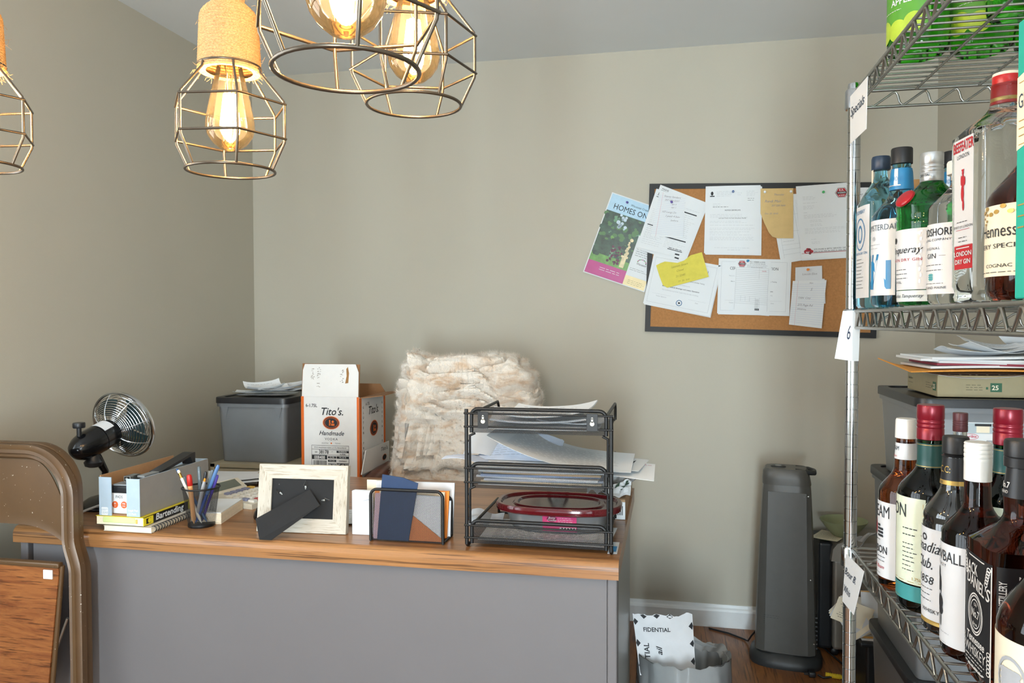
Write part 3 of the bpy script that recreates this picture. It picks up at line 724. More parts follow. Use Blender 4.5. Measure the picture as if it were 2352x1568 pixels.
def loose(name, c, w_, h_, rot, z, m_=None, curl=.004, label='', cat='paper', group=None, tilt=(0, 0), lines=0, seed=1, th=.0004):
    rr = random.Random(seed); k1, k2 = rr.uniform(.3, 1), rr.uniform(.3, 1)
    MM = T((c[0], c[1], z)) @ RZ(rot)
    def fn(u, v):
        x, y = (u - .5) * w_, (v - .5) * h_
        return V((x, y, .0003 + curl * (k1 * (2 * abs(u - .5)) ** 2.5 + k2 * (2 * abs(v - .5)) ** 2.5) + (u * tilt[0] + v * tilt[1])))
    b = B(); b.sheet(10, 10, fn, th, 0, MM)
    if lines:
        f2 = lambda x, y, zz: fn(min(1, max(0, x / w_ + .5)), min(1, max(0, y / h_ + .5))) + V((0, 0, .0004 + th / 2))
        b.lines(-w_ * .4, h_ * .38, w_ * .8, lines, h_ * .78 / lines, h_ * .018, 0, 1, MM, .4, f2, w_ * .09)
    return solo(name, b, [m_ or paper, ink], label, cat, group)
for i, (px, py, w_, h_, rt, dz) in enumerate([(508, 1112, .22, .11, .5, 0), (520, 1098, .24, .105, .25, .006), (500, 1092, .24, .11, .1, .012), (530, 1106, .21, .10, .62, .018), (534, 1100, .2, .08, .72, .023)]):
    c = atZ(px, py, DZ + dz); loose('envelope', c, w_, h_, rt, DZ + .0015 + dz, paper2, .002,
      ['white envelope at the very bottom of the pile behind the calculator', 'white envelope second from the bottom of the pile behind the calculator', 'flattest white envelope reaching farthest back in the pile behind the calculator', 'upper white envelope slanting right in the pile behind the calculator', 'short white envelope on top of the pile behind the calculator'][i], 'envelope', 'envelopes behind the calculator', seed=i)
ms = thing('computer_mouse', 'black computer mouse half hidden behind the picture frame', 'mouse', V((-1.045, 1.872, DZ)), .2)
obj('shell', B().lathe([(.031, 0), (.032, .004), (.030, .014), (.024, .024), (.014, .031), (.0005, .033)], 28, M=Matrix.Diagonal((.95, 1.6, 1, 1)).to_4x4()), gloss_black, ms)
obj('cord', B().tube([(.0, .048, .006), (.0, .07, .0035), (-.05, .10, .0035), (-.12, .11, .0035)], .0017, 6), black_plastic, ms)

# picture frame from behind, with its easel leg
fb_l, fb_r = V((-.991, 1.735, DZ)), V((-.764, 1.748, DZ))
pf = thing('picture_frame', 'whitewashed wooden picture frame seen from behind on its black easel leg', 'picture frame', (fb_l + fb_r) / 2)
o = pf.location.copy(); white_wood = wood('whitewashed_wood', '#b2ab9c', '#c8c2b6', '#978b76', (4, 60, 60), .6, (5, 320, 320)); white_wood_v = wood('whitewashed_wood_upright', '#b0a999', '#c6c0b4', '#978b76', (60, 60, 4), .6, (320, 320, 5))
dx = (fb_r - fb_l).normalized(); FX = frame(fb_l, dx, V((0, .13, 1))); FW = (fb_r - fb_l).length; FH = .163; bw = .034
for (poly, m_) in (([(0, FH), (bw, FH - bw), (FW - bw, FH - bw), (FW, FH)], white_wood), ([(0, 0), (FW, 0), (FW - bw, bw), (bw, bw)], white_wood),
                   ([(0, 0), (bw, bw), (bw, FH - bw), (0, FH)], white_wood_v), ([(FW, 0), (FW, FH), (FW - bw, FH - bw), (FW - bw, bw)], white_wood_v)):
    obj('frame_rail', B(o).prism(poly, -.018, 0, FX @ T((0, 0, .009))), m_, pf)
back_card = mat('black_backing_board', '#131416', .8, var=.1, specks=('#5a5a5c', 60, .74))
obj('backing_board', B(o).box(bw - .002, FW - bw + .002, bw - .002, FH - bw + .002, -.004, -.001, 0, FX @ T((0, 0, .006))), back_card, pf)
b = B(o)
for (hx, hy, ra) in ((FW * .53, FH - bw - .010, 0), (bw + .016, FH - bw - .030, .9), (FW - bw - .016, bw + .046, -1.5)):
    MH = FX @ T((hx, hy, .0065)) @ RZ(ra); b.tube([(-.005, -.006, .001), (.005, -.006, .001), (0, .006, .002)], .0006, 5, True, 0, MH); b.rbox(-.002, .002, -.012, -.006, -.001, .001, .0004, 0, MH); b.disc(.0014, 0, -.0135, .0005, 0, MH)
obj('hanging_ring', b, steel_wire, pf)
q = [atY(711, 1124, 1.737), atY(735, 1160, 1.733), atZ(623, 1240, DZ + .0008), atZ(588, 1243, DZ + .0008), atY(587, 1191, 1.670)]
q[3].y = max(q[3].y, DY0 + .006); ht = (q[0] + q[1]) / 2; wv = (q[1] - q[0]) * .5; d = q[3] - q[0]
nn = (q[1] - q[0]).cross(q[3] - q[0]).normalized() * .0012; b = B(o); n = 5
b.add([v + nn for v in q] + [v - nn for v in q], [(0, 1, 2, 3, 4), (9, 8, 7, 6, 5)] + [(k, 5 + k, 5 + (k + 1) % 5, (k + 1) % 5) for k in range(5)])
obj('easel_leg', b, back_card, pf)
b = B(o); b.rbox(-.016, .016, -.003, .003, -.001, .0015, .0008, 0, frame(ht, wv, d) @ T((0, .003, .002))); obj('hinge', b, steel_wire, pf)

# ------------------------------------------------------------------ envelopes, letter sorter, desk tray
ej = random.Random(5)
def env(label, px0, px1, pyt, Y, th, m_=None, group='white envelopes propped beside the letter sorter', cat='envelope', name='envelope', lean=.0, yb=None, slant=0, flap=False):
    a = atY(px0, pyt, Y); c = atY(px1, pyt, Y); h = a.z - DZ
    b = B(); n = max(1, int(th / .0022)); x0_, x1_ = a.x, c.x
    MM = T((x0_, Y, DZ + .0003)) @ RX(-lean)
    for k in range(n):
        j = ej.uniform(-.0012, .0012); b.rbox(j, x1_ - x0_ + j, k * .0022, k * .0022 + .0019, 0, h + ej.uniform(-.0015, .001), .0006, 0, MM, 1)
    if flap:
        b.sheet(6, 4, lambda u, v: V((.004 + (x1_ - x0_) * .9 * u, -.001 - .005 * math.sin(v * PI * .8), h + .001 - .024 * v * (1 - .5 * abs(u - .45)))), .0004, 1, MM)
    return solo(name, b, [m_ or paper2, paper], label, cat, group)
env('fat white envelope with a curled flap standing left of the letter sorter', 808, 852, 1127, 1.748, .02, flap=True)
env('plain white envelope standing behind the fat one, its corner above the sorter', 843, 884, 1102, 1.80, .005, cream)
loose('sheet_of_paper', (-.80, 1.90), .2, .15, .35, DZ + .0016, paper2, .006, 'pale sheet of paper lying between the picture frame and the letter sorter', lines=6, seed=31)
sl, sr = V((-.686, 1.708, DZ)), V((-.510, 1.704, DZ))
ls = thing('letter_sorter', 'black wire mesh letter sorter at the front edge of the desk', 'letter sorter', (sl + sr) / 2 + V((0, .03, 0)))
o = ls.location.copy(); SW = sr.x - sl.x; SH = .122
for i, yy in enumerate((1.706, 1.776)):
    r = .016; SH = (.122, .098)[i]
    pts = [(sl.x, yy, DZ + .003), (sl.x, yy, DZ + SH - r)] + [(sl.x + r - r * math.cos(a), yy, DZ + SH - r + r * math.sin(a)) for a in [PI / 2 * k / 5 for k in range(1, 6)]]
    pts = pts + [(2 * (sl.x + SW / 2) - x, y, z) for x, y, z in reversed(pts)]
    obj('panel_frame', B(o).tube(pts, .0036, 8), black_metal, ls)
    b = B(o); b.add([(sl.x, yy, DZ + .002), (sr.x, yy, DZ + .002), (sr.x, yy, DZ + SH - r), (sr.x - r, yy, DZ + SH - .002), (sl.x + r, yy, DZ + SH - .002), (sl.x, yy, DZ + SH - r)], [(0, 1, 2, 3, 4, 5)], 0, False, None,
        [(0, 0), (SW, 0), (SW, SH - r), (SW - r, SH), (r, SH), (0, SH - r)])
    obj('mesh_panel', b, wire_cup, ls)
b = B(o); b.add([(sl.x, 1.704, DZ + .0022), (sr.x, 1.704, DZ + .0022), (sr.x, 1.78, DZ + .0022), (sl.x, 1.78, DZ + .0022)], [(0, 1, 2, 3)], 0, False, None, [(0, 0), (SW, 0), (SW, .076), (0, .076)]); obj('mesh_floor', b, wire_cup, ls)
b = B(o)
for xx in (sl.x, sr.x): b.tube([(xx, 1.704, DZ + .003), (xx, 1.78, DZ + .003)], .003, 8)
obj('floor_rail', b, black_metal, ls)
navy = mat('navy_card', '#173257', .55, var=.08); env_orange = mat('orange_envelope', '#e88a35', .7, var=.05)
ZS = DZ + .0026
def slot(name, poly, y, th, mats_, label, cat, group=None, extra=None):
    """flat thing standing in the sorter; poly in (x,z) pixels projected to plane y"""
    pp = [atY(px, py, y) for px, py in poly]; b = B(); pl = [(q.x, max(q.z, ZS)) for q in pp]
    b.prism(pl, th, 0, Matrix(((1, 0, 0, 0), (0, 0, 1, y), (0, 1, 0, 0), (0, 0, 0, 1))))
    if extra: extra(b, y)
    return solo(name, b, mats_, label, cat, group)
slot('booklet', [(866, 1252), (938, 1254), (960, 1110), (926, 1097), (878, 1089)], 1.712, .003, [navy, mat('silver_print', '#8fa3bf', .5)], 'navy blue booklet sticking up from the front slot of the sorter', 'booklet')
slot('envelope', [(880, 1252), (1012, 1253), (1012, 1140), (905, 1133)], 1.719, .0015, [paper2, ink], 'white envelope behind the navy booklet in the sorter front slot', 'envelope', 'mail in the letter sorter')
slot('envelope', [(944, 1180), (1024, 1250), (940, 1252)], 1.7165, .0012, [mat('rust_envelope', '#c4743a', .7), ink], 'rust orange envelope showing as a triangle behind the sorter mesh', 'envelope', 'mail in the letter sorter')
slot('envelope', [(857, 1250), (872, 1250), (878, 1132), (862, 1132)], 1.7165, .0015, [mat('pink_envelope', '#d2b2bd', .7), ink], 'narrow pinkish envelope at the left end of the sorter', 'envelope', 'mail in the letter sorter')
slot('envelope', [(862, 1250), (1026, 1250), (1032, 1128), (861, 1122)], 1.748, .004, [env_orange, ink], 'bright orange envelope edge at the right of the sorter', 'envelope', 'mail in the letter sorter')
slot('envelope', [(870, 1250), (1018, 1250), (1022, 1130), (872, 1127)], 1.7445, .002, [cream, ink], 'cream envelope in front of the bright orange one', 'envelope', 'mail in the letter sorter')
slot('envelope', [(866, 1245), (1040, 1245), (1044, 1109), (864, 1104)], 1.785, .005, [paper2, ink], 'large white envelope at the back of the sorter', 'envelope', 'mail in the letter sorter')
slot('envelope', [(880, 1240), (1034, 1240), (1036, 1150), (880, 1150)], 1.756, .003, [paper2, ink], 'low white envelope between the orange and the large white one', 'envelope', 'mail in the letter sorter')

# crumpled receipt
def crumple(u, v):
    x, y = u * .085, v * .05; return V((-.492 + x, 1.86 + y * .9, DZ + .006 + .03 * v * (1 - .3 * u) + .007 * noise.noise((u * 3.1, v * 2.7, 4)) + .004 * math.sin(u * 7)))
b = B(); b.sheet(14, 10, crumple, .0004)
solo('receipt', b, [paper2], 'crumpled white receipt lying between the letter sorter and the desk tray', 'receipt')

# three-tier desk tray
tl, tr_ = V((-.453, 1.695, DZ)), V((-.123, 1.695, DZ))
dt = thing('desk_tray', 'black wire mesh three-tier desk tray on the right end of the desk', 'desk tray', (tl + tr_) / 2 + V((0, .11, 0)))
o = dt.location.copy(); TX0, TX1 = tl.x, tr_.x; TY0, TY1 = 1.700, 1.985
for xx, top in ((TX0 + .002, .315), (TX1 - .002, .308)):
    for yy in (TY0 - .003,):
        obj('upright', B(o).tube([(xx, yy + .02, DZ + .0045), (xx, yy + .008, DZ + .0045), (xx, yy, DZ + .010), (xx, yy, DZ + top)], .0044, 8), black_metal, dt)
for xx, sgn in ((TX0 + .0095, 1), (TX1 - .0095, -1)):
    for z0_, z1_ in ((.055, .134), (.172, .255)):
        b = B(o); b.tube([(xx + sgn * .012, TY0 - .001, DZ + z1_ + .006), (xx, TY0 - .001, DZ + z1_), (xx, TY0 - .001, DZ + z0_)], .003, 7)
        for zz in (z0_ + .012, (z0_ + z1_) / 2, z1_ - .012): b.tube([(xx, TY0 - .001, DZ + zz), (xx - sgn * .008, TY0 - .003, DZ + zz)], .0022, 6)
        obj('link_rod', b, black_metal, dt)
tiers = [(.010, .062), (.136, .192), (.262, .316)]
for zi, (za, zb) in enumerate(tiers):
    xa, xb_ = TX0 + .013, TX1 - .013; r = .016
    fp = [(xa, TY0, DZ + za), (xa, TY0, DZ + zb - r)] + [(xa + r - r * math.cos(a), TY0, DZ + zb - r + r * math.sin(a)) for a in [PI / 2 * k / 5 for k in range(1, 6)]]
    fp = fp + [(xa + xb_ - x, y, z) for x, y, z in reversed(fp)]
    obj('tier_frame', B(o).tube(fp, .0042, 8), black_metal, dt)
    b = B(o); W_ = xb_ - xa
    b.add([(xa, TY0, DZ + za), (xb_, TY0, DZ + za), (xb_, TY0, DZ + zb - .002), (xa, TY0, DZ + zb - .002)], [(0, 1, 2, 3)], 0, False, None, [(0, 0), (W_, 0), (W_, zb - za), (0, zb - za)])
    b.add([(xa, TY0, DZ + za), (xb_, TY0, DZ + za), (xb_, TY1, DZ + za), (xa, TY1, DZ + za)], [(0, 1, 2, 3)], 0, False, None, [(0, 0), (W_, 0), (W_, TY1 - TY0), (0, TY1 - TY0)])
    for xx in (xa, xb_):
        b.add([(xx, TY0, DZ + za), (xx, TY1, DZ + za), (xx, TY1, DZ + zb - .012), (xx, TY0, DZ + zb - .012)], [(0, 1, 2, 3)], 0, False, None, [(0, 0), (TY1 - TY0, 0), (TY1 - TY0, zb - za), (0, zb - za)])
    obj('mesh_tray', b, wire_cup, dt)
    b = B(o)
    for xx in (xa, xb_): b.tube([(xx, TY0, DZ + zb - .012), (xx, TY1 - .012, DZ + zb - .012), (xx, TY1, DZ + zb - .024), (xx, TY1, DZ + za)], .0036, 7)
    b.tube([(xa, TY1, DZ + za), (xb_, TY1, DZ + za)], .003, 7)
    for zz in (za + .014, zb - .010): b.tube([(TX0 - .003, TY0 - .0065, DZ + zz), (TX1 + .003, TY0 - .0065, DZ + zz)], .0022, 6)
    obj('cross_rail', b, black_metal, dt)
for xx in (TX0 + .030, TX1 - .055):
    za, zb = tiers[2]; zc = DZ + (za + zb) / 2 + .003; pl = [(xx, zc - .017), (xx + .024, zc - .017), (xx + .024, zc + .018), (xx, zc + .018)]
    b = B(o); b.rbox(xx, xx + .024, TY0 - .0100, TY0 - .0088, zc - .019, zc + .019, .0004)
    MK = Matrix(((1, 0, 0, 0), (0, 0, -1, TY0 - .0101), (0, 1, 0, 0), (0, 0, 0, 1)))
    b.disc(.0050, xx + .012, zc - .003, .0003, 1, MK, 20); b.rect(xx + .0098, xx + .0142, zc, zc + .009, .0003, 1, MK); b.disc(.0022, xx + .012, zc + .009, .0003, 1, MK, 14)
    obj('hanger_plate', b, [black_metal, mat('keyhole_light', '#c9c6bd', .7)], dt)
tr_rng = random.Random(21)
def traysheet(label, z, c, w_, h_, rot, curl=.003, lines=0, m_=None, lift=(0, 0), group=None, seed=0, th=.0004):
    return loose('sheet_of_paper', c, w_, h_, rot, z + th / 2, m_, curl, label, 'paper', group, lift, lines, seed, th)
cx_ = (TX0 + TX1) / 2
zt = DZ + tiers[0][0] + .0035
traysheet('printed white sheet lying in the bottom tier of the desk tray', zt, (cx_ - .01, 1.81), .27, .19, .04, .002, 14, group='papers in the desk tray', seed=3)
traysheet('white sheet beneath the printed one, sticking out right of the bottom tier', zt - .0012, (cx_ + .035, 1.80), .25, .17, -.06, .001, 0, group='papers in the desk tray', seed=4)
b = B(); b.rbox(-.112, -.098, 1.745, 1.80, zt + .0002, zt + .0008, .0002)
bt = mat('blue_print', '#3e8fc4', .6)
zm = DZ + tiers[1][0] + .0035
mid = [('lowest folded sheet', 0, .27, .19, .03, paper2), ('cream folder', .006, .275, .195, -.02, cream), ('blue tinted sheet', .011, .27, .19, .06, mat('bluish_paper', '#cfd9ea', .8)), ('slightly turned white sheet', .016, .28, .2, -.06, paper),
       ('blue edged sheet', .021, .27, .19, .09, mat('blue_edge_paper', '#9fb4d8', .8)), ('brown edged sheet', .026, .27, .19, -.03, mat('tan_paper', '#c9ad86', .8)), ('wide white sheet', .031, .30, .20, .05, paper2), ('white form', .037, .31, .2, -.08, paper)]
for i, (nm, dz, w_, h_, rt, m_) in enumerate(mid):
    traysheet('%s, %s in the middle tier of the desk tray' % (nm, ['at the bottom', 'second from the bottom', 'third from the bottom', 'fourth up', 'fifth up', 'sixth up', 'third from the top', 'under the curled pages'][i]), zm + dz, (cx_ + tr_rng.uniform(-.012, .012), 1.812), w_, h_, rt, .0012, 4 if i == 7 else 0, m_, group='papers in the desk tray', seed=40 + i, th=.0046)
def big_curl(u, v):
    x = cx_ - .105 + .31 * u; lift = .066 * max(0, 1 - u * 1.55) ** 2.0
    return V((x - .02 * (1 - u) * (1 - v), 1.73 + .20 * v - .02 * u, zm + .046 + lift + .016 * v * (1 - .5 * u) + .004 * math.sin(u * 5)))
b = B(); b.sheet(24, 12, big_curl, .0004)
b.lines(.12, .84, .8, 16, .045, .014, 0, 1, None, .35, lambda x, y, z: big_curl(x, y) + V((0, -.0006, .0010)), .06)
solo('sheet_of_paper', b, [paper, grey_ink], 'big curled printed page rising at its left corner above the middle tier', 'paper', 'papers in the desk tray')
def curl2(u, v):
    return V((cx_ - .17 + .20 * u, 1.80 + .12 * v, zm + .044 + .045 * math.sin(u * 2.4) * v + .012 * (1 - u) * v))
b = B(); b.sheet(16, 10, curl2, .0004); b.lines(.1, .8, .8, 7, .1, .02, 0, 1, None, .3, lambda x, y, z: curl2(x, y) + V((0, -.0006, .001)), .08)
solo('sheet_of_paper', b, [mat('pale_blue_paper', '#d5dff0', .8), grey_ink], 'pale blue page behind the big curled one in the middle tier', 'paper', 'papers in the desk tray')
def left_a(u, v): return V((cx_ - .235 + .16 * u, 1.74 + .13 * v, zm + .042 + .012 * (1 - u) * math.sin(v * 3 + 1) + .006 * math.sin(u * 6)))
solo('sheet_of_paper', B().sheet(12, 10, left_a, .0005), [mat('bluish_paper', '#cfd9ea', .8)], 'bluish sheet sticking out left of the middle tier', 'paper', 'papers in the desk tray')
def left_b(u, v): return V((cx_ - .205 + .18 * u, 1.82 + .13 * v, zm + .050 + .05 * (1 - u) * v + .004 * math.sin(u * 9)))
solo('sheet_of_paper', B().sheet(12, 10, left_b, .0005), [paper2], 'white sheet curling up at the rear left of the middle tier', 'paper', 'papers in the desk tray')
def flat_r(u, v): return V((cx_ + .03 + .19 * u + .02 * v, 1.74 + .15 * v, zm + .041 + .004 * math.sin(u * 3) - .002 * u))
b = B(); b.sheet(12, 8, flat_r, .0004)
for k in range(7):
    x_ = .25 + k * .09; vs = [flat_r(x_, .55) + V((0, 0, .0008)), flat_r(x_ + .07, .55) + V((0, 0, .0008)), flat_r(x_ + .075, .82) + V((0, 0, .0008))]; b.add(vs, [(0, 1, 2)], 1)
solo('sheet_of_paper', b, [paper, ink], 'white mailer with black triangles jutting right from the middle tier', 'paper', 'papers in the desk tray')
def side_r(u, v): return V((cx_ + .10 + .155 * u, 1.735 + .14 * v - .04 * u, zm + .0345 - .006 * u * (1 - v) + .005 * v))
b = B(); b.sheet(10, 8, side_r, .0005); b.lines(.55, .93, .4, 2, .06, .025, 0, 1, None, .3, lambda x, y, z: side_r(x, y) + V((0, 0, .001)), .07)
solo('sheet_of_paper', b, [paper, red_ink], 'white letter with a red heading sticking out at the right of the middle tier', 'paper', 'papers in the desk tray')
zt2 = DZ + tiers[2][0] + .0035
for i, (nm, dz, rt, lf) in enumerate([('flat white sheet at the bottom of the top tier', 0, .03, (0, 0)), ('creased white sheet slanting across the top tier', .006, .16, (0, .01)), ('folded sheet leaning highest in the top tier', .014, -.12, (.014, .01)), ('printed sheet at the right of the top tier', .007, -.3, (0, .004))]):
    traysheet(nm, zt2 + dz, (cx_ + (.0, -.02, .01, .07)[i], 1.82), (.26, .22, .2, .15)[i], (.19, .16, .13, .11)[i], rt, (.002, .012, .012, .008)[i], 8 if i else 0, paper2 if i % 2 else paper, lf, 'papers in the desk tray', 60 + i, (.005, .004, .003, .003)[i])

# food container behind the tray
fc = V((-.263, 1.862, DZ + .0165))
lid_m = film('red_clear_lid', '#9c2430', .55, .12, .5); tub_m = film('clear_tub', '#e8ecef', .38, .12, .5)
fd = thing('food_container', 'clear plastic food container with a red lid behind the desk tray', 'food container', fc)
def sq(z): return 2.8
obj('tub', B().lathe([(.0005, .001), (.110, .001), (.116, .006), (.129, .046), (.140, .048), (.139, .050), (.127, .047), (.113, .008), (.0005, .0035)], 64, ex=sq, sy=.62), tub_m, fd)
obj('lid', B().lathe([(.147, .0445), (.151, .047), (.152, .058), (.149, .062), (.141, .062), (.137, .057), (.112, .0565), (.108, .060), (.100, .060), (.096, .0565), (.0005, .0565), (.0005, .055), (.137, .055), (.146, .046)], 64, ex=sq, sy=.62), lid_m, fd)
pink = mat('pink_sticker', '#d2447f', .5)
b = B(); f3 = lambda x, y, z: V((x + .012, -(.0745 + z + (y - .008) * .2) + .9 * abs(x) ** 2.8, y))
b.rect(-.040, .040, .006, .044, .0, 0, None, f3, 8); b.disc(.012, -.018, .036, .0006, 1, None, 24, f3, .0075); b.text('Betty', .0075, -.018, .0365, .001, 2, None, fn=f3, shear=.2); b.text('Crocker', .0065, -.018, .031, .001, 2, None, fn=f3, shear=.2)
b.rect(.0, .038, .010, .016, .0006, 2, None, f3, 3)
for k in range(5): b.rect(.004 + k * .007, .008 + k * .007, .0106, .0154, .001, 3, None, f3)
b.lines(-.004, .038, .04, 4, .0045, .0018, .0006, 2, None, .3, f3, .006)
obj('sticker', b, [pink, mat('plum_print', '#7c1f47', .5), paper, ink], fd)

# cardboard box, bottle, plastic bag on the far right corner of the desk
cbm = mat('brown_cardboard', '#a98a68', .75, var=.05, vs=40)
q0 = V((-.112, 2.005, DZ))
cb = thing('cardboard_box', 'flat brown cardboard box with a white end on the far right corner of the desk', 'box', (-.21, 2.19, DZ))
o = cb.location.copy(); b = B(o); b.rbox(-.305, -.112, 2.012, 2.375, DZ, DZ + .052, .002, 0)
obj('carton', b, cbm, cb)
b = B(o); b.box(-.304, -.112, 2.009, 2.0125, DZ + .001, DZ + .046, 0); ME = Matrix(((1, 0, 0, 0), (0, 0, -1, 2.009), (0, 1, 0, DZ), (0, 0, 0, 1))); b.disc(.006, -.158, .030, .0004, 1, ME, 20, ry=.003)
for k in range(5): b.rect(-.136 + k * .004, -.134 + k * .004, .012, .036, .0004, 1, ME)
obj('end_label', b, [paper, ink], cb)
wb = thing('water_bottle', 'clear plastic water bottle with a blue-white cap standing behind the desk tray', 'bottle', (-.305, 2.14, DZ + .0525))
obj('body', B().lathe([(.026, 0), (.030, .003), (.031, .03), (.029, .034), (.031, .038), (.031, .07), (.028, .082), (.018, .1), (.0125, .108), (.0125, .114)], 28), film('clear_pet', '#dfeaf0', .12, .05, .3), wb)
obj('cap', B().lathe([(.0145, .112), (.0147, .113), (.0147, .128), (.0135, .130), (.0005, .130)], 28), mat('cap_blue_white', '#c3d4de', .4), wb)
def bagf(u, v):
    th = u * 2 * PI; ph = v * PI; p = V((math.cos(th) * math.sin(ph) * .075, math.sin(th) * math.sin(ph) * .07, -math.cos(ph) * .045))
    n_ = noise.noise(p * 22 + V((3, 1, 5))) * .22 + noise.noise(p * 55) * .10; p = p * (1 + n_); p.z = max(p.z, -.040); return V((-.165, 2.20, DZ + .053 + .0405)) + p
b = B(); b.sheet(40, 24, bagf, .0004, smooth=False); solo('plastic_bag', b, film('white_bag_film', '#e8ecee', .55, .25, .5), 'crumpled white plastic bag on the brown cardboard box behind the tray', 'plastic bag')
def bag2(u, v): return V((-.215 + .115 * u, 2.03 + .07 * v, DZ + .0535 + .022 * v + .020 * abs(noise.noise((u * 4, v * 3, 9))) + .006 * math.sin(u * 8)))
b = B(); b.sheet(20, 10, bag2, .0005, smooth=False)
for (u, v) in ((.62, .5), (.75, .3), (.85, .6)):
    b.add([bag2(u, v) + V((0, -.002, .002)), bag2(u + .1, v + .1) + V((0, -.002, .002)), bag2(u + .12, v + .35) + V((0, -.002, .002)), bag2(u + .03, v + .3) + V((0, -.002, .002))], [(0, 1, 2, 3)], 1)
solo('torn_wrapper', b, [paper, mat('green_black_print', '#2f4a39', .6)], 'torn white wrapper with dark green print on the front of the brown cardboard box', 'wrapper')
solo('blue_leaflet', B().rbox(-.134, -.113, 1.71, 1.80, DZ + .0005, DZ + .0013, .0003, 0).rect(-.131, -.116, 1.722, 1.765, DZ + .0016, 1), [paper, bt], 'white leaflet with a blue square under the right foot of the desk tray', 'leaflet')

# ------------------------------------------------------------------ behind the desk
beige = mat('file_cabinet_beige', '#a59c84', .5, var=.02)
fcx0, fcx1, fcy0, fcy1, fch = -1.70, -1.325, 2.635, 3.27, .735
cab = thing('file_cabinet', 'beige two-drawer steel file cabinet in the corner behind the desk', 'cabinet', ((fcx0 + fcx1) / 2, 2.95, 0))
o = cab.location.copy()
obj('body', B(o).rbox(fcx0, fcx1, fcy0 + .012, fcy1, .0, fch, .003).box(fcx0, fcx0 + .018, fcy0, fcy0 + .014, 0, fch - .002).box(fcx1 - .018, fcx1, fcy0, fcy0 + .014, 0, fch - .002).box(fcx0, fcx1, fcy0, fcy0 + .014, fch - .014, fch - .001), beige, cab)
for z0_, z1_ in ((.04, .365), (.385, .715)):
    d = obj('drawer', B(o).rbox(fcx0 + .022, fcx1 - .022, fcy0 + .003, fcy0 + .013, z0_, z1_, .002), beige, cab)
    obj('handle', B(o).rbox(-1.56, -1.465, fcy0 - .012, fcy0 + .004, z1_ - .09, z1_ - .07, .003), steel_wire, d)
milky = film('milky_tote', '#e4e8ec', .30, .35, .5)
def tote(name, label, x0_, x1_, y0_, y1_, z0_, z1_, lid_m_, contents=None, taper=.012, lidh=.022, mm=None):
    t_ = thing(name, label, 'storage box', ((x0_ + x1_) / 2, (y0_ + y1_) / 2, z0_)); o_ = t_.location.copy()
    def shell(ins, zb, zt_):
        k = taper
        return [(x0_ + k + ins, y0_ + k + ins, zb), (x1_ - k - ins, y0_ + k + ins, zb), (x1_ - k - ins, y1_ - k - ins, zb), (x0_ + k + ins, y1_ - k - ins, zb),
                (x0_ + ins, y0_ + ins, zt_), (x1_ - ins, y0_ + ins, zt_), (x1_ - ins, y1_ - ins, zt_), (x0_ + ins, y1_ - ins, zt_)]
    zt_ = z1_ - lidh * .6
    def rounded(vs, r):
        out = []
        for q in range(4):
            p, a, c = V(vs[q]), V(vs[q - 1]), V(vs[(q + 1) % 4])
            for k in range(5):
                u = k / 4; s0 = p + (a - p).normalized() * r; s1 = p + (c - p).normalized() * r
                out.append(s0 * (1 - u) ** 2 + p * 2 * u * (1 - u) + s1 * u * u)
        return out
    so = shell(0, z0_, zt_); si = shell(.002, z0_ + .002, zt_)
    ob, ot, ib, it = rounded(so[:4], .02), rounded(so[4:], .02), rounded(si[:4], .02), rounded(si[4:], .02); n = 20
    vs = ob + ot + ib + it; fs = [tuple(range(n))[::-1]] + [tuple(2 * n + k for k in range(n))]
    for k in range(n):
        j = (k + 1) % n; fs += [(k, j, n + j, n + k), (2 * n + j, 2 * n + k, 3 * n + k, 3 * n + j), (n + k, n + j, 3 * n + j, 3 * n + k)]
    b = B(o_); b.add(vs, fs, 0, True)
    rim = rounded([(x0_ - .006, y0_ - .006, 0), (x1_ + .006, y0_ - .006, 0), (x1_ + .006, y1_ + .006, 0), (x0_ - .006, y1_ + .006, 0)], .025)
    b.prism([(p.x, p.y) for p in rim], .016, 0, T((0, 0, zt_ - .022)))
    for xx, yy, sx_ in ((x0_ + .02, y0_, 1), (x1_ - .045, y0_, 1)):
        b.add([(xx, yy - .005, zt_ - .02), (xx + .03, yy - .005, zt_ - .02), (xx + .015, yy + .001, zt_ - .07), (xx, yy + .003, zt_ - .02), (xx + .03, yy + .003, zt_ - .02)], [(0, 2, 1), (0, 3, 2), (1, 2, 4)])
    obj('tub', b, mm or milky, t_)
    lid = rounded([(x0_ - .011, y0_ - .011, 0), (x1_ + .011, y0_ - .011, 0), (x1_ + .011, y1_ + .011, 0), (x0_ - .011, y1_ + .011, 0)], .035)
    li = rounded([(x0_ + .012, y0_ + .012, 0), (x1_ - .012, y0_ + .012, 0), (x1_ - .012, y1_ - .012, 0), (x0_ + .012, y1_ - .012, 0)], .03)
    zl = z1_ - lidh; vs = [V((p.x, p.y, zl)) for p in lid] + [V((p.x, p.y, z1_ - .004)) for p in lid] + [V((p.x * .995 + .005 * (x0_ + x1_) / 2, p.y * .995 + .005 * (y0_ + y1_) / 2, z1_)) for p in lid] + [V((p.x, p.y, z1_)) for p in li] + [V((p.x, p.y, z1_ - .004)) for p in li]
    fs = [tuple(range(n))[::-1], tuple(4 * n + k for k in range(n))]
    for q in range(4):
        for k in range(n): j = (k + 1) % n; fs.append((q * n + k, q * n + j, (q + 1) * n + j, (q + 1) * n + k))
    b = B(o_); b.add(vs, fs, 0, True)
    obj('lid', b, lid_m_, t_)
    return t_
lid_black = mat('black_tote_lid', '#232427', .38, bmp=.2, bscale=200)
TZ = fch + .001
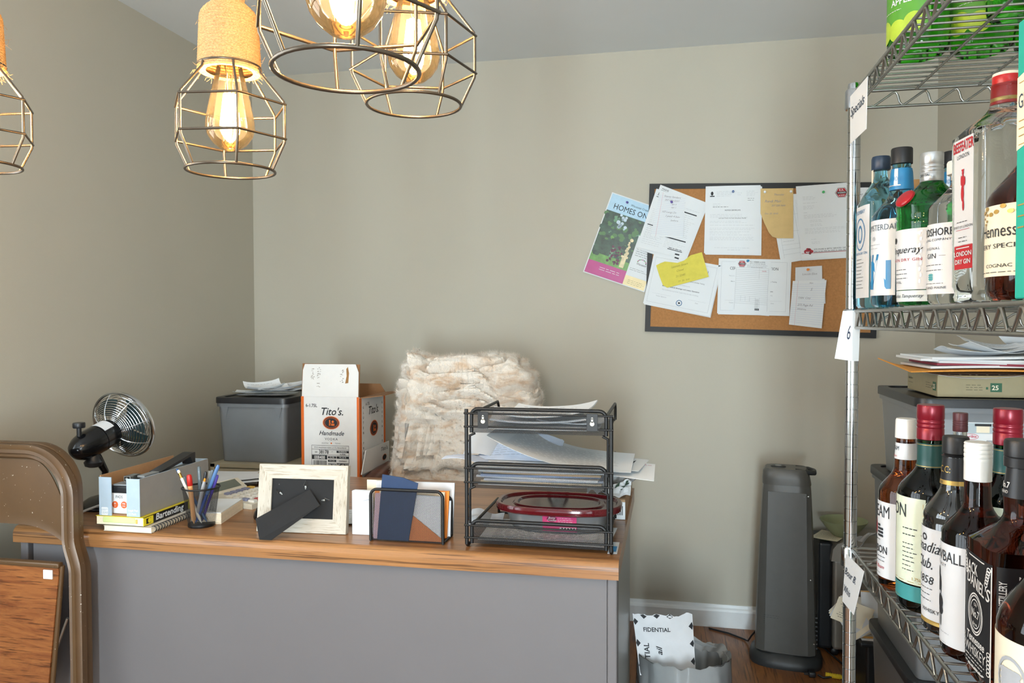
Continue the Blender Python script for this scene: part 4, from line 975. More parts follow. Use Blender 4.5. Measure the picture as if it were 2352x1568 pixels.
tote('storage_tote', 'clear grey storage tote with a black lid on the beige file cabinet in the corner', -1.69, -1.405, 2.668, 3.02, TZ, TZ + .245, lid_black)
hang = mat('hanging_folder_grey', '#5a5d5e', .8)
b = B(); b.rbox(-1.670, -1.425, 2.688, 2.98, TZ + .004, TZ + .20, .004); solo('file_bundle', b, hang, 'grey bundle of folders inside the tote on the file cabinet', 'folders')
zl_ = TZ + .2455
rr = random.Random(12)
for i, (x, y, w_, h_, rt, dz, cu, lf) in enumerate([(-1.55, 2.80, .20, .13, .1, 0, .003, (0, 0)), (-1.58, 2.78, .18, .08, .35, .006, .008, (.004, 0)), (-1.52, 2.80, .20, .09, -.25, .012, .010, (0, .004)), (-1.50, 2.76, .13, .07, .9, .014, .010, (0, .012)), (-1.48, 2.82, .15, .08, .3, .014, .010, (.014, .01)), (-1.54, 2.75, .14, .07, .8, .016, .022, (.006, .014))]):
    loose('receipt', (x, y), w_, h_, rt, zl_ + .001 + dz, paper if i % 2 else paper2, cu, ['lowest broad white receipt on the lid of the corner tote', 'receipt at the left of the pile on the corner tote, pointing toward the fan', 'long receipt across the middle of the pile on the corner tote', 'short curled receipt facing front on the pile on the corner tote', 'printed receipt at the right of the pile on the corner tote', 'most curled receipt peaking on top of the pile on the corner tote'][i], 'receipt', 'receipts on the corner tote', lf, 5, 80 + i)

# vodka carton on a low stand, its flaps open
stx = -1.20
solo('side_table', B().box(-1.318, -1.083, 2.59, 2.88, .665, .69).box(-1.31, -1.28, 2.60, 2.63, 0, .665).box(-1.12, -1.09, 2.60, 2.63, 0, .665).box(-1.31, -1.28, 2.84, 2.87, 0, .665).box(-1.12, -1.09, 2.84, 2.87, 0, .665), wood('dark_stand', '#3a2619', '#54382a', '#20130c'), 'small dark side table carrying the white and orange carton, almost wholly hidden', 'table')
tx0, tx1, ty0, ty1, tz0, tz1 = -1.312, -1.088, 2.605, 2.865, .691, .997
carton_w = mat('carton_white', '#e4e3e0', .55, var=.02); carton_o = mat('carton_orange', '#dd6a1f', .55, var=.04); carton_b = mat('carton_brown', '#8d6440', .8, var=.06)
tc = thing('bottle_carton', 'white and orange cardboard bottle carton with its front flap standing up', 'box', ((tx0 + tx1) / 2, (ty0 + ty1) / 2, tz0))
o = tc.location.copy()
MFr = Matrix(((1, 0, 0, tx0), (0, 0, -1, ty0), (0, 1, 0, tz0), (0, 0, 0, 1))); W_ = tx1 - tx0; H_ = tz1 - tz0
def emblem(b, x, y, s, M_, rx=1.0):
    b.disc(.026 * s, x, y, .0004, 1, M_, 60, ry=.019 * s, star=.07); b.disc(.0225 * s, x, y, .0008, 2, M_, 36, ry=.016 * s); b.disc(.020 * s, x, y, .0010, 1, M_, 36, ry=.0138 * s, ri=.94)
    for xx, hh, ww in ((-.006, .010, .004), (-.0035, .006, .003)): b.rect(x + xx * s, x + (xx + ww) * s, y - .008 * s, y + (hh - .006) * s, .0012, 1, M_)
    b.disc(.0022 * s, x - .0042 * s, y + .006 * s, .0012, 1, M_, 12); b.disc(.0035 * s, x + .005 * s, y + .003 * s, .0012, 1, M_, 14); b.rect(x + .001 * s, x + .010 * s, y - .008 * s, y - .002 * s, .0012, 1, M_)
b = B(o); b.box(tx0, tx1, ty0, ty0 + .004, tz0, tz1, 0)
b.rect(0, .011, 0, H_, .0003, 1, MFr); b.rect(W_ - .009, W_, 0, H_, .0003, 1, MFr)
b.text('6-1.75L', .0165, .018, H_ - .038, .0006, 3, MFr, 'LEFT', bold=.015, sx=.9)
b.text("Tito's.", .038, W_ * .53, H_ - .066, .0006, 3, MFr, shear=.28, bold=.012, sx=.95)
emblem(b, W_ * .52, H_ - .094, 1.3, MFr)
b.text('Handmade', .0225, W_ * .52, H_ - .139, .0006, 3, MFr, shear=.35, bold=.01, sx=.98)
b.text('VODKA', .0125, W_ * .52, H_ - .157, .0006, 3, MFr, sp=1.25); b.text('AUSTIN', .0062, W_ * .41, H_ - .170, .0006, 3, MFr, sp=1.2); b.text('TEXAS', .0062, W_ * .63, H_ - .170, .0006, 3, MFr, sp=1.2); b.disc(.003, W_ * .52, H_ - .168, .0006, 1, MFr, 10)
lx0, lx1, ly1 = .040, W_ - .040, H_ - .176
for r in ((lx0, lx1, ly1 - .0012, ly1), (lx0, lx0 + .0012, .01, ly1), (lx1 - .0012, lx1, .01, ly1), (lx0, lx1, ly1 - .0155, ly1 - .0143), (lx0, lx1, ly1 - .035, ly1 - .0338)): b.rect(*r, .0005, 3, MFr)
b.text("TITO'S HANDMADE VODKA, 6/1.75 LITER 80 PROOF", .0082, W_ / 2, ly1 - .0112, .0006, 3, MFr, sx=.66, bold=.02)
b.text('38178', .019, lx0 + .047, ly1 - .0305, .0006, 3, MFr, sx=.8, bold=.03); b.text('280', .009, lx0 + .017, ly1 - .028, .0006, 3, MFr, sx=.8); b.text('17', .006, lx0 + .079, ly1 - .025, .0006, 3, MFr)
b.rect(lx0, lx0 + .060, ly1 - .051, ly1 - .036, .0005, 3, MFr); b.text('008488', .0165, lx0 + .031, ly1 - .0495, .0008, 0, MFr, sx=.85, bold=.02)
for t_, xx, yy, sz, inv in (('PA-000006152', .072 + .048, .0245, .0072, 1), ('AL-F0146', .072 + .048, .0335, .0075, 0), ('MG-38178', .072 + .048, .0455, .0085, 1), ('OH-9232-D', .072 + .048, .058, .0082, 0), ('MI-2982', .079, .0455, .0078, 1), ('WV-5302', .079, .058, .0078, 1), ('NH-3405', .079, .074, .0105, 1), ('NC-44-237', .120, .076, .0150, 1)):
    wd = .047 if xx > .1 else .031
    if inv: b.rect(lx0 + xx - wd / 2, lx0 + xx + wd / 2, ly1 - yy - .0015, ly1 - yy + sz * .85, .0005, 3, MFr)
    b.text(t_, sz, lx0 + xx, ly1 - yy, .0009, 0 if inv else 3, MFr, sx=.72, bold=.02)
xx = lx0 + .007
while xx < lx0 + .056:
    q = rr.choice((.0007, .0011, .0017)); b.rect(xx, xx + q, ly1 - .088, ly1 - .055, .0006, 3, MFr); xx += q + rr.choice((.0008, .0012))
obj('front_panel', b, [carton_w, carton_o, ink, ink], tc)
MSd = Matrix(((0, 0, 1, tx1), (1, 0, 0, ty0), (0, 1, 0, tz0), (0, 0, 0, 1))); Dp = ty1 - ty0
b = B(o); b.box(tx1 - .004, tx1, ty0 + .004, ty1 - .004, tz0, tz1 - .005, 0); b.rect(.001, .022, 0, H_ - .005, .0003, 1, MSd); b.rect(Dp - .02, Dp - .001, 0, H_ - .005, .0003, 1, MSd)
for k, chh in enumerate('GLUTEN FREE'):
    for xx in (.037, Dp - .036): b.text(chh, .0125, xx, H_ - .045 - k * .0185, .0006, 3, MSd, bold=.02)
b.text('6-1.75L', .0155, .060, H_ - .036, .0006, 3, MSd, 'LEFT', sx=.8); b.text("Tito's.", .042, Dp * .52, H_ - .072, .0006, 3, MSd, shear=.28, bold=.012); emblem(b, Dp * .54, H_ - .128, 1.6, MSd)
obj('side_panel', b, [carton_w, carton_o, ink, ink], tc)
obj('side_panel', B(o).box(tx0, tx0 + .004, ty0 + .004, ty1 - .004, tz0, tz1 - .005), carton_b, tc)
obj('back_panel', B(o).box(tx0, tx1, ty1 - .004, ty1, tz0, tz1 - .002), carton_b, tc)
obj('bottom', B(o).box(tx0 + .004, tx1 - .004, ty0 + .004, ty1 - .004, tz0, tz0 + .004), carton_b, tc)
fz = tz1; fl = [(.004, 0), (W_ - .003, 0), (W_ - .004, .088), (W_ - .016, .117), (.012, .117), (.005, .095)]
b = B(o); MFl = MFr @ T((0, H_, -.002)) @ RX(math.radians(-5)); b.prism(fl, .003, 0, MFl)
tear = mat('torn_kraft', '#9c7140', .8); scuff = mat('scuff_grey', '#a7a19a', .8, var=.2, vs=150)
b.add([(.170, .048, .0034), (.182, .05, .0034), (.184, .085, .0034), (.179, .108, .0034), (.173, .10, .0034), (.175, .075, .0034)], [(0, 1, 2, 3, 4, 5)], 1, False, MFl)
for xx, y0_, y1_, nn in ((.042, .06, .10, 16), (.066, .03, .105, 26), (.155, .05, .095, 14)):
    for k in range(nn): q = rr.uniform(-.006, .006); y = rr.uniform(y0_, y1_); b.rect(xx + q, xx + q + rr.uniform(.002, .006), y, y + rr.uniform(.001, .004), .0034, 2, MFl)
obj('front_flap', b, [carton_w, tear, scuff], tc)
obj('back_flap', B(o).prism([(.0, 0), (W_ - .002, 0), (W_ - .002, .115), (0, .118)], .003, 0, Matrix(((1, 0, 0, tx0 - .001), (0, 0, -1, ty0 - .0062), (0, 1, 0, tz1 + .001), (0, 0, 0, 1))) @ T((0, 0, -.016)) @ RX(math.radians(-5))), carton_b, tc)
MR = Matrix(((0, 1, 0, tx1 - .002), (1, 0, 0, ty0 + .01), (0, 0, 1, tz1 - .006), (0, 0, 0, 1)))
b = B(o); b.prism([(0, 0), (Dp - .02, 0), (Dp - .045, .085), (.02, .078)], .003, 0, MR @ RX(math.radians(6))); obj('side_flap', b, carton_b, tc)
b = B(o); MBf = Matrix(((1, 0, 0, tx0), (0, 0, -1, ty1), (0, 1, 0, tz1 - .002), (0, 0, 0, 1))); b.prism([(0.02, 0), (W_, 0), (W_ - .02, .03), (.03, .03)], .003, 0, MBf); obj('rear_flap', b, carton_b, tc)

cpc = [atX(px, py, tx1 + .016) for px, py in ((840, 1034), (893, 1012), (893, 1062), (830, 1090))]
cf = lambda u, v: cpc[3] * (1 - u) * (1 - v) + cpc[2] * u * (1 - v) + cpc[1] * u * v + cpc[0] * (1 - u) * v
b = B(); b.sheet(4, 4, cf, .003, 0); cw_ = (cpc[1] - cpc[0]).length; chh = (cpc[0] - cpc[3]).length; cfn = lambda x, y, z: cf(x / cw_, y / chh) + V((.0017 + z, 0, 0))
b.text("Tito's.", .022, cw_ * .78, chh * .68, .0004, 2, None, shear=.28, fn=cfn, sx=1.4); b.disc(.020, cw_ * .80, chh * .36, .0004, 1, None, 40, cfn, .013, star=.07); b.disc(.017, cw_ * .80, chh * .36, .0008, 2, None, 30, cfn, .0105)
solo('carton_piece', b, [carton_w, carton_o, ink], 'loose white carton piece leaning on the right side of the white and orange carton', 'cardboard')

# armchair with a fluffy throw over its back
leather = mat('dark_chair_leather', '#2a2624', .45, bmp=.2); armwood = wood('mahogany_arm', '#3c1d12', '#6b3622', '#1f0d07', (5, 30, 30), .3)
ac = thing('office_armchair', 'dark office chair with curved mahogany arms behind the desk, under a fluffy throw', 'chair', (-.76, 2.62, 0))
o = ac.location.copy()
obj('seat', B(o).rbox(-1.0, -.52, 2.46, 2.80, .42, .52, .04), leather, ac)
obj('backrest', B(o).rbox(-.965, -.545, 2.795, 2.86, .56, 1.06, .03, 0), leather, ac)
b = B(o); b.box(-.80, -.72, 2.74, 2.80, .44, .47); b.tube([(-.76, 2.79, .45), (-.76, 2.845, .47), (-.76, 2.845, .60)], .02, 8); obj('back_bracket', b, black_metal, ac)
for sgn in (-1, 1):
    xx = -.76 + sgn * .268
    b = B(o); pts = []
    for k in range(13):
        u = k / 12; pts.append((xx + sgn * .012 * math.sin(u * PI), 2.43 + .40 * u, .675 + .020 * math.sin(u * PI * .9) + .045 * u ** 2))
    vs = []; fs = []
    for i, p in enumerate(pts):
        u = i / 12; wd = .030 + .008 * math.sin(u * PI); hh = .018
        for k in range(10): a = 2 * PI * k / 10; vs.append((p[0] + wd * math.cos(a), p[1], p[2] + hh * math.sin(a)))
    for i in range(12):
        for k in range(10): fs.append((i * 10 + k, i * 10 + (k + 1) % 10, (i + 1) * 10 + (k + 1) % 10, (i + 1) * 10 + k))
    fs += [tuple(range(10))[::-1], tuple(120 + k for k in range(10))]
    b.add(vs, fs, 0, True); b.tube([(xx, 2.50, .66), (xx, 2.54, .56), (xx - sgn * .04, 2.60, .47)], .017, 8); b.tube([(xx, 2.74, .69), (xx, 2.72, .58), (xx - sgn * .04, 2.68, .47)], .017, 8)
    obj('armrest', b, armwood, ac)
b = B(o); b.tube([(-.76, 2.62, .09), (-.76, 2.62, .43)], .03, 12)
for k in range(5):
    a = 2 * PI * k / 5 + .3; b.tube([(-.76, 2.62, .10), (-.76 + .28 * math.cos(a), 2.62 + .28 * math.sin(a), .065)], .02, 8)
obj('pedestal', b, black_metal, ac)
for k in range(5):
    a = 2 * PI * k / 5 + .3; c = V((-.76 + .28 * math.cos(a), 2.62 + .28 * math.sin(a), .026)); obj('caster', B(o).lathe([(.012, -.022), (.026, -.018), (.026, .018), (.012, .022)], 18, M=T(c) @ RX(PI / 2) @ RY(a)), black_plastic, ac)

fur, _nt, _bs, _N, _L = base_nodes('cream_fur')
_a = tex(_nt, coords(_nt, (.8, .8, 1.6)), 14, 4, .6, .8); _c1 = ramp_mix(_nt, _a, lin('#d6b797'), lin('#f2e9dc'), .30, .52)
_L(_c1, _bs.inputs['Base Color']); _bs.inputs['Roughness'].default_value = .95; _bs.inputs['Sheen Weight'].default_value = .35
bump(_nt, _bs, tex(_nt, coords(_nt, (1, 1, .6)), 130, 4, .7), 1.0, .006)
th_c = V((-.735, 2.765, .845))
def throw_pt(u, v):
    """u around the horizontal section (0..1, closed), v from the hem to the top"""
    a = 2 * PI * u; ph = PI * (v - .5); e1, e2 = .45, .42
    sg = lambda q, e: math.copysign(abs(q) ** e, q)
    cx_, cy_ = sg(math.cos(a), e1), sg(math.sin(a), e1); cp_, sp_ = sg(math.cos(ph), e2), sg(math.sin(ph), e2)
    z = sp_ * .283; w_ = .258 + .012 * (0 if z > 0 else -z / .275) ; x = cx_ * cp_ * w_; y = cy_ * cp_ * (.098 + .02 * max(0, -z) / .27)
    x += -.012 * (z / .275)  * .0
    # chunky ruched knit: puffs parted by creases, and a thick braid down the left edge
    n0 = V((cx_ * .3, cy_, sp_)).normalized()
    q = V((x * 1.0, y, z))
    wx = .9 * noise.noise(V((x * 9, y * 6, z * 9 + 3))); wz = 1.1 * noise.noise(V((x * 7 + 5, y * 6, z * 6)))
    a1 = noise.noise(V((x * 9.5 + wx, y * 8, z * 22 + wz))); a2 = noise.noise(V((x * 24 + wz, y * 20, z * 50 + 9)))
    dsp = .014 - .026 * max(0, 1 - abs(a1) / .24) ** 1.2 + .012 * abs(a1) - .006 * max(0, 1 - abs(a2) / .16) + .008 * noise.noise(V((x * 6, y * 5, z * 7)))
    if x < -.13 and y < .02:
        k = 1 - min(1, abs(x + .18) / .055); dsp += .034 * max(0, k) ** .6 + .016 * max(0, k) * math.sin(z * 70 + math.copysign(1.3, x + .18)) - (.030 * max(0, 1 - abs(x + .118) / .016))
    p = q + n0 * dsp
    p.x += -.02 * max(0, -z / .27) + .012 * math.sin(z * 9 + 1) + (.012 if x > 0 else 0) * max(0, z / .27)
    p.z += .010 * math.sin(x * 11 + .6) * max(0, sp_)
    return th_c + p
b = B(); NU, NV = 260, 170; vs = []; fs = []
for j in range(NV + 1):
    for i in range(NU):
        v = .004 + .992 * j / NV; vs.append(throw_pt(i / NU, v))
for j in range(NV):
    for i in range(NU): fs.append((j * NU + i, j * NU + (i + 1) % NU, (j + 1) * NU + (i + 1) % NU, (j + 1) * NU + i))
fs += [tuple(range(NU))[::-1], tuple(NV * NU + i for i in range(NU))]
b.add(vs, fs, 0, True)
thr = solo('throw_blanket', b, fur, 'fluffy cream and tan faux fur throw draped over the chair back', 'blanket')
ps = thr.modifiers.new('fur', 'PARTICLE_SYSTEM').particle_system; pt = ps.settings
pt.type = 'HAIR'; pt.count = 60000; pt.hair_length = .008; pt.hair_step = 3; pt.use_advanced_hair = True; pt.brownian_factor = .004; pt.factor_random = .0
pt.root_radius = .055; pt.tip_radius = .01; pt.radius_scale = .006; pt.render_step = 2; pt.material = 1

# ------------------------------------------------------------------ cork board and its papers
YB = 3.283
TL, TR, BL, BR = (atY(*q, YB) for q in ((1491, 421), (2021, 417), (1481, 761), (2018, 775)))
ux = (TR - TL).normalized(); CW = ((TR - TL).length + (BR - BL).length) / 2; CH = ((TL - BL).length + (TR - BR).length) / 2
MB_ = frame(BL, ux, (TL - BL)); MB_.translation.y = YB
bd = thing('cork_board', 'black framed cork notice board hung slightly crooked on the back wall', 'notice board', MB_ @ V((CW / 2, 0, 0)))
o = bd.location.copy()
cork = mat('cork', '#ad7a49', .9, var=.12, vs=150, bmp=.3, bscale=260, specks=('#8f6138', 230, .70)); frame_blk = mat('black_frame', '#121111', .55, var=.08)
obj('cork_panel', B(o).box(.015, CW - .015, .015, CH - .015, -.012, -.003, 0, MB_), cork, bd)
fw = .0215
for poly in ([(0, 0), (CW, 0), (CW - fw, fw), (fw, fw)], [(0, CH), (fw, CH - fw), (CW - fw, CH - fw), (CW, CH)], [(0, 0), (fw, fw), (fw, CH - fw), (0, CH)], [(CW, 0), (CW, CH), (CW - fw, CH - fw), (CW - fw, fw)]):
    b = B(o); n = 4; i_ = [0, 1, 2, 3]
    vs = [(x, y, -.014) for x, y in poly] + [(x, y, .0) for x, y in poly]; b.add(vs, [(3, 2, 1, 0), (4, 5, 6, 7)] + [(k, (k + 1) % 4, 4 + (k + 1) % 4, 4 + k) for k in range(4)], 0, False, MB_)
    obj('frame_rail', b, frame_blk, bd)
class Sheet:
    """a paper on the board: corners in the photo TL TR BR BL, lying at depth y; print with .p(x 0..1, y 0..1 from the top)"""
    def __init__(s, q, y, curl=.0, cx=(0, 0, 0, 0)):
        s.c = [atY(px, py, y) for px, py in q]; s.w = (s.c[1] - s.c[0]).length; s.h = (s.c[3] - s.c[0]).length; s.cx = cx; s.curl = curl
    def at(s, u, v, z=0):
        a, b_, c, d = s.c; p = a * (1 - u) * (1 - v) + b_ * u * (1 - v) + c * u * v + d * (1 - u) * v
        k = s.cx; lift = k[0] * max(0, 1 - u - v) ** 2 + k[1] * max(0, u - v) ** 2 + k[2] * max(0, u + v - 1) ** 2 + k[3] * max(0, v - u) ** 2 + s.curl * math.sin(PI * u)
        return V((p.x, p.y - lift - z, p.z))
    def fn(s): return lambda x, y, z: s.at(x / s.w, 1 - y / s.h, z)
    def body(s, b, m=0, hole=None, th=.0006, n=12, m2=None): b.sheet(n, n, lambda u, v: s.at(u, 1 - v), th, m, m2=m2); return b
ZC = YB + .0025
def stack(b, S, q, y, k): S.body(b)
# flyer
S = Sheet([(1406, 441), (1519, 477), (1478, 671), (1339, 625)], 3.2965)
S = Sheet([(1406, 441), (1541, 487), (1480, 671), (1339, 624)], 3.2940)
b = B(); S.body(b); f = S.fn(); w_, h_ = S.w, S.h
sky = mat('flyer_blue', '#a9cbe0', .4); forest = mat('flyer_green', '#2c4a37', .4, var=.7, vs=26, specks=('#5f8f6c', 24, .60)); mag = mat('flyer_magenta', '#ae2a7c', .4); sand = mat('flyer_sand', '#e3d19b', .4)
lawn = mat('flyer_lawn', '#5f9140', .4, var=.3, vs=40); stone = mat('flyer_stone', '#d9cba4', .5, var=.25, vs=60); plum = mat('flyer_plum', '#5a3046', .5, var=.4, vs=70)
m_ = .004
b.rect(m_, w_ - m_, h_ * .79, h_ - m_, .0007, 1, None, f, 6); b.rect(m_, w_ * .64, h_ * .17, h_ * .79, .0008, 2, None, f, 6); b.rect(w_ * .64, w_ - m_, h_ * .62, h_ * .79, .0008, 2, None, f, 4)
b.rect(m_, w_ * .64, h_ * .17, h_ * .27, .0010, 5, None, f, 6); b.rect(m_, w_ * .64, m_, h_ * .17, .0010, 3, None, f, 6); b.rect(w_ * .64, w_ - m_, m_, h_ * .13, .0010, 4, None, f, 4)
rf = random.Random(3)
for k in range(70):
    x = rf.uniform(.03, .62) * w_; y = rf.uniform(.26, .78) * h_; r = rf.uniform(.004, .012); b.disc(r, x, y, .0011 + k * 2e-6, rf.choice((2, 2, 8, 8, 9, 5)) if y < h_ * .5 else rf.choice((2, 8, 9, 9)), None, 7, f, r * rf.uniform(.5, 1.2))
for k in range(16): x = rf.uniform(.25, .40) * w_; y = rf.uniform(.60, .78) * h_; b.disc(rf.uniform(.003, .009), x, y, .0013, 10, None, 7, f)
for k in range(30): x = rf.uniform(.28, .48) * w_; y = rf.uniform(.20, .42) * h_; b.disc(rf.uniform(.002, .007), x, y, .0013 + k * 1e-6, 7, None, 6, f)
b.rect(w_ * .50, w_ * .57, h_ * .19, h_ * .31, .0015, 6, None, f); b.rect(w_ * .48, w_ * .59, h_ * .31, h_ * .335, .0016, 6, None, f)
for k in range(7): b.disc(.008 - .0006 * k, w_ * (.545 + .012 * math.sin(k * 2)), h_ * (.35 + .025 * k), .0017, 6, None, 9, f)
b.disc(.0075, w_ * .56, h_ * .535, .0018, 6, None, 12, f)
b.text('Wiscasset Creative Alliance', .0125, w_ * .36, h_ * .915, .0010, 11, None, 'LEFT', .1, sx=.9, fn=f); b.text('HOMES ON', .033, w_ * .10, h_ * .825, .0010, 11, None, 'LEFT', sx=.88, fn=f)
b.lines(w_ * .22, h_ * .115, w_ * .36, 2, .009, .0035, .0012, 0, None, .1, f, .02); b.lines(w_ * .70, h_ * .08, w_ * .26, 3, .007, .002, .0012, 11, None, .2, f, .012)
b.lines(w_ * .68, h_ * .46, w_ * .28, 4, .009, .0025, .001, 11, None, .2, f, .012); b.text('Wiscasset', .0125, w_ * .82, h_ * .285, .001, 11, None, shear=.4, sx=.8, fn=f)
for k in range(9): a = PI * k / 8; b.disc(.0026, w_ * .82 + .017 * math.cos(a), h_ * .32 + .013 * math.sin(a), .001, (9, 3, 5)[k % 3], None, 7, f)
b.lines(w_ * .67, h_ * .225, w_ * .29, 2, .007, .002, .001, 11, None, .2, f, .012)
solo('flyer', b, [paper, sky, forest, mag, sand, lawn, stone, plum, mat('flyer_dark_green', '#1e3328', .4), mat('flyer_leaf', '#47723c', .4), mat('flyer_haze', '#b9cbd6', .4), ink], 'colourful art flyer headed HOMES ON pinned at the left of the cork board', 'flyer')
def doc(name, label, q, y, draw, mats_=None, cx=(0, 0, 0, 0), curl=0, cat='paper', m0=None, group='papers pinned to the cork board', copies=0):
    S_ = Sheet(q, y, curl, cx); b_ = B()
    for k in range(copies): Sheet([(px + 2 + 1.5 * k, py + 2.5 + k) for px, py in q], y + .0012 + .0008 * k, curl).body(b_)
    S_.body(b_)
    draw(b_, S_, S_.fn(), S_.w, S_.h); return solo(name, b_, [m0 or paper, ink, grey_ink, red_ink, pencil_ink, mat('rule_blue', '#b4bfd8', .8), mat('rule_pink', '#d8a3ad', .8), mat('seal_blue', '#3f6f96', .6)] + (mats_ or []), label, cat, group)
def hexlogo(b, x, y, s, f, z=.0008):
    hexp = lambda k: [(x + k * s * q, y + k * s * r_) for q, r_ in ((-1, 0), (-.55, .78), (.55, .78), (1, 0), (.55, -.78), (-.55, -.78))]
    for k, mm, zz in ((1.0, 1, z), (.93, 0, z + .0002), (.86, 3, z + .0004)): b.add([f(px, py, zz) for px, py in hexp(k)][::-1], [(0, 1, 2, 3, 4, 5)], mm)
    b.text('R.A.', s * .42, x, y + s * .28, z + .0007, 0, bold=.03, fn=f); b.rect(x - s * .74, x + s * .74, y - s * .22, y + s * .20, z + .0006, 1, None, f); b.text('WEBBER', s * .40, x, y - s * .15, z + .0009, 0, bold=.03, sx=.85, fn=f); b.text('& SONS', s * .26, x, y - s * .52, z + .0007, 0, bold=.03, fn=f)
def d_form(b, S_, f, w, h):
    b.text('MAINE', .010, .012, h - .016, .0006, 1, None, 'LEFT', bold=.02, fn=f); b.rect(.010, .04, h - .021, h - .0185, .0006, 1, None, f)
    b.lines(.02, h - .03, w * .9, 1, .01, .0013, .0006, 2, None, .1, f); b.rect(w * .56, w - .014, h * .80, h * .82, .0006, 1, None, f); b.lines(w * .56, h * .76, w * .4, 12, .0085, .0013, .0006, 2, None, .4, f)
    b.rect(.012, w * .2, h * .42, h * .435, .0006, 1, None, f); b.lines(.012, h * .40, w * .3, 6, .009, .0013, .0006, 2, None, .4, f); b.rect(w * .45, w - .02, h * .29, h * .31, .0006, 1, None, f); b.lines(w * .5, h * .27, w * .42, 6, .007, .0013, .0006, 2, None, .4, f)
    b.lines(.012, h * .27, w * .4, 6, .0085, .0013, .0006, 2, None, .2, f); b.rect(w * .6, w - .02, h * .10, h * .112, .0006, 1, None, f); b.lines(w * .62, h * .125, w * .3, 1, .01, .005, .0006, 1, None, .2, f); b.lines(.014, h * .70, w * .3, 14, .0075, .0013, .0006, 2, None, .3, f)
    b.rect(w * .78, w * .87, .008, .014, .0006, 1, None, f)
doc('form_sheet', 'tilted white form under the lined note, its corner touching the yellow note', [(1517, 424), (1625, 466), (1571, 604), (1464, 570)], 3.2800, d_form, copies=1)
def d_form2(b, S_, f, w, h):
    b.disc(.006, .02, h - .016, .0006, 1, None, 14, f, ri=.7); b.lines(.035, h - .018, w * .5, 1, .01, .0025, .0006, 2, None, .1, f); d_form(b, S_, f, w * .99, h * .96)
doc('form_sheet', 'second tilted form, lying over the first one at its lower left', [(1508, 433), (1619, 471), (1574, 595), (1462, 567)], 3.2784, d_form2, cx=(0, 0, 0, .006))
def d_lined(b, S_, f, w, h, seed=1, marg=.14, n=22):
    for k in range(n): b.rect(0, w, h * (.92 - .9 * k / n), h * (.92 - .9 * k / n) + .0006, .0006, 5, None, f, 8)
    b.rect(w * marg, w * marg + .0008, 0, h, .0007, 6, None, f)
def d_note1(b, S_, f, w, h):
    d_lined(b, S_, f, w, h)
    for t_, x, y, sz in (('Stacey Sanders', .2, .90, .011), ('207 686-2237', .25, .82, .010), ('apt 5', .52, .74, .009), ('apt 1', .52, .67, .009), ('107 Langs Dr', .2, .55, .010), ('I paid 4 bev', .36, .46, .011), ('before', .55, .37, .010)): b.text(t_, sz, w * x, h * y, .0009, 4, None, 'LEFT', .3, fn=f)
doc('lined_note', 'white lined note pinned over the tilted forms with a purple pin', [(1515, 440), (1574, 448), (1569, 547), (1495, 542)], 3.2772, d_note1, cx=(0, 0, .004, .002))
def d_letter(b, S_, f, w, h):
    b.disc(.0055, .026, h - .030, .0006, 1, None, 7, f, .0085); b.rect(.018, .036, h - .043, h - .039, .0006, 1, None, f); b.lines(.044, h - .023, .06, 4, .006, .0014, .0006, 2, None, .4, f); b.lines(.16, h - .023, .046, 4, .006, .0013, .0006, 2, None, .4, f); b.lines(.125, h - .030, .02, 2, .007, .0013, .0006, 2, None, .3, f)
    b.lines(.165, h - .052, .03, 2, .007, .0022, .0006, 1, None, .3, f); b.lines(.03, h - .072, .035, 3, .006, .0013, .0006, 2, None, .3, f); b.lines(.03, h - .085, .065, 1, .006, .003, .0006, 1, None, .1, f)
    b.text('NOTICE CERTIFICATE', .0062, w / 2, h - .10, .0006, 1, None, bold=.02, fn=f); b.lines(.02, h - .115, w - .045, 3, .0058, .0012, .0006, 2, None, .3, f); b.text('DO NOT POST IN THE ORIGINAL FRAME', .0058, w / 2, h - .132, .0006, 1, None, bold=.02, fn=f)
    for yy, n in ((.142, 2), (.158, 1), (.170, 2), (.184, 2), (.197, 1), (.206, 3)): b.lines(.02, h - yy, w - .04, n, .0055, .0012, .0006, 2, None, .35, f)
    b.lines(.04, .022, w * .7, 1, .006, .0012, .0006, 2, None, .1, f); b.lines(.09, .014, .05, 1, .006, .0015, .0006, 2, None, .1, f)
doc('letter', 'large white printed letter under a dark blue pin, top centre of the board', [(1621, 428), (1747, 425), (1745, 583), (1617, 581)], 3.2790, d_letter, copies=2, curl=.003)
kraft_p = mat('kraft_note', '#d2b57c', .8, var=.05)
S = Sheet([(1747, 433), (1822, 432), (1822, 547), (1747, 547)], 3.2775); b = B(); f = S.fn(); w_, h_ = S.w, S.h
pl = [(0, h_), (w_, h_), (w_, 0), (w_ * .52, .0), (w_ * .36, .006), (w_ * .25, h_ * .12), (w_ * .12, h_ * .30), (0, h_ * .50)]
vs = [f(x, y, .0) for x, y in pl] + [f(x, y, -.0006) for x, y in pl]; n = len(pl); b.add(vs, [tuple(range(n))[::-1], tuple(range(n, 2 * n))] + [(k, (k + 1) % n, n + (k + 1) % n, n + k) for k in range(n)])
for t_, x, y, sz in (('Thursday', .4, .86, .0105), ('Randi Mair', .12, .72, .0145), ('207 228 7600', .33, .64, .0095), ('Dec 20 18:45', .12, .48, .0095)): b.text(t_, sz, w_ * x, h_ * y, .0008, 1, None, 'LEFT', .3, fn=f)
solo('kraft_note', b, [kraft_p, pencil_ink], 'torn tan kraft note with two white pins near the top centre of the board', 'note', 'papers pinned to the cork board')
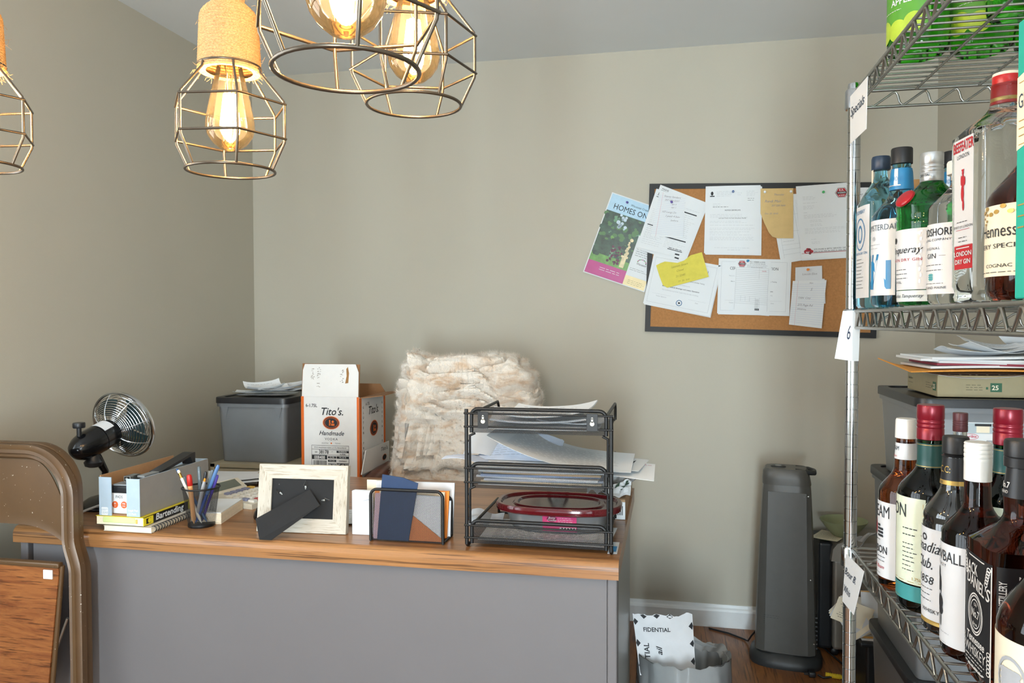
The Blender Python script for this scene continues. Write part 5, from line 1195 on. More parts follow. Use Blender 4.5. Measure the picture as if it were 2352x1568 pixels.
def d_back(b, S_, f, w, h):
    for x in (.06, .30): b.rect(w * x, w * x + .0006, .02, h * .95, .0006, 2, None, f)
    for y in (.12, .19, .26, .45, .7): b.rect(w * .06, w * .55, h * y, h * y + .0006, .0006, 2, None, f)
    b.lines(w * .33, h * .9, w * .16, 34, h * .022, .0016, .0006, 2, None, .3, f, .008); b.lines(w * .08, h * .38, w * .16, 2, .02, .002, .0006, 2, None, .3, f, .008)
    b.lines(w * .35, h * .035, w * .6, 3, .005, .0016, .0006, 2, None, .1, f)
doc('form_sheet', 'table form hanging behind the letter with the red truck, its left edge showing', [(1766, 448), (1940, 440), (1958, 578), (1794, 606)], 3.2810, d_back)
truck = mat('truck_red', '#a51f2c', .5)
def d_web(b, S_, f, w, h):
    hexlogo(b, w * .80, h - .038, .0245, f)
    for y, wd, n in ((.045, .055, 3), (.070, .065, 1), (.082, .05, 3), (.108, .02, 1), (.118, w * .72, 3), (.140, .05, 2), (.156, .05, 2), (.172, w * .76, 2), (.185, w * .7, 2), (.215, .02, 1), (.226, .035, 2)): b.lines(.022 if y < .13 or .165 < y < .19 else .045, h - y, wd, n, .0055, .0013, .0006, 2, None, .3, f)
    b.rect(.004, w - .004, .0225, .0240, .0006, 3, None, f); b.rect(.05, w - .004, .0245, .0255, .0006, 1, None, f)
    b.text('SITE WORK & SEPTIC SERVICES / 207', .0085, .052, .034, .0006, 1, None, 'LEFT', bold=.02, sx=.9, fn=f); b.lines(.052, .028, w * .62, 1, .005, .003, .0006, 1, None, .05, f)
    for (x, y, rx, ry) in ((.022, .030, .009, .008), (.034, .036, .008, .007), (.042, .030, .008, .006), (.028, .040, .006, .004)): b.disc(rx, x, y, .0009, 8, None, 14, f, ry)
    b.disc(.0052, .036, .023, .0012, 1, None, 14, f); b.disc(.003, .0365, .0225, .0014, 8, None, 10, f); b.rect(.020, .029, .0255, .029, .0013, 0, None, f); b.rect(.030, .036, .037, .041, .0012, 1, None, f)
doc('letter', 'white letter with a red truck and a red hexagon logo under a green pin', [(1828, 428), (1958, 418), (1966, 588), (1840, 596)], 3.2785, d_web, [truck], cx=(0, 0, 0, .002), copies=1)
def d_permit(b, S_, f, w, h):
    b.text('2021', .007, w * .17, h - .020, .0006, 1, None, fn=f); b.text('PERMIT', .0095, w * .17, h - .031, .0006, 1, None, bold=.02, sx=.9, fn=f); b.rect(w * .02, w * .33, h - .034, h - .0335, .0006, 1, None, f); b.lines(.006, h - .06, w * .8, 14, .009, .002, .0006, 2, None, .3, f)
doc('permit_sheet', 'white permit sheet at the right end of the board behind the chrome post', [(1966, 431), (2012, 430), (2010, 560), (1966, 566)], 3.2795, d_permit)
def d_cert(b, S_, f, w, h):
    for r in ((.012, w - .012, .012, .0126), (.012, w - .012, h - .0126, h - .012), (.012, .0126, .012, h - .012), (w - .0126, w - .012, .012, h - .012)): b.rect(*r, .0006, 2, None, f)
    b.text('CERTIFICATE OF COMPLETION', .0165, w / 2, h * .80, .0006, 1, None, sx=.82, fn=f); b.text('This is to certify that', .006, w * .24, h * .68, .0006, 2, None, fn=f); b.text('Has completed the course for Responsible Beverage Server and Seller Training', .0062, w / 2, h * .58, .0006, 1, None, fn=f, sx=.9)
    b.text('as certified by the', .0058, w * .55, h * .48, .0006, 2, None, fn=f); b.text('Bureau of Alcoholic Beverages and Lottery Operations', .0068, w / 2, h * .405, .0006, 1, None, bold=.02, fn=f); b.text('This certification is good for 3 years from the date of training', .006, w / 2, h * .335, .0006, 2, None, fn=f)
    b.rect(w * .1, w * .38, h * .24, h * .242, .0006, 2, None, f); b.text('Trainer Signature', .0062, w * .24, h * .19, .0006, 2, None, fn=f); b.rect(w * .64, w * .9, h * .24, h * .242, .0006, 2, None, f); b.text('Date', .0062, w * .77, h * .19, .0006, 2, None, fn=f); b.scrawl(w * .66, h * .25, w * .2, .006, .0, 4, T((0, 0, 0)), .0, 3) if False else None
    b.disc(.0125, w * .52, h * .14, .0006, 7, None, 28, f); b.disc(.0095, w * .52, h * .14, .0008, 0, None, 24, f); b.disc(.005, w * .52, h * .14, .001, 1, None, 7, f, .004); b.lines(w * .49, h * .105, w * .06, 1, .01, .002, .001, 2, None, .1, f, .004)
doc('certificate', 'white certificate with a blue round seal, tilted, under the yellow note', [(1502, 582), (1656, 610), (1630, 727), (1477, 696)], 3.2802, d_cert, cx=(0, 0, .012, 0), copies=1)
S = Sheet([(1506, 605), (1612, 579), (1629, 637), (1520, 664)], 3.2765); b = B(); f = S.fn(); w_, h_ = S.w, S.h
pl = [(0, h_ * .93), (.02, h_ * .97), (w_ * .2, h_ * .99), (w_ * .45, h_ * .83), (w_ * .6, h_ * .86), (w_ * .76, h_ * .99), (w_, h_), (w_ * .995, .003), (w_ * .5, .001), (w_ * .12, 0), (.008, h_ * .14), (.003, h_ * .5)]
n = len(pl); vs = [f(x, y, .003 * math.sin(x * 40)) for x, y in pl] + [f(x, y, .003 * math.sin(x * 40) - .0006) for x, y in pl]; b.add(vs, [tuple(range(n))[::-1], tuple(range(n, 2 * n))] + [(k, (k + 1) % n, n + (k + 1) % n, n + k) for k in range(n)])
for t_, x, y, sz in (('Laurent Stuart', .3, .68, .0115), ('Cloud', .38, .50, .012), ('21 2340', .34, .30, .0115), ('59  56  low', .36, .10, .010)): b.text(t_, sz, w_ * x, h_ * y, .0045, 1, None, 'LEFT', .3, fn=f)
solo('yellow_note', b, [mat('yellow_paper', '#d9cd55', .8, var=.06), mat('yellow_note_pencil', '#a79c4a', .8)], 'torn yellow note with pencil writing at the lower left of the board', 'note', 'papers pinned to the cork board')
doc('certificate', 'white certificate lying straight behind the ruled invoice, lower centre of the board', [(1651, 593), (1816, 596), (1811, 723), (1647, 719)], 3.2802, d_cert, copies=1)
def d_inv(b, S_, f, w, h):
    hexlogo(b, w * .19, h * .925, .0165, f); b.text('R.A. WEBBER & SONS', .0075, w * .64, h * .955, .0006, 1, None, bold=.03, sx=.82, fn=f); b.text('SEPTIC & SITEWORK SERVICES', .0045, w * .64, h * .925, .0006, 1, None, fn=f, bold=.02); b.lines(w * .34, h * .90, w * .6, 2, .0055, .0016, .0006, 1, None, .1, f, .006); b.lines(w * .46, h * .862, w * .34, 1, .006, .0016, .0006, 1, None, .1, f, .006)
    b.text('25678', .0065, w * .84, h * .79, .0006, 3, None, fn=f)
    for k in range(20): y = h * (.85 - k * .0355); b.rect(w * .03, w * .97, y, y + .0007, .0006, 2, None, f, 10)
    for x, a, c in ((.03, .05, .85), (.97, .05, .85), (.70, .66, .85), (.62, .05, .30), (.74, .05, .30), (.2, .22, .32), (.33, .22, .32), (.46, .22, .32)): b.rect(w * x, w * x + .0006, h * a, h * c, .0006, 2, None, f)
    b.rect(w * .62, w * .745, h * .06, h * .095, .0008, 1, None, f); b.text('TOTAL', .0045, w * .68, h * .07, .001, 0, None, fn=f)
    b.lines(w * .63, h * .26, w * .1, 7, h * .025, .0022, .0008, 1, None, .2, f, .004)
doc('invoice', 'narrow ruled invoice with a red hexagon logo under a light blue pin', [(1690, 596), (1769, 599), (1763, 722), (1683, 716)], 3.2775, d_inv, copies=2, curl=.002)
def d_n2(b, S_, f, w, h):
    b.text('Lincoln Eliot', .011, w * .26, h * .70, .0006, 4, None, 'LEFT', .2, fn=f); b.text('557-6761', .012, w * .1, h * .42, .0006, 4, None, 'LEFT', .2, fn=f)
doc('small_note', 'small white note with pencil writing under an orange pin, right side of the board', [(1827, 614), (1888, 610), (1889, 676), (1826, 676)], 3.2800, d_n2, m0=paper2)
def d_n4(b, S_, f, w, h): pass
doc('small_note', 'plain white slip peeping out behind the lined note at the lower right', [(1833, 640), (1894, 640), (1896, 697), (1833, 697)], 3.2797, d_n4, m0=paper2)
def d_n3(b, S_, f, w, h):
    d_lined(b, S_, f, w, h, n=19, marg=.16)
    for t_, x, y, sz in (('Nov', .5, .93, .008), ('S', .55, .78, .014), ('TAN  Cmy', .2, .60, .0105), ('272 Page Rd', .2, .44, .0115), ('Wldrms', .2, .35, .0105)): b.text(t_, sz, w * x, h * y, .0008, 4, None, 'LEFT', .3, fn=f)
doc('lined_note', 'white lined note at the lower right of the cork', [(1821, 645), (1898, 643), (1887, 754), (1812, 745)], 3.2786, d_n3, cx=(0, .004, .003, 0))
pin_rng = random.Random(4)
for (px, py, y, col, label, name) in [(1441, 465, 3.2930, '#4a3a8c', 'purple push pin in the art flyer', 'p'), (1543, 464, 3.2765, '#5a3f9c', 'purple push pin in the lined note over the tilted forms', 'p'), (1684, 440, 3.2755, '#2a4f86', 'dark blue push pin in the large printed letter', 'p'), (1757, 441, 3.2768, '#dfe3e4', 'white push pin at the left of the tan kraft note', 'p'), (1817, 440, 3.2768, '#dfe3e4', 'white push pin at the right of the tan kraft note', 'p'),
                          (1891, 441, 3.2778, '#2fae55', 'green push pin in the letter with the red truck', 'p'), (1717, 599, 3.2755, '#2f86b4', 'light blue push pin in the ruled invoice', 'p'), (1855, 619, 3.2794, '#e88a2c', 'orange push pin in the small note on the right', 'p')]:
    c = atY(px, py, y); t_ = thing('push_pin', label, 'pin', c, 0, 'push pins on the cork board'); MP = T(c) @ RX(PI / 2) @ RY(pin_rng.uniform(-.25, .25))
    obj('head', B(c).lathe([(.0050, .0008), (.0050, .002), (.0028, .0035), (.0026, .008), (.0042, .010), (.0042, .0115), (.0005, .012)], 18, M=MP), mat('pin_' + col[1:], col, .3), t_)
    obj('point', B(c).lathe([(.0006, .001), (.0006, -.004), (.0001, -.006)], 8, M=MP), steel_wire, t_)

# ------------------------------------------------------------------ on the floor by the back wall
# waste bin with its bag and the mailer stuffed in it
bc = V((.042, 2.365, 0))
bin_ = thing('waste_bin', 'grey waste bin lined with a clear plastic bag, right of the desk', 'bin', bc); o = bin_.location.copy()
obj('bin_body', B(o).lathe([(.0005, .001), (.10, .001), (.105, .006), (.129, .265), (.132, .267), (.128, .268), (.102, .010), (.0005, .006)], 48, M=T(o) @ Matrix.Diagonal((1, .85, 1, 1)).to_4x4()), film('bin_plastic', '#dcdedf', .6, .3, .5), bin_)
bag = film('bin_bag_film', '#f4f6f6', .42, .15, .6)
def bagl(u, v):
    a = 2 * PI * u; w_ = noise.noise(V((math.cos(a) * 3, math.sin(a) * 3, v * 2.2))) ; w2 = noise.noise(V((math.cos(a) * 9, math.sin(a) * 9, v * 3)))
    if v < .5: q = v / .5; z = .10 + (.268 - .10) * q; r = .104 + .018 * q - .006 + .004 * w2
    else: q = (v - .5) / .5; z = .275 - .17 * q - .05 * w_ * q; r = .1395 + .006 * math.sin(q * 2.2) - .010 * q + .010 * w2 * q + .006 * w_
    z += .022 * (.5 * w_ + .3 * w2) * (1 - abs(v - .5) * 2); return o + V((r * math.cos(a), r * .86 * math.sin(a), z))
b = B(o); b.sheet(96, 24, bagl, .0004); obj('bin_bag', b, bag, bin_)
S = [atY(px, py, y) for px, py, y in ((1453, 1408, 2.36), (1590, 1410, 2.40), (1598, 1545, 2.33), (1470, 1550, 2.30))]
def mail(u, v):
    p = S[0] * (1 - u) * (1 - v) + S[1] * u * (1 - v) + S[2] * u * v + S[3] * (1 - u) * v
    j = (.012 * noise.noise((u * 6, 3, 1)) + .006 * noise.noise((u * 17, 1, 1))) * max(0, 1 - v * 6)
    return p + V((0, -.012 * math.sin(PI * u) + .006 * noise.noise((u * 4, v * 4, 2)), j))
b = B(); b.sheet(30, 20, mail, .0006)
def mp(x, y, z): return mail(x, 1 - y) + V((0, -.0012, 0))
for k in range(3):
    for (xc_, yc_, r) in ((.02 + .22 * k + .16, .985, .055),) + (((.985, .80 - .30 * k, .06), (.025, .88 - .36 * k, .055)) if k < 3 else ()):
        vs = [mp(min(1, max(0, xc_ + dx)), min(1, max(0, yc_ + dy)), 0) for dx, dy in ((-r, 0), (0, -r * 1.1), (r, 0), (0, r * 1.1))]; b.add(vs, [(0, 1, 2, 3)], 1)
b.text('FIDENTIAL', .095, .15, .72, 0, 1, None, 'LEFT', bold=.025, sx=1.02, fn=mp); b.text('TIAL', .13, .22, .27, 0, 1, None, 'LEFT', bold=.03, fn=mp, rot=PI / 2, sx=1.0); b.text('ail', .14, .44, .34, 0, 1, None, 'LEFT', .3, .02, fn=mp, rot=PI / 2)
solo('torn_mailer', b, [mat('mailer_white', '#dfe0e3', .6, var=.03), ink], 'torn white mailer with black diamonds and printed words stuffed in the waste bin', 'envelope')

# tower heater
ht = thing('tower_heater', 'tall dark grey tower heater standing against the back wall', 'heater', (.428, 3.03, 0), math.radians(-9)); o = ht.location.copy()
hgrey = mat('heater_grey', '#52514d', .38, var=.05, bmp=.06); hdark = mat('heater_dark', '#2b2d2e', .45, var=.05)
def loft(b, secs, m=0, n=28, M=None, e=3.2):
    """secs: (z, half-width, half-depth, dx, dy)"""
    vs = []; fs = []
    for z, hx, hy, dx, dy in secs:
        for k in range(n):
            a = 2 * PI * k / n; c, s_ = math.cos(a), math.sin(a); q = (abs(c) ** e + abs(s_) ** e) ** (-1 / e); vs.append((dx + hx * q * c, dy + hy * q * s_, z))
    N = len(secs)
    for i in range(N - 1):
        for k in range(n): fs.append((i * n + k, i * n + (k + 1) % n, (i + 1) * n + (k + 1) % n, (i + 1) * n + k))
    fs += [tuple(range(n))[::-1], tuple((N - 1) * n + k for k in range(n))]
    return b.add(vs, fs, m, True, M)
obj('base', loft(B(), [(0, .128, .105, 0, 0), (.012, .13, .107, 0, 0), (.03, .125, .102, 0, 0), (.042, .112, .09, 0, 0), (.05, .10, .08, 0, 0)]), hdark, ht)
obj('body', loft(B(), [(.05, .109, .082, 0, 0), (.20, .105, .080, 0, 0), (.45, .096, .072, 0, 0), (.64, .086, .065, 0, 0), (.668, .083, .062, 0, 0)], e=5), hgrey, ht)
b = B(); b.sheet(3, 12, lambda u, v: (-.072 + .150 * u - .018 * v * (u - .5), -.0835 + .0175 * v, .055 + .585 * v), .003); obj('back_panel', b, mat('heater_panel', '#4c4b47', .42, var=.04), ht)
obj('top', loft(B(), [(.664, .086, .064, 0, 0), (.685, .084, .064, -.002, 0), (.712, .080, .062, -.004, 0), (.722, .072, .056, -.004, 0)], e=4.5), hgrey, ht)
b = B(); b.tube([(.03, -.035, .715), (.075, -.035, .712), (.095, -.018, .709), (.095, .018, .709), (.075, .035, .712), (.03, .035, .715)], .0095, 10); obj('carry_handle', b, hdark, ht)
b = B(); b.lathe([(.018, .719), (.018, .7245), (.015, .7265), (.0005, .7265)], 24, M=T((-.03, 0, 0)), sx=1.5); b.disc(.012, -.03, 0, .7268, 1); obj('control_dial', b, [hdark, mat('dial_silver', '#a8adb0', .3, .6)], ht)
b = B()
for k in range(8): b.box(.094, .1105, -.05, -.02, .07 + k * .016, .076 + k * .016)
obj('air_vent', b, hdark, ht)
b = B(); b.lines(-.075, .185, .055, 5, .0075, .0028, 0, 0, T((0, -.0815, 0)) @ RX(PI / 2), .1); obj('rating_plate', b, mat('plate_print', '#2f3232', .5), ht)
b = B(); sc_pts = [(.02, -.088, .64 + 0), ]
for (x, z, yy) in ((.062, .628, -.0665), (.075, .63, -.064), (.085, .33, -.0775), (.098, .10, -.0815)): b.lathe([(.003, 0), (.0022, .0012), (.0004, .0014)], 10, M=T((x, yy, z)) @ RX(PI / 2))
obj('screw', b, steel_wire, ht)
b = B(); pts = [(-.10, .03, .09), (-.125, .05, .05), (-.14, .09, .012), (-.155, .12, .004), (-.22, .16, .004), (-.30, .185, .004)]; b.tube(pts, .0035, 6); obj('power_cord', b, black_plastic, ht)

# paper shredder with things on top
shx0, shx1, shy0, shy1, shh = .595, .85, 3.07, 3.28, .440
sh = thing('paper_shredder', 'silver and black paper shredder by the back wall behind the wire shelf post', 'shredder', (.71, 3.16, 0)); o = sh.location.copy()
silver = mat('shredder_silver', '#a39f97', .35, .35, var=.03)
obj('bin_body', B(o).rbox(shx0 + .01, shx1, shy0 + .01, shy1, .025, shh - .07, .012), silver, sh)
pr = [(shx0 + .0, shh - .075), (shx0 + .006, shh - .03), (shx0 + .022, shh - .008), (shx0 + .045, shh), (shx1, shh), (shx1, shh - .075)]
obj('cutter_head', B(o).prism([(x, z) for x, z in pr][::-1], shy1 - shy0, 0, Matrix(((1, 0, 0, 0), (0, 0, 1, shy0), (0, 1, 0, 0), (0, 0, 0, 1)))), silver, sh)
obj('side_cover', B(o).rbox(shx0 - .040, shx0 + .012, shy0 + .03, shy1, .02, shh - .012, .012), mat('shredder_black', '#25282b', .35), sh)
for xx in (shx0 + .02, shx1 - .03):
    for yy in (shy0 + .035, shy1 - .035): obj('caster', B(o).lathe([(.008, -.012), (.0135, -.009), (.0135, .009), (.008, .012)], 16, M=T((xx, yy, .0137)) @ RX(PI / 2)), black_plastic, sh)
bowl_m = mat('sage_bowl', '#939b77', .45, var=.04); bwl = V((.655, 3.155, shh + .0035))
solo('bowl', B().lathe([(.0005, 0), (.036, 0), (.042, .003), (.066, .03), (.086, .058), (.0865, .060), (.084, .060), (.063, .031), (.038, .007), (.0005, .006)], 44, M=T(bwl) @ RZ(0)), bowl_m, 'sage green bowl standing on top of the paper shredder', 'bowl')
loose('printed_card', (.600, 3.14), .10, .13, -.5, shh + .0008, cream, .002, 'pale printed card lying at the edge of the shredder under the bowl', 'card', None, (0, 0), 10, 5)
def tiss(u, v): return V((.685 + .12 * u, 3.065 + .05 * v, shh + .004 + (.062 * u ** .8) * (1 - .5 * v) + .012 * noise.noise((u * 4, v * 4, 7)) - (.09 * (1 - v) * max(0, .35 - u))))
b = B(); b.sheet(18, 12, tiss, .0005, smooth=False); solo('white_bag', b, film('tissue_film', '#eef0f2', .7, .4, .5), 'crumpled white plastic bag sagging over the shredder front behind the chrome post', 'plastic bag')

# low black crate with folders, receipts spilling from it
crt = thing('black_crate', 'low black plastic crate with folders on it beside the shredder, behind the shelf', 'crate', (.66, 2.78, 0)); o = crt.location.copy()
obj('crate_body', B(o).rbox(.615, .80, 2.62, 2.95, 0, .235, .008), black_plastic, crt); obj('crate_rim', B(o).rbox(.592, .815, 2.60, 2.97, .235, .25, .005), lid_black, crt)
fcol = [mat('folder_manila', '#d5a254', .75), mat('folder_white', '#d9d8d4', .8), mat('folder_tan', '#b98f5c', .75), mat('folder_grey', '#a9a59c', .8)]
for i in range(6):
    z = .2508 + i * .0075; solo('file_folder', B().rbox(.60 + .003 * (i % 3), .80 - .004 * (i % 2), 2.615 + .004 * (i % 2), 2.90, z, z + .0068, .001), fcol[(1, 0, 3, 2, 0, 1)[i]],
        ['white folder at the bottom of the stack on the black crate', 'manila folder second from the bottom on the black crate', 'grey folder third from the bottom on the black crate', 'tan folder third from the top on the black crate', 'manila folder second from the top on the black crate', 'white folder on top of the stack on the black crate'][i], 'folder', 'folders on the black crate')
zf = .2508 + 6 * .0075
def lean(u, v): return V((.605 + .20 * u, 2.63 + .03 * v, zf + .10 * v + .001))
solo('file_folder', B().sheet(4, 4, lean, .002, 0).sheet(2, 1, lambda u, v: lean(u, .97 + .03 * v) + V((0, -.002, .0)), .001, 1), [paper2, fcol[0]], 'white folder with a manila edge leaning upright on the folder stack', 'folder')
for i in range(7):
    def fanp(u, v, i=i):
        a = math.radians(118 + i * 7); c = V((.602 + .004 * i, 2.607 - .0016 * i, zf - .035 + .010 * i)); ux_ = V((math.cos(a), 0, math.sin(a))); uy_ = V((-math.sin(a), 0, math.cos(a)))
        return c + ux_ * (.005 + .115 * u) + uy_ * (.075 * (v - .5)) + V((0, -.008 * math.sin(u * 2 + i), 0))
    b = B(); b.sheet(8, 6, fanp, .0005)
    if i > 4:
        b.lines(.45, .8, .45, 8, .09, .035, 0, 1, None, .3, lambda x, y, z, q=fanp: q(x, y) + V((0, -.0009, 0)), .08); b.lines(.45, .8, .45, 8, .09, .035, 0, 1, None, .3, lambda x, y, z, q=fanp: q(x, y) + V((0, .0009, 0)), .08)
    solo('receipt', b, [paper2 if i % 2 else cream, ink], ['rearmost receipt of the fan spilling left from the folder stack', 'second receipt from the rear of the fan by the folder stack', 'third receipt from the rear of the fan by the folder stack', 'middle receipt of the fan spilling from the folder stack', 'third receipt from the front of the fan by the folder stack', 'printed receipt second from the front of the fan by the folder stack', 'printed receipt at the very front of the fan by the folder stack'][i], 'receipt', 'receipts fanned out by the folders')
# cord with a plug and a yellow tag
cd_ = thing('power_cord', 'black power cord with a plug and a yellow tag on the floor before the heater', 'cord', (.56, 2.88, 0)); o = cd_.location.copy()
p1 = atZ(1915, 1553, .007); pe = atZ(1865, 1548, .009)
b = B(o); b.tube([pe + V((.02, 0, 0)), (pe + p1) / 2 + V((0, -.012, -.003)), p1, p1 + V((.05, -.01, -.002)), V((.632, 2.99, .004)), V((.615, 3.05, .004)), V((.585, 3.15, .004)), V((.49, 3.215, .004))], .0035, 6); obj('cable', b, black_plastic, cd_)
b = B(o); b.rbox(-.012, .012, -.011, .011, -.008, .010, .004, M=T(pe)); b.tube([pe + V((-.012, .004, 0)), pe + V((-.027, .005, 0))], .0018, 6); b.tube([pe + V((-.012, -.005, 0)), pe + V((-.027, -.005, 0))], .0018, 6); obj('plug', b, black_plastic, cd_)
b = B(o); b.lathe([(.005, -.028)] + [(r, z) for k in range(7) for r, z in ((.009, -.026 + k * .0075), (.0075, -.0215 + k * .0075))] + [(.005, .028)], 18, M=T(p1 + V((.0, 0, .002))) @ RZ(-.2) @ RY(PI / 2)); obj('yellow_strain_tag', b, mat('tag_yellow', '#e0bf2a', .5), cd_)

# ------------------------------------------------------------------ stack of totes in the right corner
tote('storage_tote', 'lowest storage tote of the corner stack, its black lid showing under the shelf', .60, .985, 2.08, 2.50, .0, .365, lid_black, mm=milky)
tote('storage_tote', 'tall middle storage tote of the corner stack behind the bourbon bottles', .60, .985, 2.08, 2.50, .366, .835, lid_black, mm=milky)
up = tote('storage_tote', 'top storage tote of the corner stack with papers and a folder box on it', .608, .985, 2.075, 2.46, .836, 1.076, lid_black)
stk = thing('product_sticker', 'white product sticker on the front of the top corner tote', 'sticker', (.80, 2.077, .93)); stk_loc = stk.location.copy(); bpy.data.objects.remove(stk)
MSK = Matrix(((1, 0, 0, 0), (0, 0, -1, 2.0775), (0, 1, 0, 0), (0, 0, 0, 1))); sp0, sp1 = atY(2202, 1022, 2.0775), atY(2298, 971, 2.0775)
b = B(); b.rect(sp0.x, sp1.x, sp0.z, sp1.z, .0004, 0, MSK); sw, sh_ = sp1.x - sp0.x, sp1.z - sp0.z
b.rect(sp0.x + sw * .02, sp1.x - sw * .02, sp0.z + sh_ * .52, sp1.z - sh_ * .03, .0008, 1, MSK); b.rect(sp0.x + sw * .42, sp0.x + sw * .74, sp0.z + sh_ * .56, sp0.z + sh_ * .86, .0011, 2, MSK); b.rect(sp0.x + sw * .38, sp0.x + sw * .78, sp0.z + sh_ * .84, sp0.z + sh_ * .94, .0013, 3, MSK)
b.disc(.019, sp0.x + sw * .27, sp0.z + sh_ * .38, .0008, 4, MSK, 24, ry=.0075); b.disc(.0178, sp0.x + sw * .27, sp0.z + sh_ * .38, .0010, 0, MSK, 24, ry=.0064); b.text('Sterilite', .0098, sp0.x + sw * .27, sp0.z + sh_ * .34, .0013, 4, MSK, bold=.02, sx=.95)
for k in range(7): b.rect(sp0.x + sw * (.68 + k * .035), sp0.x + sw * (.695 + k * .035), sp0.z + sh_ * .08, sp0.z + sh_ * .24, .0009, 3, MSK)
st_ = obj('product_sticker', B(up.location.copy()), [paper], up) if False else None
bb = B(up.location.copy()); bb.v = [v - up.location for v in b.v]; bb.f = b.f; bb.m = b.m; bb.sm = b.sm
obj('product_sticker', bb, [paper, mat('sticker_grey', '#aebbc0', .5), cream, ink, mat('logo_red', '#c0304a', .5)], up)
for i, (x0_, x1_, m_) in enumerate(((.64, .70, 'folder_white'), (.706, .73, 'folder_grey'), (.736, .90, 'folder_white'))):
    solo('file_bundle', B().rbox(x0_, x1_, 2.115, 2.42, .842, 1.02, .004), _mats[m_], ['white bundle of papers at the left inside the top corner tote', 'thin grey bundle inside the top corner tote', 'thick white bundle of papers inside the top corner tote'][i], 'folders', 'paper bundles in the top tote')
solo('file_bundle', B().rbox(.64, .95, 2.13, 2.44, .375, .72, .006), mat('bundle_grey_brown', '#8b8580', .8, var=.25, vs=14), 'grey brown bundle inside the tall middle corner tote', 'folders')
zt3 = 1.0765
khaki = mat('folder_box_card', '#9f9576', .7, var=.04); green_print = mat('green_print', '#2f5f45', .5)
fb = [atZ(px, py, zt3) for px, py in ((2042, 893), (2153, 911))]
fbo = thing('folder_box', 'flat khaki box of file folders with green 25 labels on the top corner tote', 'box', (.78, 2.2, zt3)); o = fbo.location.copy()
fx0, fy0 = fb[1].x, fb[1].y; fx1, fy1, fz1 = fx0 + .30, fy0 + .25, zt3 + .054
b = B(o); b.rbox(fx0, fx1, fy0, fy1, zt3, fz1, .0015, 0)
MA = Matrix(((1, 0, 0, fx0), (0, 0, -1, fy0), (0, 1, 0, zt3), (0, 0, 0, 1))); MBx = Matrix(((0, 0, -1, fx0), (-1, 0, 0, fy0), (0, 1, 0, zt3), (0, 0, 0, 1)))
for M_, s0 in ((MA, .12), (MBx @ T((-.25, 0, 0)), .215)):
    b.rect(s0, s0 + .026, .014, .036, .0004, 1, M_); b.text('25', .016, s0 + .011, .019, .0007, 2, M_, bold=.03)
    b.lines(s0 - .055, .030, .045, 3, .006, .0025, .0004, 3, M_, .3); b.rect(s0 - .010, s0 - .005, .020, .026, .0004, 1, M_)
b.text('file folders', .0085, .012, .030, .0004, 3, MBx @ T((-.25, 0, 0)), 'LEFT', bold=.02); b.lines(.012, .020, .04, 1, .01, .003, .0004, 3, MBx @ T((-.25, 0, 0)))
obj('carton', b, [khaki, green_print, cream, mat('khaki_print', '#5e5a44', .6)], fbo)
zz = fz1 + .0006
def strip(name, label, fn, mats_, group='papers on the folder box', cat='paper', th=.0006, n=14, lines=None):
    b = B(); b.sheet(n, n, fn, th)
    if lines: b.lines(lines[0], lines[1], lines[2], lines[3], lines[4], lines[5], 0, 1, None, .3, lambda x, y, z: fn(x, y) + V((0, 0, .0012)), .06)
    return solo(name, b, mats_, label, cat, group)
def rr_(x0_, y0_, w_, h_, rot, z, curl, seed=0):
    c, s_ = math.cos(rot), math.sin(rot)
    def f(u, v): x, y = (u - .5) * w_, (v - .5) * h_; return V((x0_ + x * c - y * s_, y0_ + x * s_ + y * c, z + curl(u, v)))
    return f
cX, cY = (fx0 + fx1) / 2, (fy0 + fy1) / 2
strip('envelope', 'white mailer with black edge marks lying directly on the folder box', rr_(cX - .005, cY - .01, .31, .24, .06, zz, lambda u, v: .001 - .014 * max(0, .15 - v) * math.sin(u * 5) * 4), [paper2, ink], cat='envelope', lines=(.0, .10, .9, 1, .1, .05))
def env_o(u, v): return rr_(cX - .035, cY - .01, .38, .27, .04, zz + .009, lambda u, v: .022 * max(0, .12 - u) * 8 * v + .004 * math.sin(u * 3))(u, v)
strip('envelope', 'orange manila envelope on the folder box, its flap corner turned up at the left', env_o, [mat('manila_orange', '#e39a3c', .7, var=.04), ink], cat='envelope', th=.003)
for i, (dx, dz, w_, rt, m_) in enumerate([(-.005, .018, .33, .05, paper), (.0, .0235, .30, .02, mat('maroon_booklet', '#8e3446', .6)), (.005, .030, .31, .05, paper2), (-.015, .037, .34, .0, paper), (-.01, .044, .32, .07, paper)]):
    strip(['booklet', 'booklet', 'sheet_of_paper', 'sheet_of_paper', 'sheet_of_paper'][i], ['thin white booklet lying on the orange envelope', 'maroon edged booklet second above the orange envelope', 'lilac white sheaf third above the orange envelope', 'large white sheaf reaching left above the maroon booklet', 'smaller white sheaf below the crumpled receipts'][i],
          rr_(cX + dx, cY, w_, .22, rt, zz + dz, lambda u, v, i=i: .003 * math.sin(u * 3 + i)), [m_, grey_ink], th=.0058)
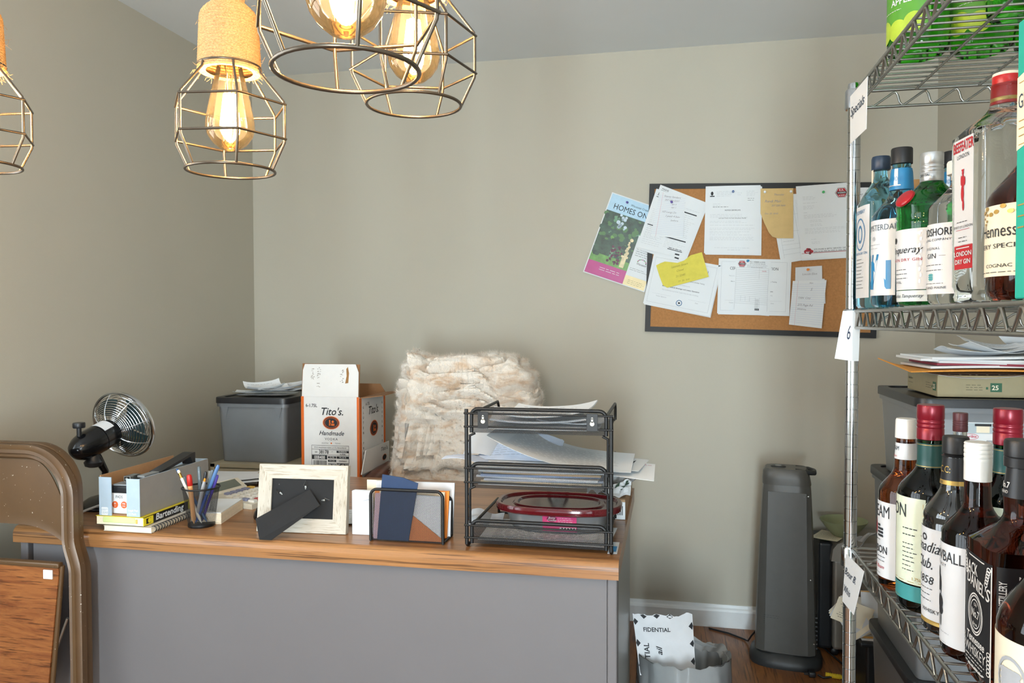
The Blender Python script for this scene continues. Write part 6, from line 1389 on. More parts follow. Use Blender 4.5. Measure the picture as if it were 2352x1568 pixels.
for i, (dx, dy, w_, h_, rt, dz, cu) in enumerate([(-.02, -.04, .20, .09, .06, .050, .020), (.03, -.03, .22, .10, .22, .058, .026), (.06, .03, .20, .12, -.1, .066, .03), (.12, .02, .12, .10, .5, .074, .04)]):
    strip('receipt', ['curled receipt at the left of the heap above the white sheaf', 'long printed receipt across the middle of the heap above the white sheaf', 'rear receipt of the heap above the white sheaf', 'crumpled receipt at the right of the heap above the white sheaf'][i],
          rr_(cX + dx, cY + dy, w_, h_, rt, zz + dz, lambda u, v, cu=cu, i=i: cu * (abs(u - .45) * 1.9) ** 1.8 + .006 * math.sin(v * 4 + i * 2 + u * 4)), [paper if i % 2 else paper2, grey_ink], 'receipts on the folder box', 'receipt', .001, 16, (.1, .85, .8, 9, .085, .03))

# ------------------------------------------------------------------ chrome wire shelf unit
SX0, SX1, SY1, SY0 = .3635, .8207, 1.690, .472
zTop, zMid, zBot, zLow = 1.7345, 1.2915, .806, .20
ws = thing('wire_shelf', 'chrome wire shelf unit full of bottles along the right wall', 'shelf', ((SX0 + SX1) / 2, (SY0 + SY1) / 2, 0)); o = ws.location.copy()
groove = [(.0127, 0)]
z = .02
while z < 1.745:
    groove += [(.0127, z), (.0115, z + .0005), (.0115, z + .0016), (.0127, z + .0020)]; z += .0254
groove += [(.0127, 1.742), (.0115, 1.746), (.0005, 1.747)]
posts = [(SX0 + .0, SY1), (SX1, SY1), (SX0, SY0), (SX1, SY0)]
chrome_post = mat('chrome_post', '#c3c6c9', .12, 1.0, var=.05)
for px_, py_ in posts: obj('post', B(o).lathe([(.013, 0), (.015, .003), (.015, .012)] + groove[1:], 24, M=T((px_, py_, 0))), chrome_post, ws)
def wire_shelf(zs, name='shelf'):
    sh_ = obj(name + '_rim', B(o), steel_wire, ws) if False else None
    b = B(o); rt, rb = .0034, .0030; zt_, zb_ = zs - .0045, zs - .0375
    xa, xb_, ya, yb = SX0 + .002, SX1 - .002, SY0, SY1
    for zz in (zt_, zb_):
        for p, q in (((xa, ya, zz), (xa, yb, zz)), ((xb_, ya, zz), (xb_, yb, zz)), ((xa, ya, zz), (xb_, ya, zz)), ((xa, yb, zz), (xb_, yb, zz))): b.tube([p, q], rt if zz == zt_ else rb, 8)
    rim = obj('shelf_rim', b, steel_wire, ws)
    b = B(o)
    n = 21; pit = (yb - ya - .05) / n
    for xx in (xa, xb_):
        pts = []
        for k in range(n): y = ya + .025 + k * pit; pts += [(xx, y + pit * .06, zb_ + .005), (xx, y + pit * .14, zb_ + .0015), (xx, y + pit * .44, zt_ - .005), (xx, y + pit * .50, zt_ - .0035), (xx, y + pit * .56, zt_ - .0045), (xx, y + pit * .90, zb_ + .0018)]
        b.tube(pts, .0024, 6)
    n = 7; pit = (xb_ - xa - .06) / n
    for yy in (ya, yb):
        pts = []
        for k in range(n): x = xa + .03 + k * pit; pts += [(x, yy, zb_ + .003), (x + pit * .08, yy, zb_ + .002), (x + pit * .70, yy, zt_ - .007), (x + pit * .80, yy, zt_ - .005), (x + pit * .88, yy, zt_ - .012), (x + pit * .94, yy, zb_ + .008)]
        b.tube(pts, .0024, 6)
    obj('truss_wire', b, steel_wire, rim)
    b = B(o); n = 42
    for k in range(n + 1): y = ya + .012 + (yb - ya - .024) * k / n; b.tube([(xa - .001, y, zs - .0016), (xb_ + .001, y, zs - .0019)], .0019, 6)
    for k in range(1, 4): x = xa + (xb_ - xa) * k / 4; b.tube([(x, ya + .004, zs - .0056), (x, yb - .004, zs - .0056)], .0026, 6)
    obj('deck_wires', b, steel_wire, rim)
    for px_, py_ in posts: obj('collar', B(o).lathe([(.0145, zs - .040), (.0185, zs - .0395), (.0175, zs - .004), (.0155, zs - .0005), (.0130, zs)], 24, M=T((px_, py_, 0))), chrome_post, rim)
for zs in (zTop, zMid, zBot, zLow): wire_shelf(zs)
# paper tags tied on the corner
def tagq(label, q, x, word, mats_=None):
    cs = [atX(px, py, x) for px, py in q]
    f = lambda u, v: cs[0] * (1 - u) * (1 - v) + cs[1] * u * (1 - v) + cs[2] * u * v + cs[3] * (1 - u) * v
    b = B(); b.sheet(8, 10, lambda u, v: f(u, 1 - v), .0005)
    for (t_, sz, u0, v0, sx_) in word: b.text(t_, sz, u0, v0, 0, 1, None, 'LEFT', .25, fn=lambda x_, y_, z_: f(x_, 1 - y_) + V((-.0012, 0, 0)), sx=sx_)
    return solo('shelf_tag', b, [paper, mat('marker_ink', '#23304a', .6)], label, 'tag', 'paper tags on the shelf corner')
tagq('white paper tag reading Specials on the top shelf corner', [(1953, 222), (1993, 175), (1990, 296), (1953, 331)], SX0 - .0195, [('Specials', .28, .05, .54, .92)])
c6 = [atY(px, py, 1.665) for px, py in ((1936, 714), (1958, 713), (1957, 829), (1917, 823))]; c6b = [V((q.x, q.y, q.z)) for q in c6]
r6 = [atY(px, py, 1.672) for px, py in ((1977, 711), (1972, 829))]
def f6(u, v):
    if u < .55: q = u / .55; a = c6[0] * (1 - q) * (1 - v) + c6[1] * q * (1 - v) + c6[2] * q * v + c6[3] * (1 - q) * v
    else: q = (u - .55) / .45; a = c6[1] * (1 - q) * (1 - v) + r6[0] * q * (1 - v) + r6[1] * q * v + c6[2] * (1 - q) * v
    return a
b = B(); b.sheet(20, 10, lambda u, v: f6(u, 1 - v), .0005); b.text('6', .42, .30, .42, 0, 1, None, 'LEFT', .2, fn=lambda x, y, z: f6(min(.55, x), 1 - y) + V((0, -.0012, 0)), sx=.8)
solo('shelf_tag', b, [paper, _mats['marker_ink']], 'white paper tag reading 6 folded round the middle shelf corner', 'tag', 'paper tags on the shelf corner')
tagq('white paper tag reading Bour Bon and Whis on the bottom shelf corner', [(1943, 1270), (1985, 1312), (1961, 1412), (1935, 1380)], SX0 - .0195, [('Bour B.', .21, .04, .60, 1.1), ('Whis', .21, .04, .24, 1.1)])

# ------------------------------------------------------------------ bottles
gold = mat('gold_print', '#c2a25a', .4, .5)
def bottle(label, c, rot, prof, gm, capprof, capm, labels=(), sq=None, extra=None, cat='bottle', group=None, sy=1, capn=40, parts=(), sc_=(1, 1)):
    """prof [(r,z)] outer shape; labels: (a0,a1,z0,z1,mats,draw) wrapped round the body"""
    t_ = thing('bottle', label, cat, c, rot, group); t_.scale = (sc_[0], sc_[0], sc_[1])
    obj('glass_body', B().lathe(prof, 72, ex=sq, sy=sy), gm, t_)
    if capprof: obj('cap', B().lathe(capprof, capn), capm, t_)
    def rad(a, z):
        for (r0, z0), (r1, z1) in zip(prof, prof[1:]):
            if z0 <= z <= z1 and z1 > z0: r = r0 + (r1 - r0) * (z - z0) / (z1 - z0); break
        else: r = prof[-1][0]
        c_, s_ = math.cos(a), math.sin(a); e = sq(z) if sq else 2
        return r * ((1 if e == 2 else (abs(c_) ** e + abs(s_) ** e) ** (-1 / e)))
    def wrap(x, z, off):                                    # x = arc angle from the label centre (front is -Y), in radians
        a = -PI / 2 + x; r = rad(a, z) + .0006 + off; return V((r * math.cos(a), r * math.sin(a) * sy, z))
    for (nm, a0, a1, z0, z1, mats_, draw) in labels:
        b = B(); b.sheet(28, 6, lambda u, v: wrap(a0 + (a1 - a0) * u, z0 + (z1 - z0) * v, 0), .0003, 0)
        if draw:
            R_ = prof[len(prof) // 3][0] if False else max(r for r, z in prof if z0 - .03 <= z <= z1 + .03)
            draw(b, lambda x, y, z: wrap(x / R_, y, .0004 + z), R_)
        obj(nm, b, mats_, t_)
    for nm, bb, m_ in parts: obj(nm, bb, m_, t_)
    return t_
def screwcap(r, z0, h, ribs=True):
    p = [(r * .98, z0), (r, z0 + .0005)]
    k = 0
    for q in (.30, .42, .54): p += [(r, z0 + h * q), (r * .96, z0 + h * (q + .02)), (r * .96, z0 + h * (q + .04)), (r, z0 + h * (q + .06))]
    return p + [(r, z0 + h * .96), (r * .95, z0 + h), (.0005, z0 + h)]
def shoulder(rb, zb, rn, zn, n=8, p=1.0):
    out = []
    for k in range(1, n):
        u = k / n; s_ = u * u * (3 - 2 * u); out.append((rb + (rn - rb) * s_ ** p, zb + (zn - zb) * u))
    return out
def body(r, zs, rn, zn, h, foot=.004, p=1.0, lip=.0):
    return [(.0005, .002), (r - foot - .006, 0.0), (r - foot, .0005), (r - foot * .3, foot), (r, foot * 2.2), (r, zs)] + shoulder(r, zs, rn, zn, p=p) + [(rn, zn), (rn * .98, h)]
clear = glass('clear_glass', '#f2f6f5', .01, 1.38); blue_g = glass('pale_blue_glass', '#8fd9f2', .02, 1.38); green_g = glass('green_glass', '#1f9a3c', .02, 1.4); dkgreen_g = glass('very_dark_glass', '#0d1a12', .03, 1.4)
amber_g = glass('amber_spirit', '#a5501a', .02, 1.38); brown_g = glass('dark_brown_spirit', '#5e2413', .02, 1.38); black_g = mat('near_black_glass', '#0e0f10', .06, **{'Coat Weight': 1.0}); liqueur_g = glass('bright_green_liqueur', '#39b31e', .02, 1.38)
lab_w = mat('bottle_label_white', '#d3d6d9', .5, var=.015); lab_c = mat('bottle_label_cream', '#e3dcc6', .5, var=.02); lab_b = mat('bottle_label_black', '#17181b', .45)
zm = zMid + .0005; zb = zBot + .0005; zt_ = zTop + .0005
F0 = math.radians(-52)

# ---- middle shelf
bottle('flat pale blue gin bottle nearest the chrome post on the middle shelf', (0.393, 1.6, zm), math.radians(-86), body(.046, .205, .014, .262, .285), blue_g, [(.0155, .270), (.017, .272), (.017, .292), (.0155, .2965), (.0005, .2965)], mat('navy_cap', '#22344a', .4),
  [('label', -.75, .75, .02, .20, [lab_w, mat('gin_blue', '#3f7aa8', .5), ink], lambda b, f, R: (b.disc(.024, 0, .145, .0004, 1, None, 28, f, .032, ri=.9), b.text('BOMBAY', .011, 0, .185, .0004, 1, None, fn=f, shear=.2), b.disc(.012, 0, .145, .0004, 1, None, 20, f, .018, ri=.7), b.lines(-.02, .095, .04, 9, .007, .002, .0004, 2, None, .3, f, .006), b.text('LONDON DRY GIN', .007, 0, .105, .0004, 1, None, fn=f)))], sq=lambda z: 4 if z < .21 else 2, sy=.78,
  parts=[('neck_stamp', B().sheet(2, 6, lambda u, v: V((-.004 + .008 * u, -(.0155 + .022 * max(0, .3 - v)), .225 + .05 * v)), .0004), cream)], sc_=(1.0, 0.97))
def na_label(b, f, R):
    b.text('NEW AMSTERDAM.', .0155, 0, .145, .0006, 3, None, fn=f, sx=.7); b.disc(.004, .0, .13, .0004, 2, None, 12, f); b.lines(-.015, .118, .03, 2, .007, .002, .0004, 2, None, .2, f, .006)
    for k in range(3): b.add([f(x, y, .0005) for x, y in ((-.03 + k * .010, .035), (-.022 + k * .010, .035), (-.012 + k * .012, .10), (-.016 + k * .012, .10))], [(0, 1, 2, 3)], 1)
    b.text('N', .075, .012, .035, .0006, 1, None, fn=f, sx=.8, bold=.02)
def na_neck(b, f, R): b.text('NEW AMSTERDAM', .0115, 0, .239, .0005, 0, None, fn=f, sx=.7); b.rect(-R * 1.0, R * 1.0, .2295, .2315, .0004, 2, None, f, 8); b.rect(.012, .022, .232, .262, .0005, 2, None, f)
nb_blue = mat('label_blue', '#237cb0', .4); silver = mat('silver_foil', '#c5cbd0', .3, .6)
na_prof = [(.0005, .002), (.036, 0), (.041, .004), (.0425, .012), (.0425, .170)] + shoulder(.0425, .17, .0172, .222, p=.9) + [(.0172, .222), (.0150, .262), (.0135, .264), (.0135, .284)]
def new_ams(label, c, s_): return bottle(label, c, math.radians(-76), na_prof, blue_g, [(.0140, .272), (.0158, .2725), (.0158, .300), (.0148, .3025), (.0005, .3025)], black_plastic, [('label', -1.0, .9, .022, .165, [lab_w, nb_blue, grey_ink, mat('slate_print', '#56646f', .6)], na_label), ('neck_label', -2.6, 2.6, .2225, .263, [nb_blue, paper, silver], na_neck)], sc_=s_)
new_ams('pale blue bottle with a black cap and blue neck band, next to the chrome post', (.400, 1.49, zm), (1.12, .925))
new_ams('second pale blue bottle, only its black cap and neck band showing between others', (.509, 1.57, zm), (1.05, .945))
def cat_label(b, f, R): b.disc(R * 1.02, 0, .085, .0004, 1, None, 36, f, .055); b.disc(R * .98, 0, .085, .0008, 0, None, 36, f, .051); b.text('SPIRITS', .008, .0, .122, .0012, 2, None, fn=f); b.text('CHERRY HILL', .013, 0, .100, .0012, 2, None, fn=f, sx=.8); b.text('RESERVE', .008, 0, .0875, .0012, 2, None, fn=f); b.lines(-.025, .079, .05, 2, .004, .0015, .0012, 2, None, .1, f, .01); b.text('BLACK CAT', .0165, 0, .055, .0012, 2, None, fn=f, sx=.75)
bottle('amber whiskey bottle with a round black label behind the green gin bottle', (.464, 1.648, zm), math.radians(-30), body(.041, .150, .014, .205, .226), amber_g, [(.014, .218), (.0195, .219), (.0205, .221), (.0205, .238), (.019, .241), (.0005, .241)], mat('wood_stopper', '#cf9f66', .6), [('label', -1.0, 1.0, .032, .138, [lab_b, mat('copper_print', '#c07a55', .4, .4), cream], cat_label)], sc_=(0.85, 1.03))
tq_prof = [(.0005, .002), (.034, 0), (.039, .003), (.0405, .010), (.0425, .150), (.0435, .157), (.042, .161), (.0435, .166), (.0425, .171), (.044, .186)] + shoulder(.044, .186, .0136, .236, p=1.0) + [(.0136, .236), (.0130, .262)]
def tq_label(b, f, R):
    b.text('Tanqueray', .0185, -.006, .098, .0005, 1, None, fn=f, shear=.35, sx=.85); b.text('LONDON DRY GIN', .0075, -.006, .083, .0005, 2, None, fn=f, sp=1.1); b.lines(-.03, .067, .04, 3, .008, .002, .0005, 1, None, .3, f, .006); b.text('40% VOL.', .006, -.014, .042, .0005, 1, None, fn=f); b.disc(.006, -.02, .123, .0004, 1, None, 8, f)
    for k in range(9): b.disc(.0014, .0255 + .0016 * (k % 2), .045 + k * .011, .0004, 3, None, 8, f, .0035)
    for k in range(5): b.disc(.0018, .012 + k * .004, .136 - (k % 2) * .003, .0004, 3, None, 8, f)
tqb = B(); tqb.lathe([(.0005, .0105), (.012, .010), (.0165, .0085), (.019, .005), (.019, 0), (.0005, -.003)], 36, M=Matrix(((1, 0, 0, 0), (0, 0, -1, -.0385), (0, 1, 0, .199), (0, 0, 0, 1))) @ RX(math.radians(-28)) @ Matrix.Diagonal((.72, .9, .6, 1)).to_4x4())
bottle('green gin bottle with a red wax seal and a silver cap', (0.415, 1.377, zm), math.radians(-68), tq_prof, green_g, screwcap(.0145, .232, .054), mat('silver_cap', '#c9ccce', .28, .75), [('label', -.95, .95, .030, .142, [lab_w, ink, red_ink, silver], tq_label), ('lower_label', -.85, .85, .008, .0285, [mat('pale_label', '#cfd8da', .5), ink], lambda b, f, R: b.text('Charles Tanqueray', .009, 0, .0155, .0005, 1, None, fn=f, shear=.4, sx=.8)), ('neck_band', -3.1, 3.1, .2375, .250, [silver, ink], lambda b, f, R: b.text('DRY GIN', .007, .006, .2405, .0005, 1, None, fn=f))], parts=[('wax_seal', tqb, mat('red_wax', '#a31621', .3))], sc_=(1.2, 0.864))
def hs_label(b, f, R):
    b.text('HARDSHORE', .0185, .0, .119, .0005, 1, None, fn=f, sx=.68, bold=.01); b.text('DISTILLING COMPANY', .0058, 0, .110, .0005, 1, None, fn=f, sp=1.15); b.text('ORIGINAL', .0062, 0, .095, .0005, 1, None, fn=f, sp=1.3); b.text('GIN', .0125, 0, .080, .0005, 1, None, fn=f, sp=1.1); b.rect(-.026, -.016, .084, .0845, .0005, 1, None, f); b.rect(.016, .026, .084, .0845, .0005, 1, None, f)
    b.lines(-.022, .068, .044, 1, .007, .002, .0005, 1, None, .1, f, .006); b.lines(-.026, .059, .052, 1, .007, .002, .0005, 1, None, .1, f, .006)
    for k in range(3): b.rect(-.006, .006, .0435 + k * .0035, .0450 + k * .0035, .0005, 2, None, f); b.rect(-.0035 + k * .003, -.0022 + k * .003, .041, .054, .0005, 2, None, f)
    b.lines(-.024, .036, .048, 1, .007, .0015, .0005, 1, None, .1, f, .006); b.text('PORTLAND MAINE', .006, 0, .027, .0005, 1, None, fn=f, sp=1.1)
bottle('clear gin bottle with a white square label and a white stopper', (0.42, 1.255, zm), math.radians(-78), body(.0445, .168, .0145, .216, .240, .005, .8), clear, [(.0145, .226), (.0200, .227), (.0208, .229), (.0208, .247), (.0195, .250), (.0005, .250)], white_plastic, [('label', -.85, .85, .018, .140, [lab_w, ink, mat('teal_print', '#3ba7ad', .5)], hs_label), ('neck_band', -3.1, 3.1, .217, .2255, [mat('tan_band', '#c8bda8', .5)], None)], sc_=(1.0, 0.84))
def bf_label(b, f, R):
    b.text('BEEFEATER', .022, 0, .233, .0005, 1, None, fn=f, sx=.47, bold=.02); b.text('LONDON', .009, 0, .222, .0005, 2, None, fn=f, sx=.8)
    for (x, y, rx, ry) in ((0, .199, .0025, .004), (0, .186, .0045, .010), (-.001, .168, .0040, .013), (.001, .150, .0024, .009), (-.0045, .188, .0014, .008), (.005, .186, .0014, .007)): b.disc(rx, x, y, .0005, 1, None, 12, f, ry)
    b.rect(-.0032, .0032, .202, .2045, .0006, 1, None, f); b.lines(-.016, .124, .032, 1, .006, .002, .0005, 2, None, .1, f, .006); b.text('SPIRIT OF LONDON', .0055, 0, .115, .0005, 2, None, fn=f); b.rect(-.018, .018, .112, .1126, .0005, 1, None, f); b.lines(-.012, .100, .024, 2, .006, .002, .0005, 2, None, .3, f, .01)
def bf_low(b, f, R): b.text('LONDON', .010, 0, .072, .0005, 1, None, fn=f, bold=.02); b.text('DRY GIN', .010, 0, .060, .0005, 1, None, fn=f, bold=.02); b.rect(-.017, .017, .0835, .085, .0005, 1, None, f)
bf_prof = [(.0005, .003), (.040, 0), (.045, .003), (.0465, .010), (.0445, .018), (.0475, .026), (.049, .258)] + shoulder(.049, .258, .018, .302, p=.8) + [(.018, .302), (.0172, .330)]
bottle('large square clear gin bottle with a red cap and a tall white label', (0.43, 1.132, zm), math.radians(-86), bf_prof, clear, [(.0152, .299), (.0160, .300), (.0160, .325), (.0154, .326), (.0160, .327), (.0160, .343), (.0150, .346), (.0005, .346)], mat('red_foil_cap', '#c1201f', .3), [('label', -.50, .50, .088, .252, [lab_w, red_ink, ink], bf_label), ('lower_label', -.48, .48, .052, .089, [red_ink, lab_w], bf_low)], sq=lambda z: 7 if z < .262 else (3 if z < .28 else 2),
  parts=[('cap_band', B().lathe([(.0161, .304), (.0163, .305), (.0163, .3085), (.0161, .3095)], 36, cap=False), gold), ('cap_top', B().lathe([(.0162, .3425), (.0156, .3468), (.0005, .3472)], 36), cream)], sc_=(1.05, 0.86))
def he_label(b, f, R):
    b.text('Hennessy', .029, .0, .100, .0005, 1, None, fn=f, sx=.50); b.text('VERY SPECIAL', .0105, .0, .082, .0005, 1, None, fn=f); b.text('COGNAC', .008, 0, .052, .0005, 1, None, fn=f); b.lines(-.04, .044, .08, 1, .006, .002, .0005, 1, None, .1, f, .008)
    for k in range(7): b.disc(.0035, -.025 + k * .008, .141 + .006 * math.sin(k * 2), .0005, 2, None, 9, f)
    for k in range(5): b.disc(.0022, -.02 + .004 * math.sin(k * 2.4), .122 + .005 * k, .0005, 2, None, 8, f)
bottle('dark cognac bottle with a cream label beside the large clear gin bottle', (0.43, 1.02, zm), math.radians(-72), body(.0505, .160, .0165, .250, .275, .008, .75), brown_g, screwcap(.018, .245, .04), black_plastic, [('label', -.95, .95, .038, .150, [lab_c, ink, gold], he_label)], sc_=(1.18, 0.74))
tb = thing('gift_box', 'tall teal and cream gift box at the right end of the middle shelf', 'box', (.42, .893, zm), math.radians(3)); teal = mat('teal_card', '#1aa596', .45, var=.03)
b = B(); hw = .050; b.rbox(-hw, hw, -hw, hw, 0, .298, .002, 0)
for M_ in (Matrix(((1, 0, 0, 0), (0, 0, -1, -hw), (0, 1, 0, 0), (0, 0, 0, 1))), Matrix(((0, 0, -1, -hw), (-1, 0, 0, 0), (0, 1, 0, 0), (0, 0, 0, 1)))):
    b.add([(-hw + .001, .16, .0004), (hw - .001, .178, .0004), (hw - .001, .255, .0004), (-hw + .001, .238, .0004)], [(0, 1, 2, 3)], 1, False, M_); b.text('GLENLIVET', .022, -hw + .004, .204, .0008, 2, M_, 'LEFT', sx=.68)
    b.lines(-.044, .19, .06, 3, .008, .002, .0008, 3, M_, .3)
    for k in range(2): b.rect(-hw + .006, hw - .006, .165 + k * .066, .1658 + k * .066, .0008, 3, M_)
    b.lines(-.044, .10, .05, 3, .012, .003, .0006, 3, M_, .2); b.text('12', .02, 0, .06, .0006, 3, M_)
obj('carton', b, [teal, lab_c, mat('navy_print', '#27405a', .5), gold], tb)

# ---- bottom shelf
def jb_label(b, f, R):
    b.text('JIM BEAM', .030, .0, .125, .0005, 1, None, fn=f, sx=.62, bold=.02); b.disc(.012, -.008, .104, .0005, 2, None, 24, f, .014); b.text('B', .012, -.008, .100, .0009, 0, None, fn=f, bold=.03); b.scrawl(.008, .095, .02, .018, .0005, 1, None, .0006, 4) if False else None
    for k in range(14): b.disc(.0025, .010 + (k % 4) * .004, .092 + (k // 4) * .006, .0006, 1, None, 6, f)
    b.lines(-.02, .084, .04, 1, .006, .002, .0005, 1, None, .1, f, .006); b.text('BOURBON', .0185, 0, .062, .0005, 1, None, fn=f, sx=.75, bold=.015); b.lines(-.03, .055, .06, 2, .007, .002, .0005, 1, None, .1, f, .006); b.text('James B. Beam', .009, 0, .035, .0005, 2, None, fn=f, shear=.4); b.lines(-.02, .026, .04, 1, .006, .0015, .0005, 1, None, .1, f, .006)
bottle('amber bourbon bottle with a white cap and white label, farthest on the bottom shelf', (0.4, 1.446, zb), math.radians(-97), [(.0005, .004), (.036, 0), (.042, .004), (.0435, .012), (.0435, .168)] + shoulder(.0435, .168, .0185, .212, p=.9) + [(.0185, .212), (.0150, .268), (.0150, .285)], amber_g, [(.0165, .262), (.0178, .2625), (.0170, .293), (.0155, .296), (.0005, .296)], white_plastic,
  [('label', -1.1, 1.1, .020, .152, [lab_w, ink, red_ink], jb_label), ('neck_label', -2.8, 2.8, .226, .254, [lab_w, ink, red_ink], lambda b, f, R: (b.text('JIM BEAM', .0105, 0, .2415, .0005, 1, None, fn=f, sx=.8, bold=.02), b.text('CO.', .004, 0, .237, .0005, 1, None, fn=f), b.text('James Beam', .005, 0, .230, .0005, 2, None, fn=f, shear=.4)))], sc_=(0.98, 0.99))
def jm_label(b, f, R):
    b.text('JAMESON', .030, .0, .150, .0005, 1, None, fn=f, sx=.75); b.lines(.040, .132, .025, 2, .010, .003, .0005, 1, None, .3, f, .006); b.lines(.040, .108, .025, 7, .007, .0025, .0005, 1, None, .4, f, .006); b.rect(-.073, .073, .048, .0488, .0005, 3, None, f, 8); b.text('1.75L', .007, .064, .052, .0005, 3, None, fn=f); b.rect(.0725, .0731, .05, .175, .0005, 3, None, f)
def jameson(label, c, rot): return bottle(label, c, rot, body(.047, .186, .0182, .235, .27, .005, .95), dkgreen_g, screwcap(.0200, .272, .055), mat('burgundy_foil', '#7d1426', .28, .3),
  [('label', -1.62, 1.62, .045, .182, [mat('label_pale_green', '#d3dcc6', .5), ink, green_print, gold], jm_label), ('lower_label', -1.62, 1.62, .018, .0425, [mat('label_teal', '#3c8d8f', .45), gold], lambda b, f, R: (b.rect(-.035, .035, .021, .0216, .0005, 1, None, f, 8), b.rect(-.035, .035, .039, .0396, .0005, 1, None, f, 8))),
   ('neck_label', -3.1, 3.1, .228, .266, [mat('label_dark_teal', '#1f4a48', .4), gold], lambda b, f, R: (b.rect(-R * 3, R * 3, .2295, .2303, .0005, 1, None, f, 20), b.rect(-R * 3, R * 3, .2635, .2643, .0005, 1, None, f, 20)))],
  parts=[('glass_ring', B().lathe([(.0185, .266), (.0192, .2665), (.0192, .2715), (.0185, .272)], 32, cap=False), green_g)])
jameson('very dark green whiskey bottle with a burgundy cap and pale green label', (.410, 1.352, zb), math.radians(-116))
jameson('second burgundy capped bottle, standing behind the black capped ones', (.508, 1.315, zb), math.radians(-60))
bottle('clear bottle half hidden between the dark green and the all black bottles', (0.5, 1.49, zb), F0, body(.040, .19, .0150, .24, .27), clear, screwcap(.0165, .262, .032), mat('brown_cap', '#5c2f35', .4), [('label', -1.0, 1.0, .03, .16, [lab_c], None), ('neck_label', -2, 2, .215, .255, [lab_w], None)], sc_=(0.72, 1.02))
def cc_label(b, f, R): b.text('Canadian', .0245, .0, .128, .0005, 1, None, fn=f, shear=.4, sx=.8); b.text('Club.', .0245, -.004, .102, .0005, 1, None, fn=f, shear=.4, sx=.8); b.text('1858', .018, 0, .078, .0005, 1, None, fn=f, shear=.2); b.lines(-.012, .07, .03, 3, .009, .002, .0005, 1, None, .3, f, .006); b.text('WHISKY', .0085, .012, .034, .0005, 1, None, fn=f); b.disc(.006, 0, .150, .0005, 1, None, 7, f, ri=.6)
bottle('all black whisky bottle with a gold neck ring and white label', (0.415, 1.254, zb), math.radians(-80), [(.0005, .003), (.036, 0), (.041, .004), (.0425, .012), (.0415, .02), (.0425, .026), (.0425, .172), (.0412, .176), (.0425, .182)] + shoulder(.0425, .182, .0195, .232, p=.95) + [(.0195, .232), (.0160, .276)], black_g, screwcap(.0185, .276, .030)[:2] + [(.0172, .2775), (.0150, .279), (.0172, .281), (.0178, .2815), (.0178, .305), (.0165, .3075), (.0005, .3075)], black_plastic,
  [('label', -1.1, 1.1, .022, .165, [lab_w, ink], cc_label), ('gold_band', -1.1, 1.1, .0155, .0218, [gold], None), ('neck_label', -3.1, 3.1, .240, .275, [mat('neck_black', '#1b1d22', .4), gold], lambda b, f, R: b.text('C.C:', .0150, .006, .252, .0005, 1, None, fn=f)), ('neck_ring', -3.1, 3.1, .233, .2398, [gold, ink], lambda b, f, R: b.text('1858', .0055, 0, .2345, .0005, 1, None, fn=f))], sc_=(1.0, 0.946))
def sb_label(b, f, R):
    b.text('SCREWBALL', .022, .0, .137, .0005, 1, None, fn=f, sx=.72, bold=.01); b.text('WHISKEY', .0062, .0, .129, .0005, 1, None, fn=f, sp=1.4)
    for (x, y, rx, ry) in ((.0, .098, .0055, .016), (.002, .075, .0085, .011), (.004, .064, .007, .007), (-.003, .116, .0035, .010), (-.001, .05, .0012, .012), (.005, .05, .0012, .010)): b.disc(rx, x, y, .0005, 1, None, 14, f, ry)
    b.disc(.0025, .0025, .089, .0009, 0, None, 10, f); b.lines(-.02, .034, .045, 1, .006, .0018, .0005, 2, None, .1, f, .006); b.lines(.0, .020, .02, 1, .006, .0018, .0005, 2, None, .1, f, .006)
bottle('peanut brown whiskey bottle with a white ribbed cap and white label', (0.414, 1.166, zb), math.radians(-96), [(.0005, .006), (.034, 0), (.041, .003), (.043, .012), (.043, .178)] + shoulder(.043, .178, .0170, .222, p=.75) + [(.0170, .222), (.0160, .262), (.0150, .30)], brown_g, [(.0166, .252), (.0170, .2525), (.0170, .278)] + [(r, z) for k in range(4) for r, z in ((.0172, .280 + k * .006), (.0172, .283 + k * .006), (.0165, .2845 + k * .006))] + [(.0172, .3045), (.0160, .3065), (.0005, .3065)], white_plastic, [('label', -1.05, 1.05, .018, .162, [lab_w, ink, grey_ink], sb_label)], sc_=(1.0, 0.965))
def jd_label(b, f, R):
    for r_ in ((-.040, -.0385, .02, .165), (.0385, .040, .02, .165), (-.040, .040, .1635, .165), (-.040, .040, .02, .0215)): b.rect(*r_, .0005, 1, None, f, 4)
    b.text("JACK", .021, -.012, .142, .0005, 1, None, fn=f, sx=.75, bold=.012); b.text("DANIEL'S", .0225, .004, .124, .0005, 1, None, fn=f, sx=.72, bold=.012, rot=-.12)
    for k in (1, .88, .70): b.disc(.024 * k, 0, .092, .0005, 1, None, 40, f, .027 * k, ri=.93)
    b.text('Old', .006, 0, .102, .0005, 1, None, fn=f); b.text('No.7', .0150, 0, .0875, .0005, 1, None, fn=f, sx=.85, bold=.012); b.text('Brand', .006, 0, .077, .0005, 1, None, fn=f)
    b.text('Tennessee', .0155, 0, .053, .0005, 1, None, fn=f, shear=.2, sx=.85, bold=.02); b.text('WHISKEY', .0175, 0, .0375, .0005, 1, None, fn=f, sx=.85, bold=.012); b.lines(-.03, .032, .06, 3, .005, .0025, .0005, 1, None, .1, f, .01)
    for s_ in (-1, 1):
        for k in range(6): b.disc(.0035, s_ * (.035 - .001 * k), .160 - .004 * k, .0005, 1, None, 10, f, ri=.6); b.disc(.003, s_ * (.036), .03 + .005 * k, .0005, 1, None, 10, f, ri=.6)
JR = .0575
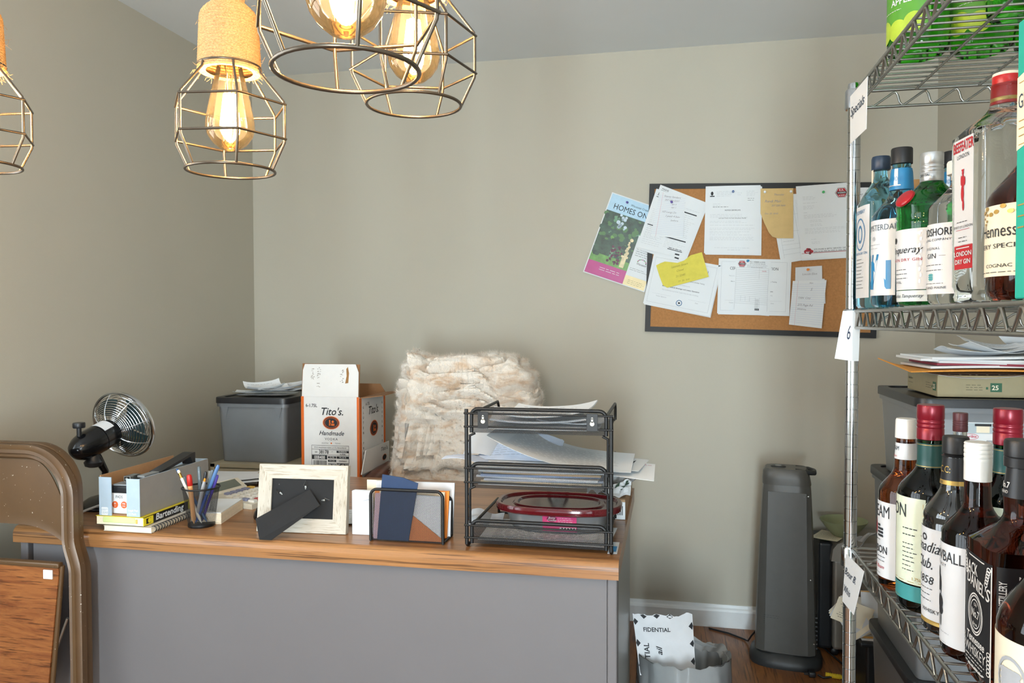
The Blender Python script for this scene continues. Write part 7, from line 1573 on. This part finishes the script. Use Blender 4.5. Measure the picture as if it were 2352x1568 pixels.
def jd_side(b, f0, R):
    f = lambda x, y, z: f0(x + 1.55 * R, y, z)
    b.text('BARRELED AND AGED @ DISTILLERY', .0098, -.0325, .092, .0005, 1, None, fn=f, rot=PI / 2, sx=.72, bold=.03)
    for t_, y, s_ in (("MR. JACK'S RECIPE", .150, .0125), ('WAS BUILT ON', .136, .010), ('FIERCE INDEPENDENCE', .120, .0125), ('IN LYNCHBURG', .106, .010)): b.text(t_, s_, -.022, y, .0005, 1, None, 'LEFT', fn=f, bold=.03, sx=.85)
jd_prof = [(.0005, .004), (.046, 0), (.053, .004), (.0555, .012), (.0555, .185)] + shoulder(.0555, .185, .0215, .225, p=.7) + [(.0215, .225), (.0225, .245), (.0205, .262), (.018, .285)]
bottle('large square black-labelled whiskey bottle with a black cap at the shelf front', (0.431, 1.072, zb), math.radians(-90), jd_prof, brown_g, [(.0215, .284), (.0225, .2845), (.0225, .296), (.0215, .297), (.0225, .298), (.0225, .315), (.021, .318), (.0005, .318)], black_plastic, [('label', -.72, .72, .018, .168, [lab_b, mat('label_white_ink', '#d9d9d6', .5)], jd_label), ('side_label', .80, 2.3, .018, .168, [lab_b, _mats['label_white_ink']], jd_side), ('neck_label', -3.1, 3.1, .246, .283, [mat('neck_black', '#1b1d22', .4), _mats['label_white_ink']], lambda b, f, R: (b.text('No.7', .0105, .0, .258, .0005, 1, None, fn=f, bold=.03), b.text('BRAND', .0055, .0, .251, .0005, 1, None, fn=f)))], sq=lambda z: 6 if z < .19 else (3.2 if z < .21 else 2), sc_=(0.9, 0.985))
def wt_label(b, f, R): b.disc(.018, .0, .065, .0005, 1, None, 20, f, .024, ri=.85); [b.disc(.006, -.008 + .005 * (k % 4), .055 + .006 * (k // 4), .0006 + k * 1e-5, 1, None, 7, f, .004) for k in range(16)]; b.lines(-.03, .032, .06, 2, .008, .003, .0005, 1, None, .1, f, .01)
bottle('round shouldered reddish whiskey bottle with a cream label, nearest on the bottom shelf', (0.42, 0.945, zb), math.radians(-70), [(.0005, .004), (.044, 0), (.052, .005), (.0545, .014), (.0545, .115)] + shoulder(.0545, .115, .0165, .20, p=.8) + [(.0165, .20), (.0155, .27)], brown_g, screwcap(.017, .258, .035), black_plastic, [('label', -.95, .95, .015, .105, [lab_c, grey_ink], wt_label)], sc_=(1.1, 1.1))

# ---- top shelf: large green apple liqueur bottles
def ap_label(b, f, R):
    b.text('APPLE', .017, .012, .088, .0006, 1, None, fn=f, sx=.9, bold=.02); b.text('Tart', .017, .008, .106, .0006, 1, None, fn=f, shear=.4); b.disc(.005, .030, .112, .0006, 3, None, 14, f, .004); b.lines(-.035, .078, .05, 1, .008, .002, .0006, 1, None, .1, f, .006)
    for (x, y, r) in ((-.03, .045, .022), (.006, .04, .020), (.036, .05, .018), (-.02, .165, .026), (.024, .17, .02)): b.disc(r, x, y, .0004, 2, None, 24, f)
    b.add([f(x, y, .0005) for x, y in ((.005, .135), (.04, .145), (.045, .19), (.015, .17))], [(0, 1, 2, 3)], 1)
lab_g = mat('label_bright_green', '#55982f', .4, var=.06); lime = mat('apple_lime', '#a9c43a', .4, var=.15)
ap_prof = [(.0005, .006), (.044, 0), (.052, .005), (.054, .016), (.054, .225)] + shoulder(.054, .225, .018, .30, p=.85) + [(.018, .30), (.017, .335)]
proto = None
for i, (x, y, rt, lb) in enumerate([(.427, 1.50, math.radians(-62), 'green apple liqueur bottle nearest the corner tag on the top shelf'), (.529, 1.50, math.radians(-30), 'green liqueur bottle second from the corner on the top shelf'), (.631, 1.50, math.radians(-24), 'rightmost green liqueur bottle on the top shelf'), (.53, 1.34, math.radians(-34), 'nearest green liqueur bottle on the top shelf, cut off by the picture top')]):
    if proto is None: proto = bottle(lb, (x, y, zt_), rt, ap_prof, liqueur_g, screwcap(.0185, .33, .03), black_plastic, [('label', -1.2, 1.2, .03, .205, [lab_g, lab_w, lime, green_print], ap_label)], group='green liqueur bottles on the top shelf', sc_=(.92, .92))
    else: q = dup(proto, (x, y, zt_), rt); q['label'] = lb
# ---- low shelf: a paper sack with a green band under the bottom shelf
def sack(u, v):
    th_ = u * 2 * PI; r = 1 + .05 * noise.noise((math.cos(th_) * 3, math.sin(th_) * 3, v * 4)); e = 4; c, s_ = math.cos(th_), math.sin(th_); k = (abs(c) ** e + abs(s_) ** e) ** (-1 / e)
    return V((.475 + .085 * k * c * r, 1.12 + .13 * k * s_ * r, zLow + .001 + .36 * v + (.022 * noise.noise((math.cos(th_) * 5, math.sin(th_) * 5, 3)) if v > .95 else 0)))
b = B(); b.sheet(56, 14, sack, .0006)
for i, f in enumerate(b.f):
    c = sum((V(b.v[k]) for k in f), V()) / len(f)
    if zLow + .285 < c.z < zLow + .325: b.m[i] = 1
solo('paper_sack', b, [mat('sack_paper', '#d6c3a4', .8, var=.08, vs=18), mat('sack_green', '#4d9a63', .6)], 'open tan paper sack with a green band on the low shelf', 'sack')
for i in range(6):
    solo('sheet_of_paper', B().sheet(6, 6, lambda u, v, i=i: V((.42 + .11 * u, 1.03 + .032 * i + .006 * math.sin(u * 4 + i), zLow + .06 + .32 * v + .008 * i * (u - .5))), .0006), paper2 if i % 2 else cream, ['cream sheet at the near end inside the tan paper sack', 'white sheet second from the near end in the paper sack', 'cream sheet third from the near end in the paper sack', 'white sheet third from the far end in the paper sack', 'cream sheet second from the far end in the paper sack', 'white sheet at the far end inside the tan paper sack'][i], 'paper', 'sheets in the paper sack')
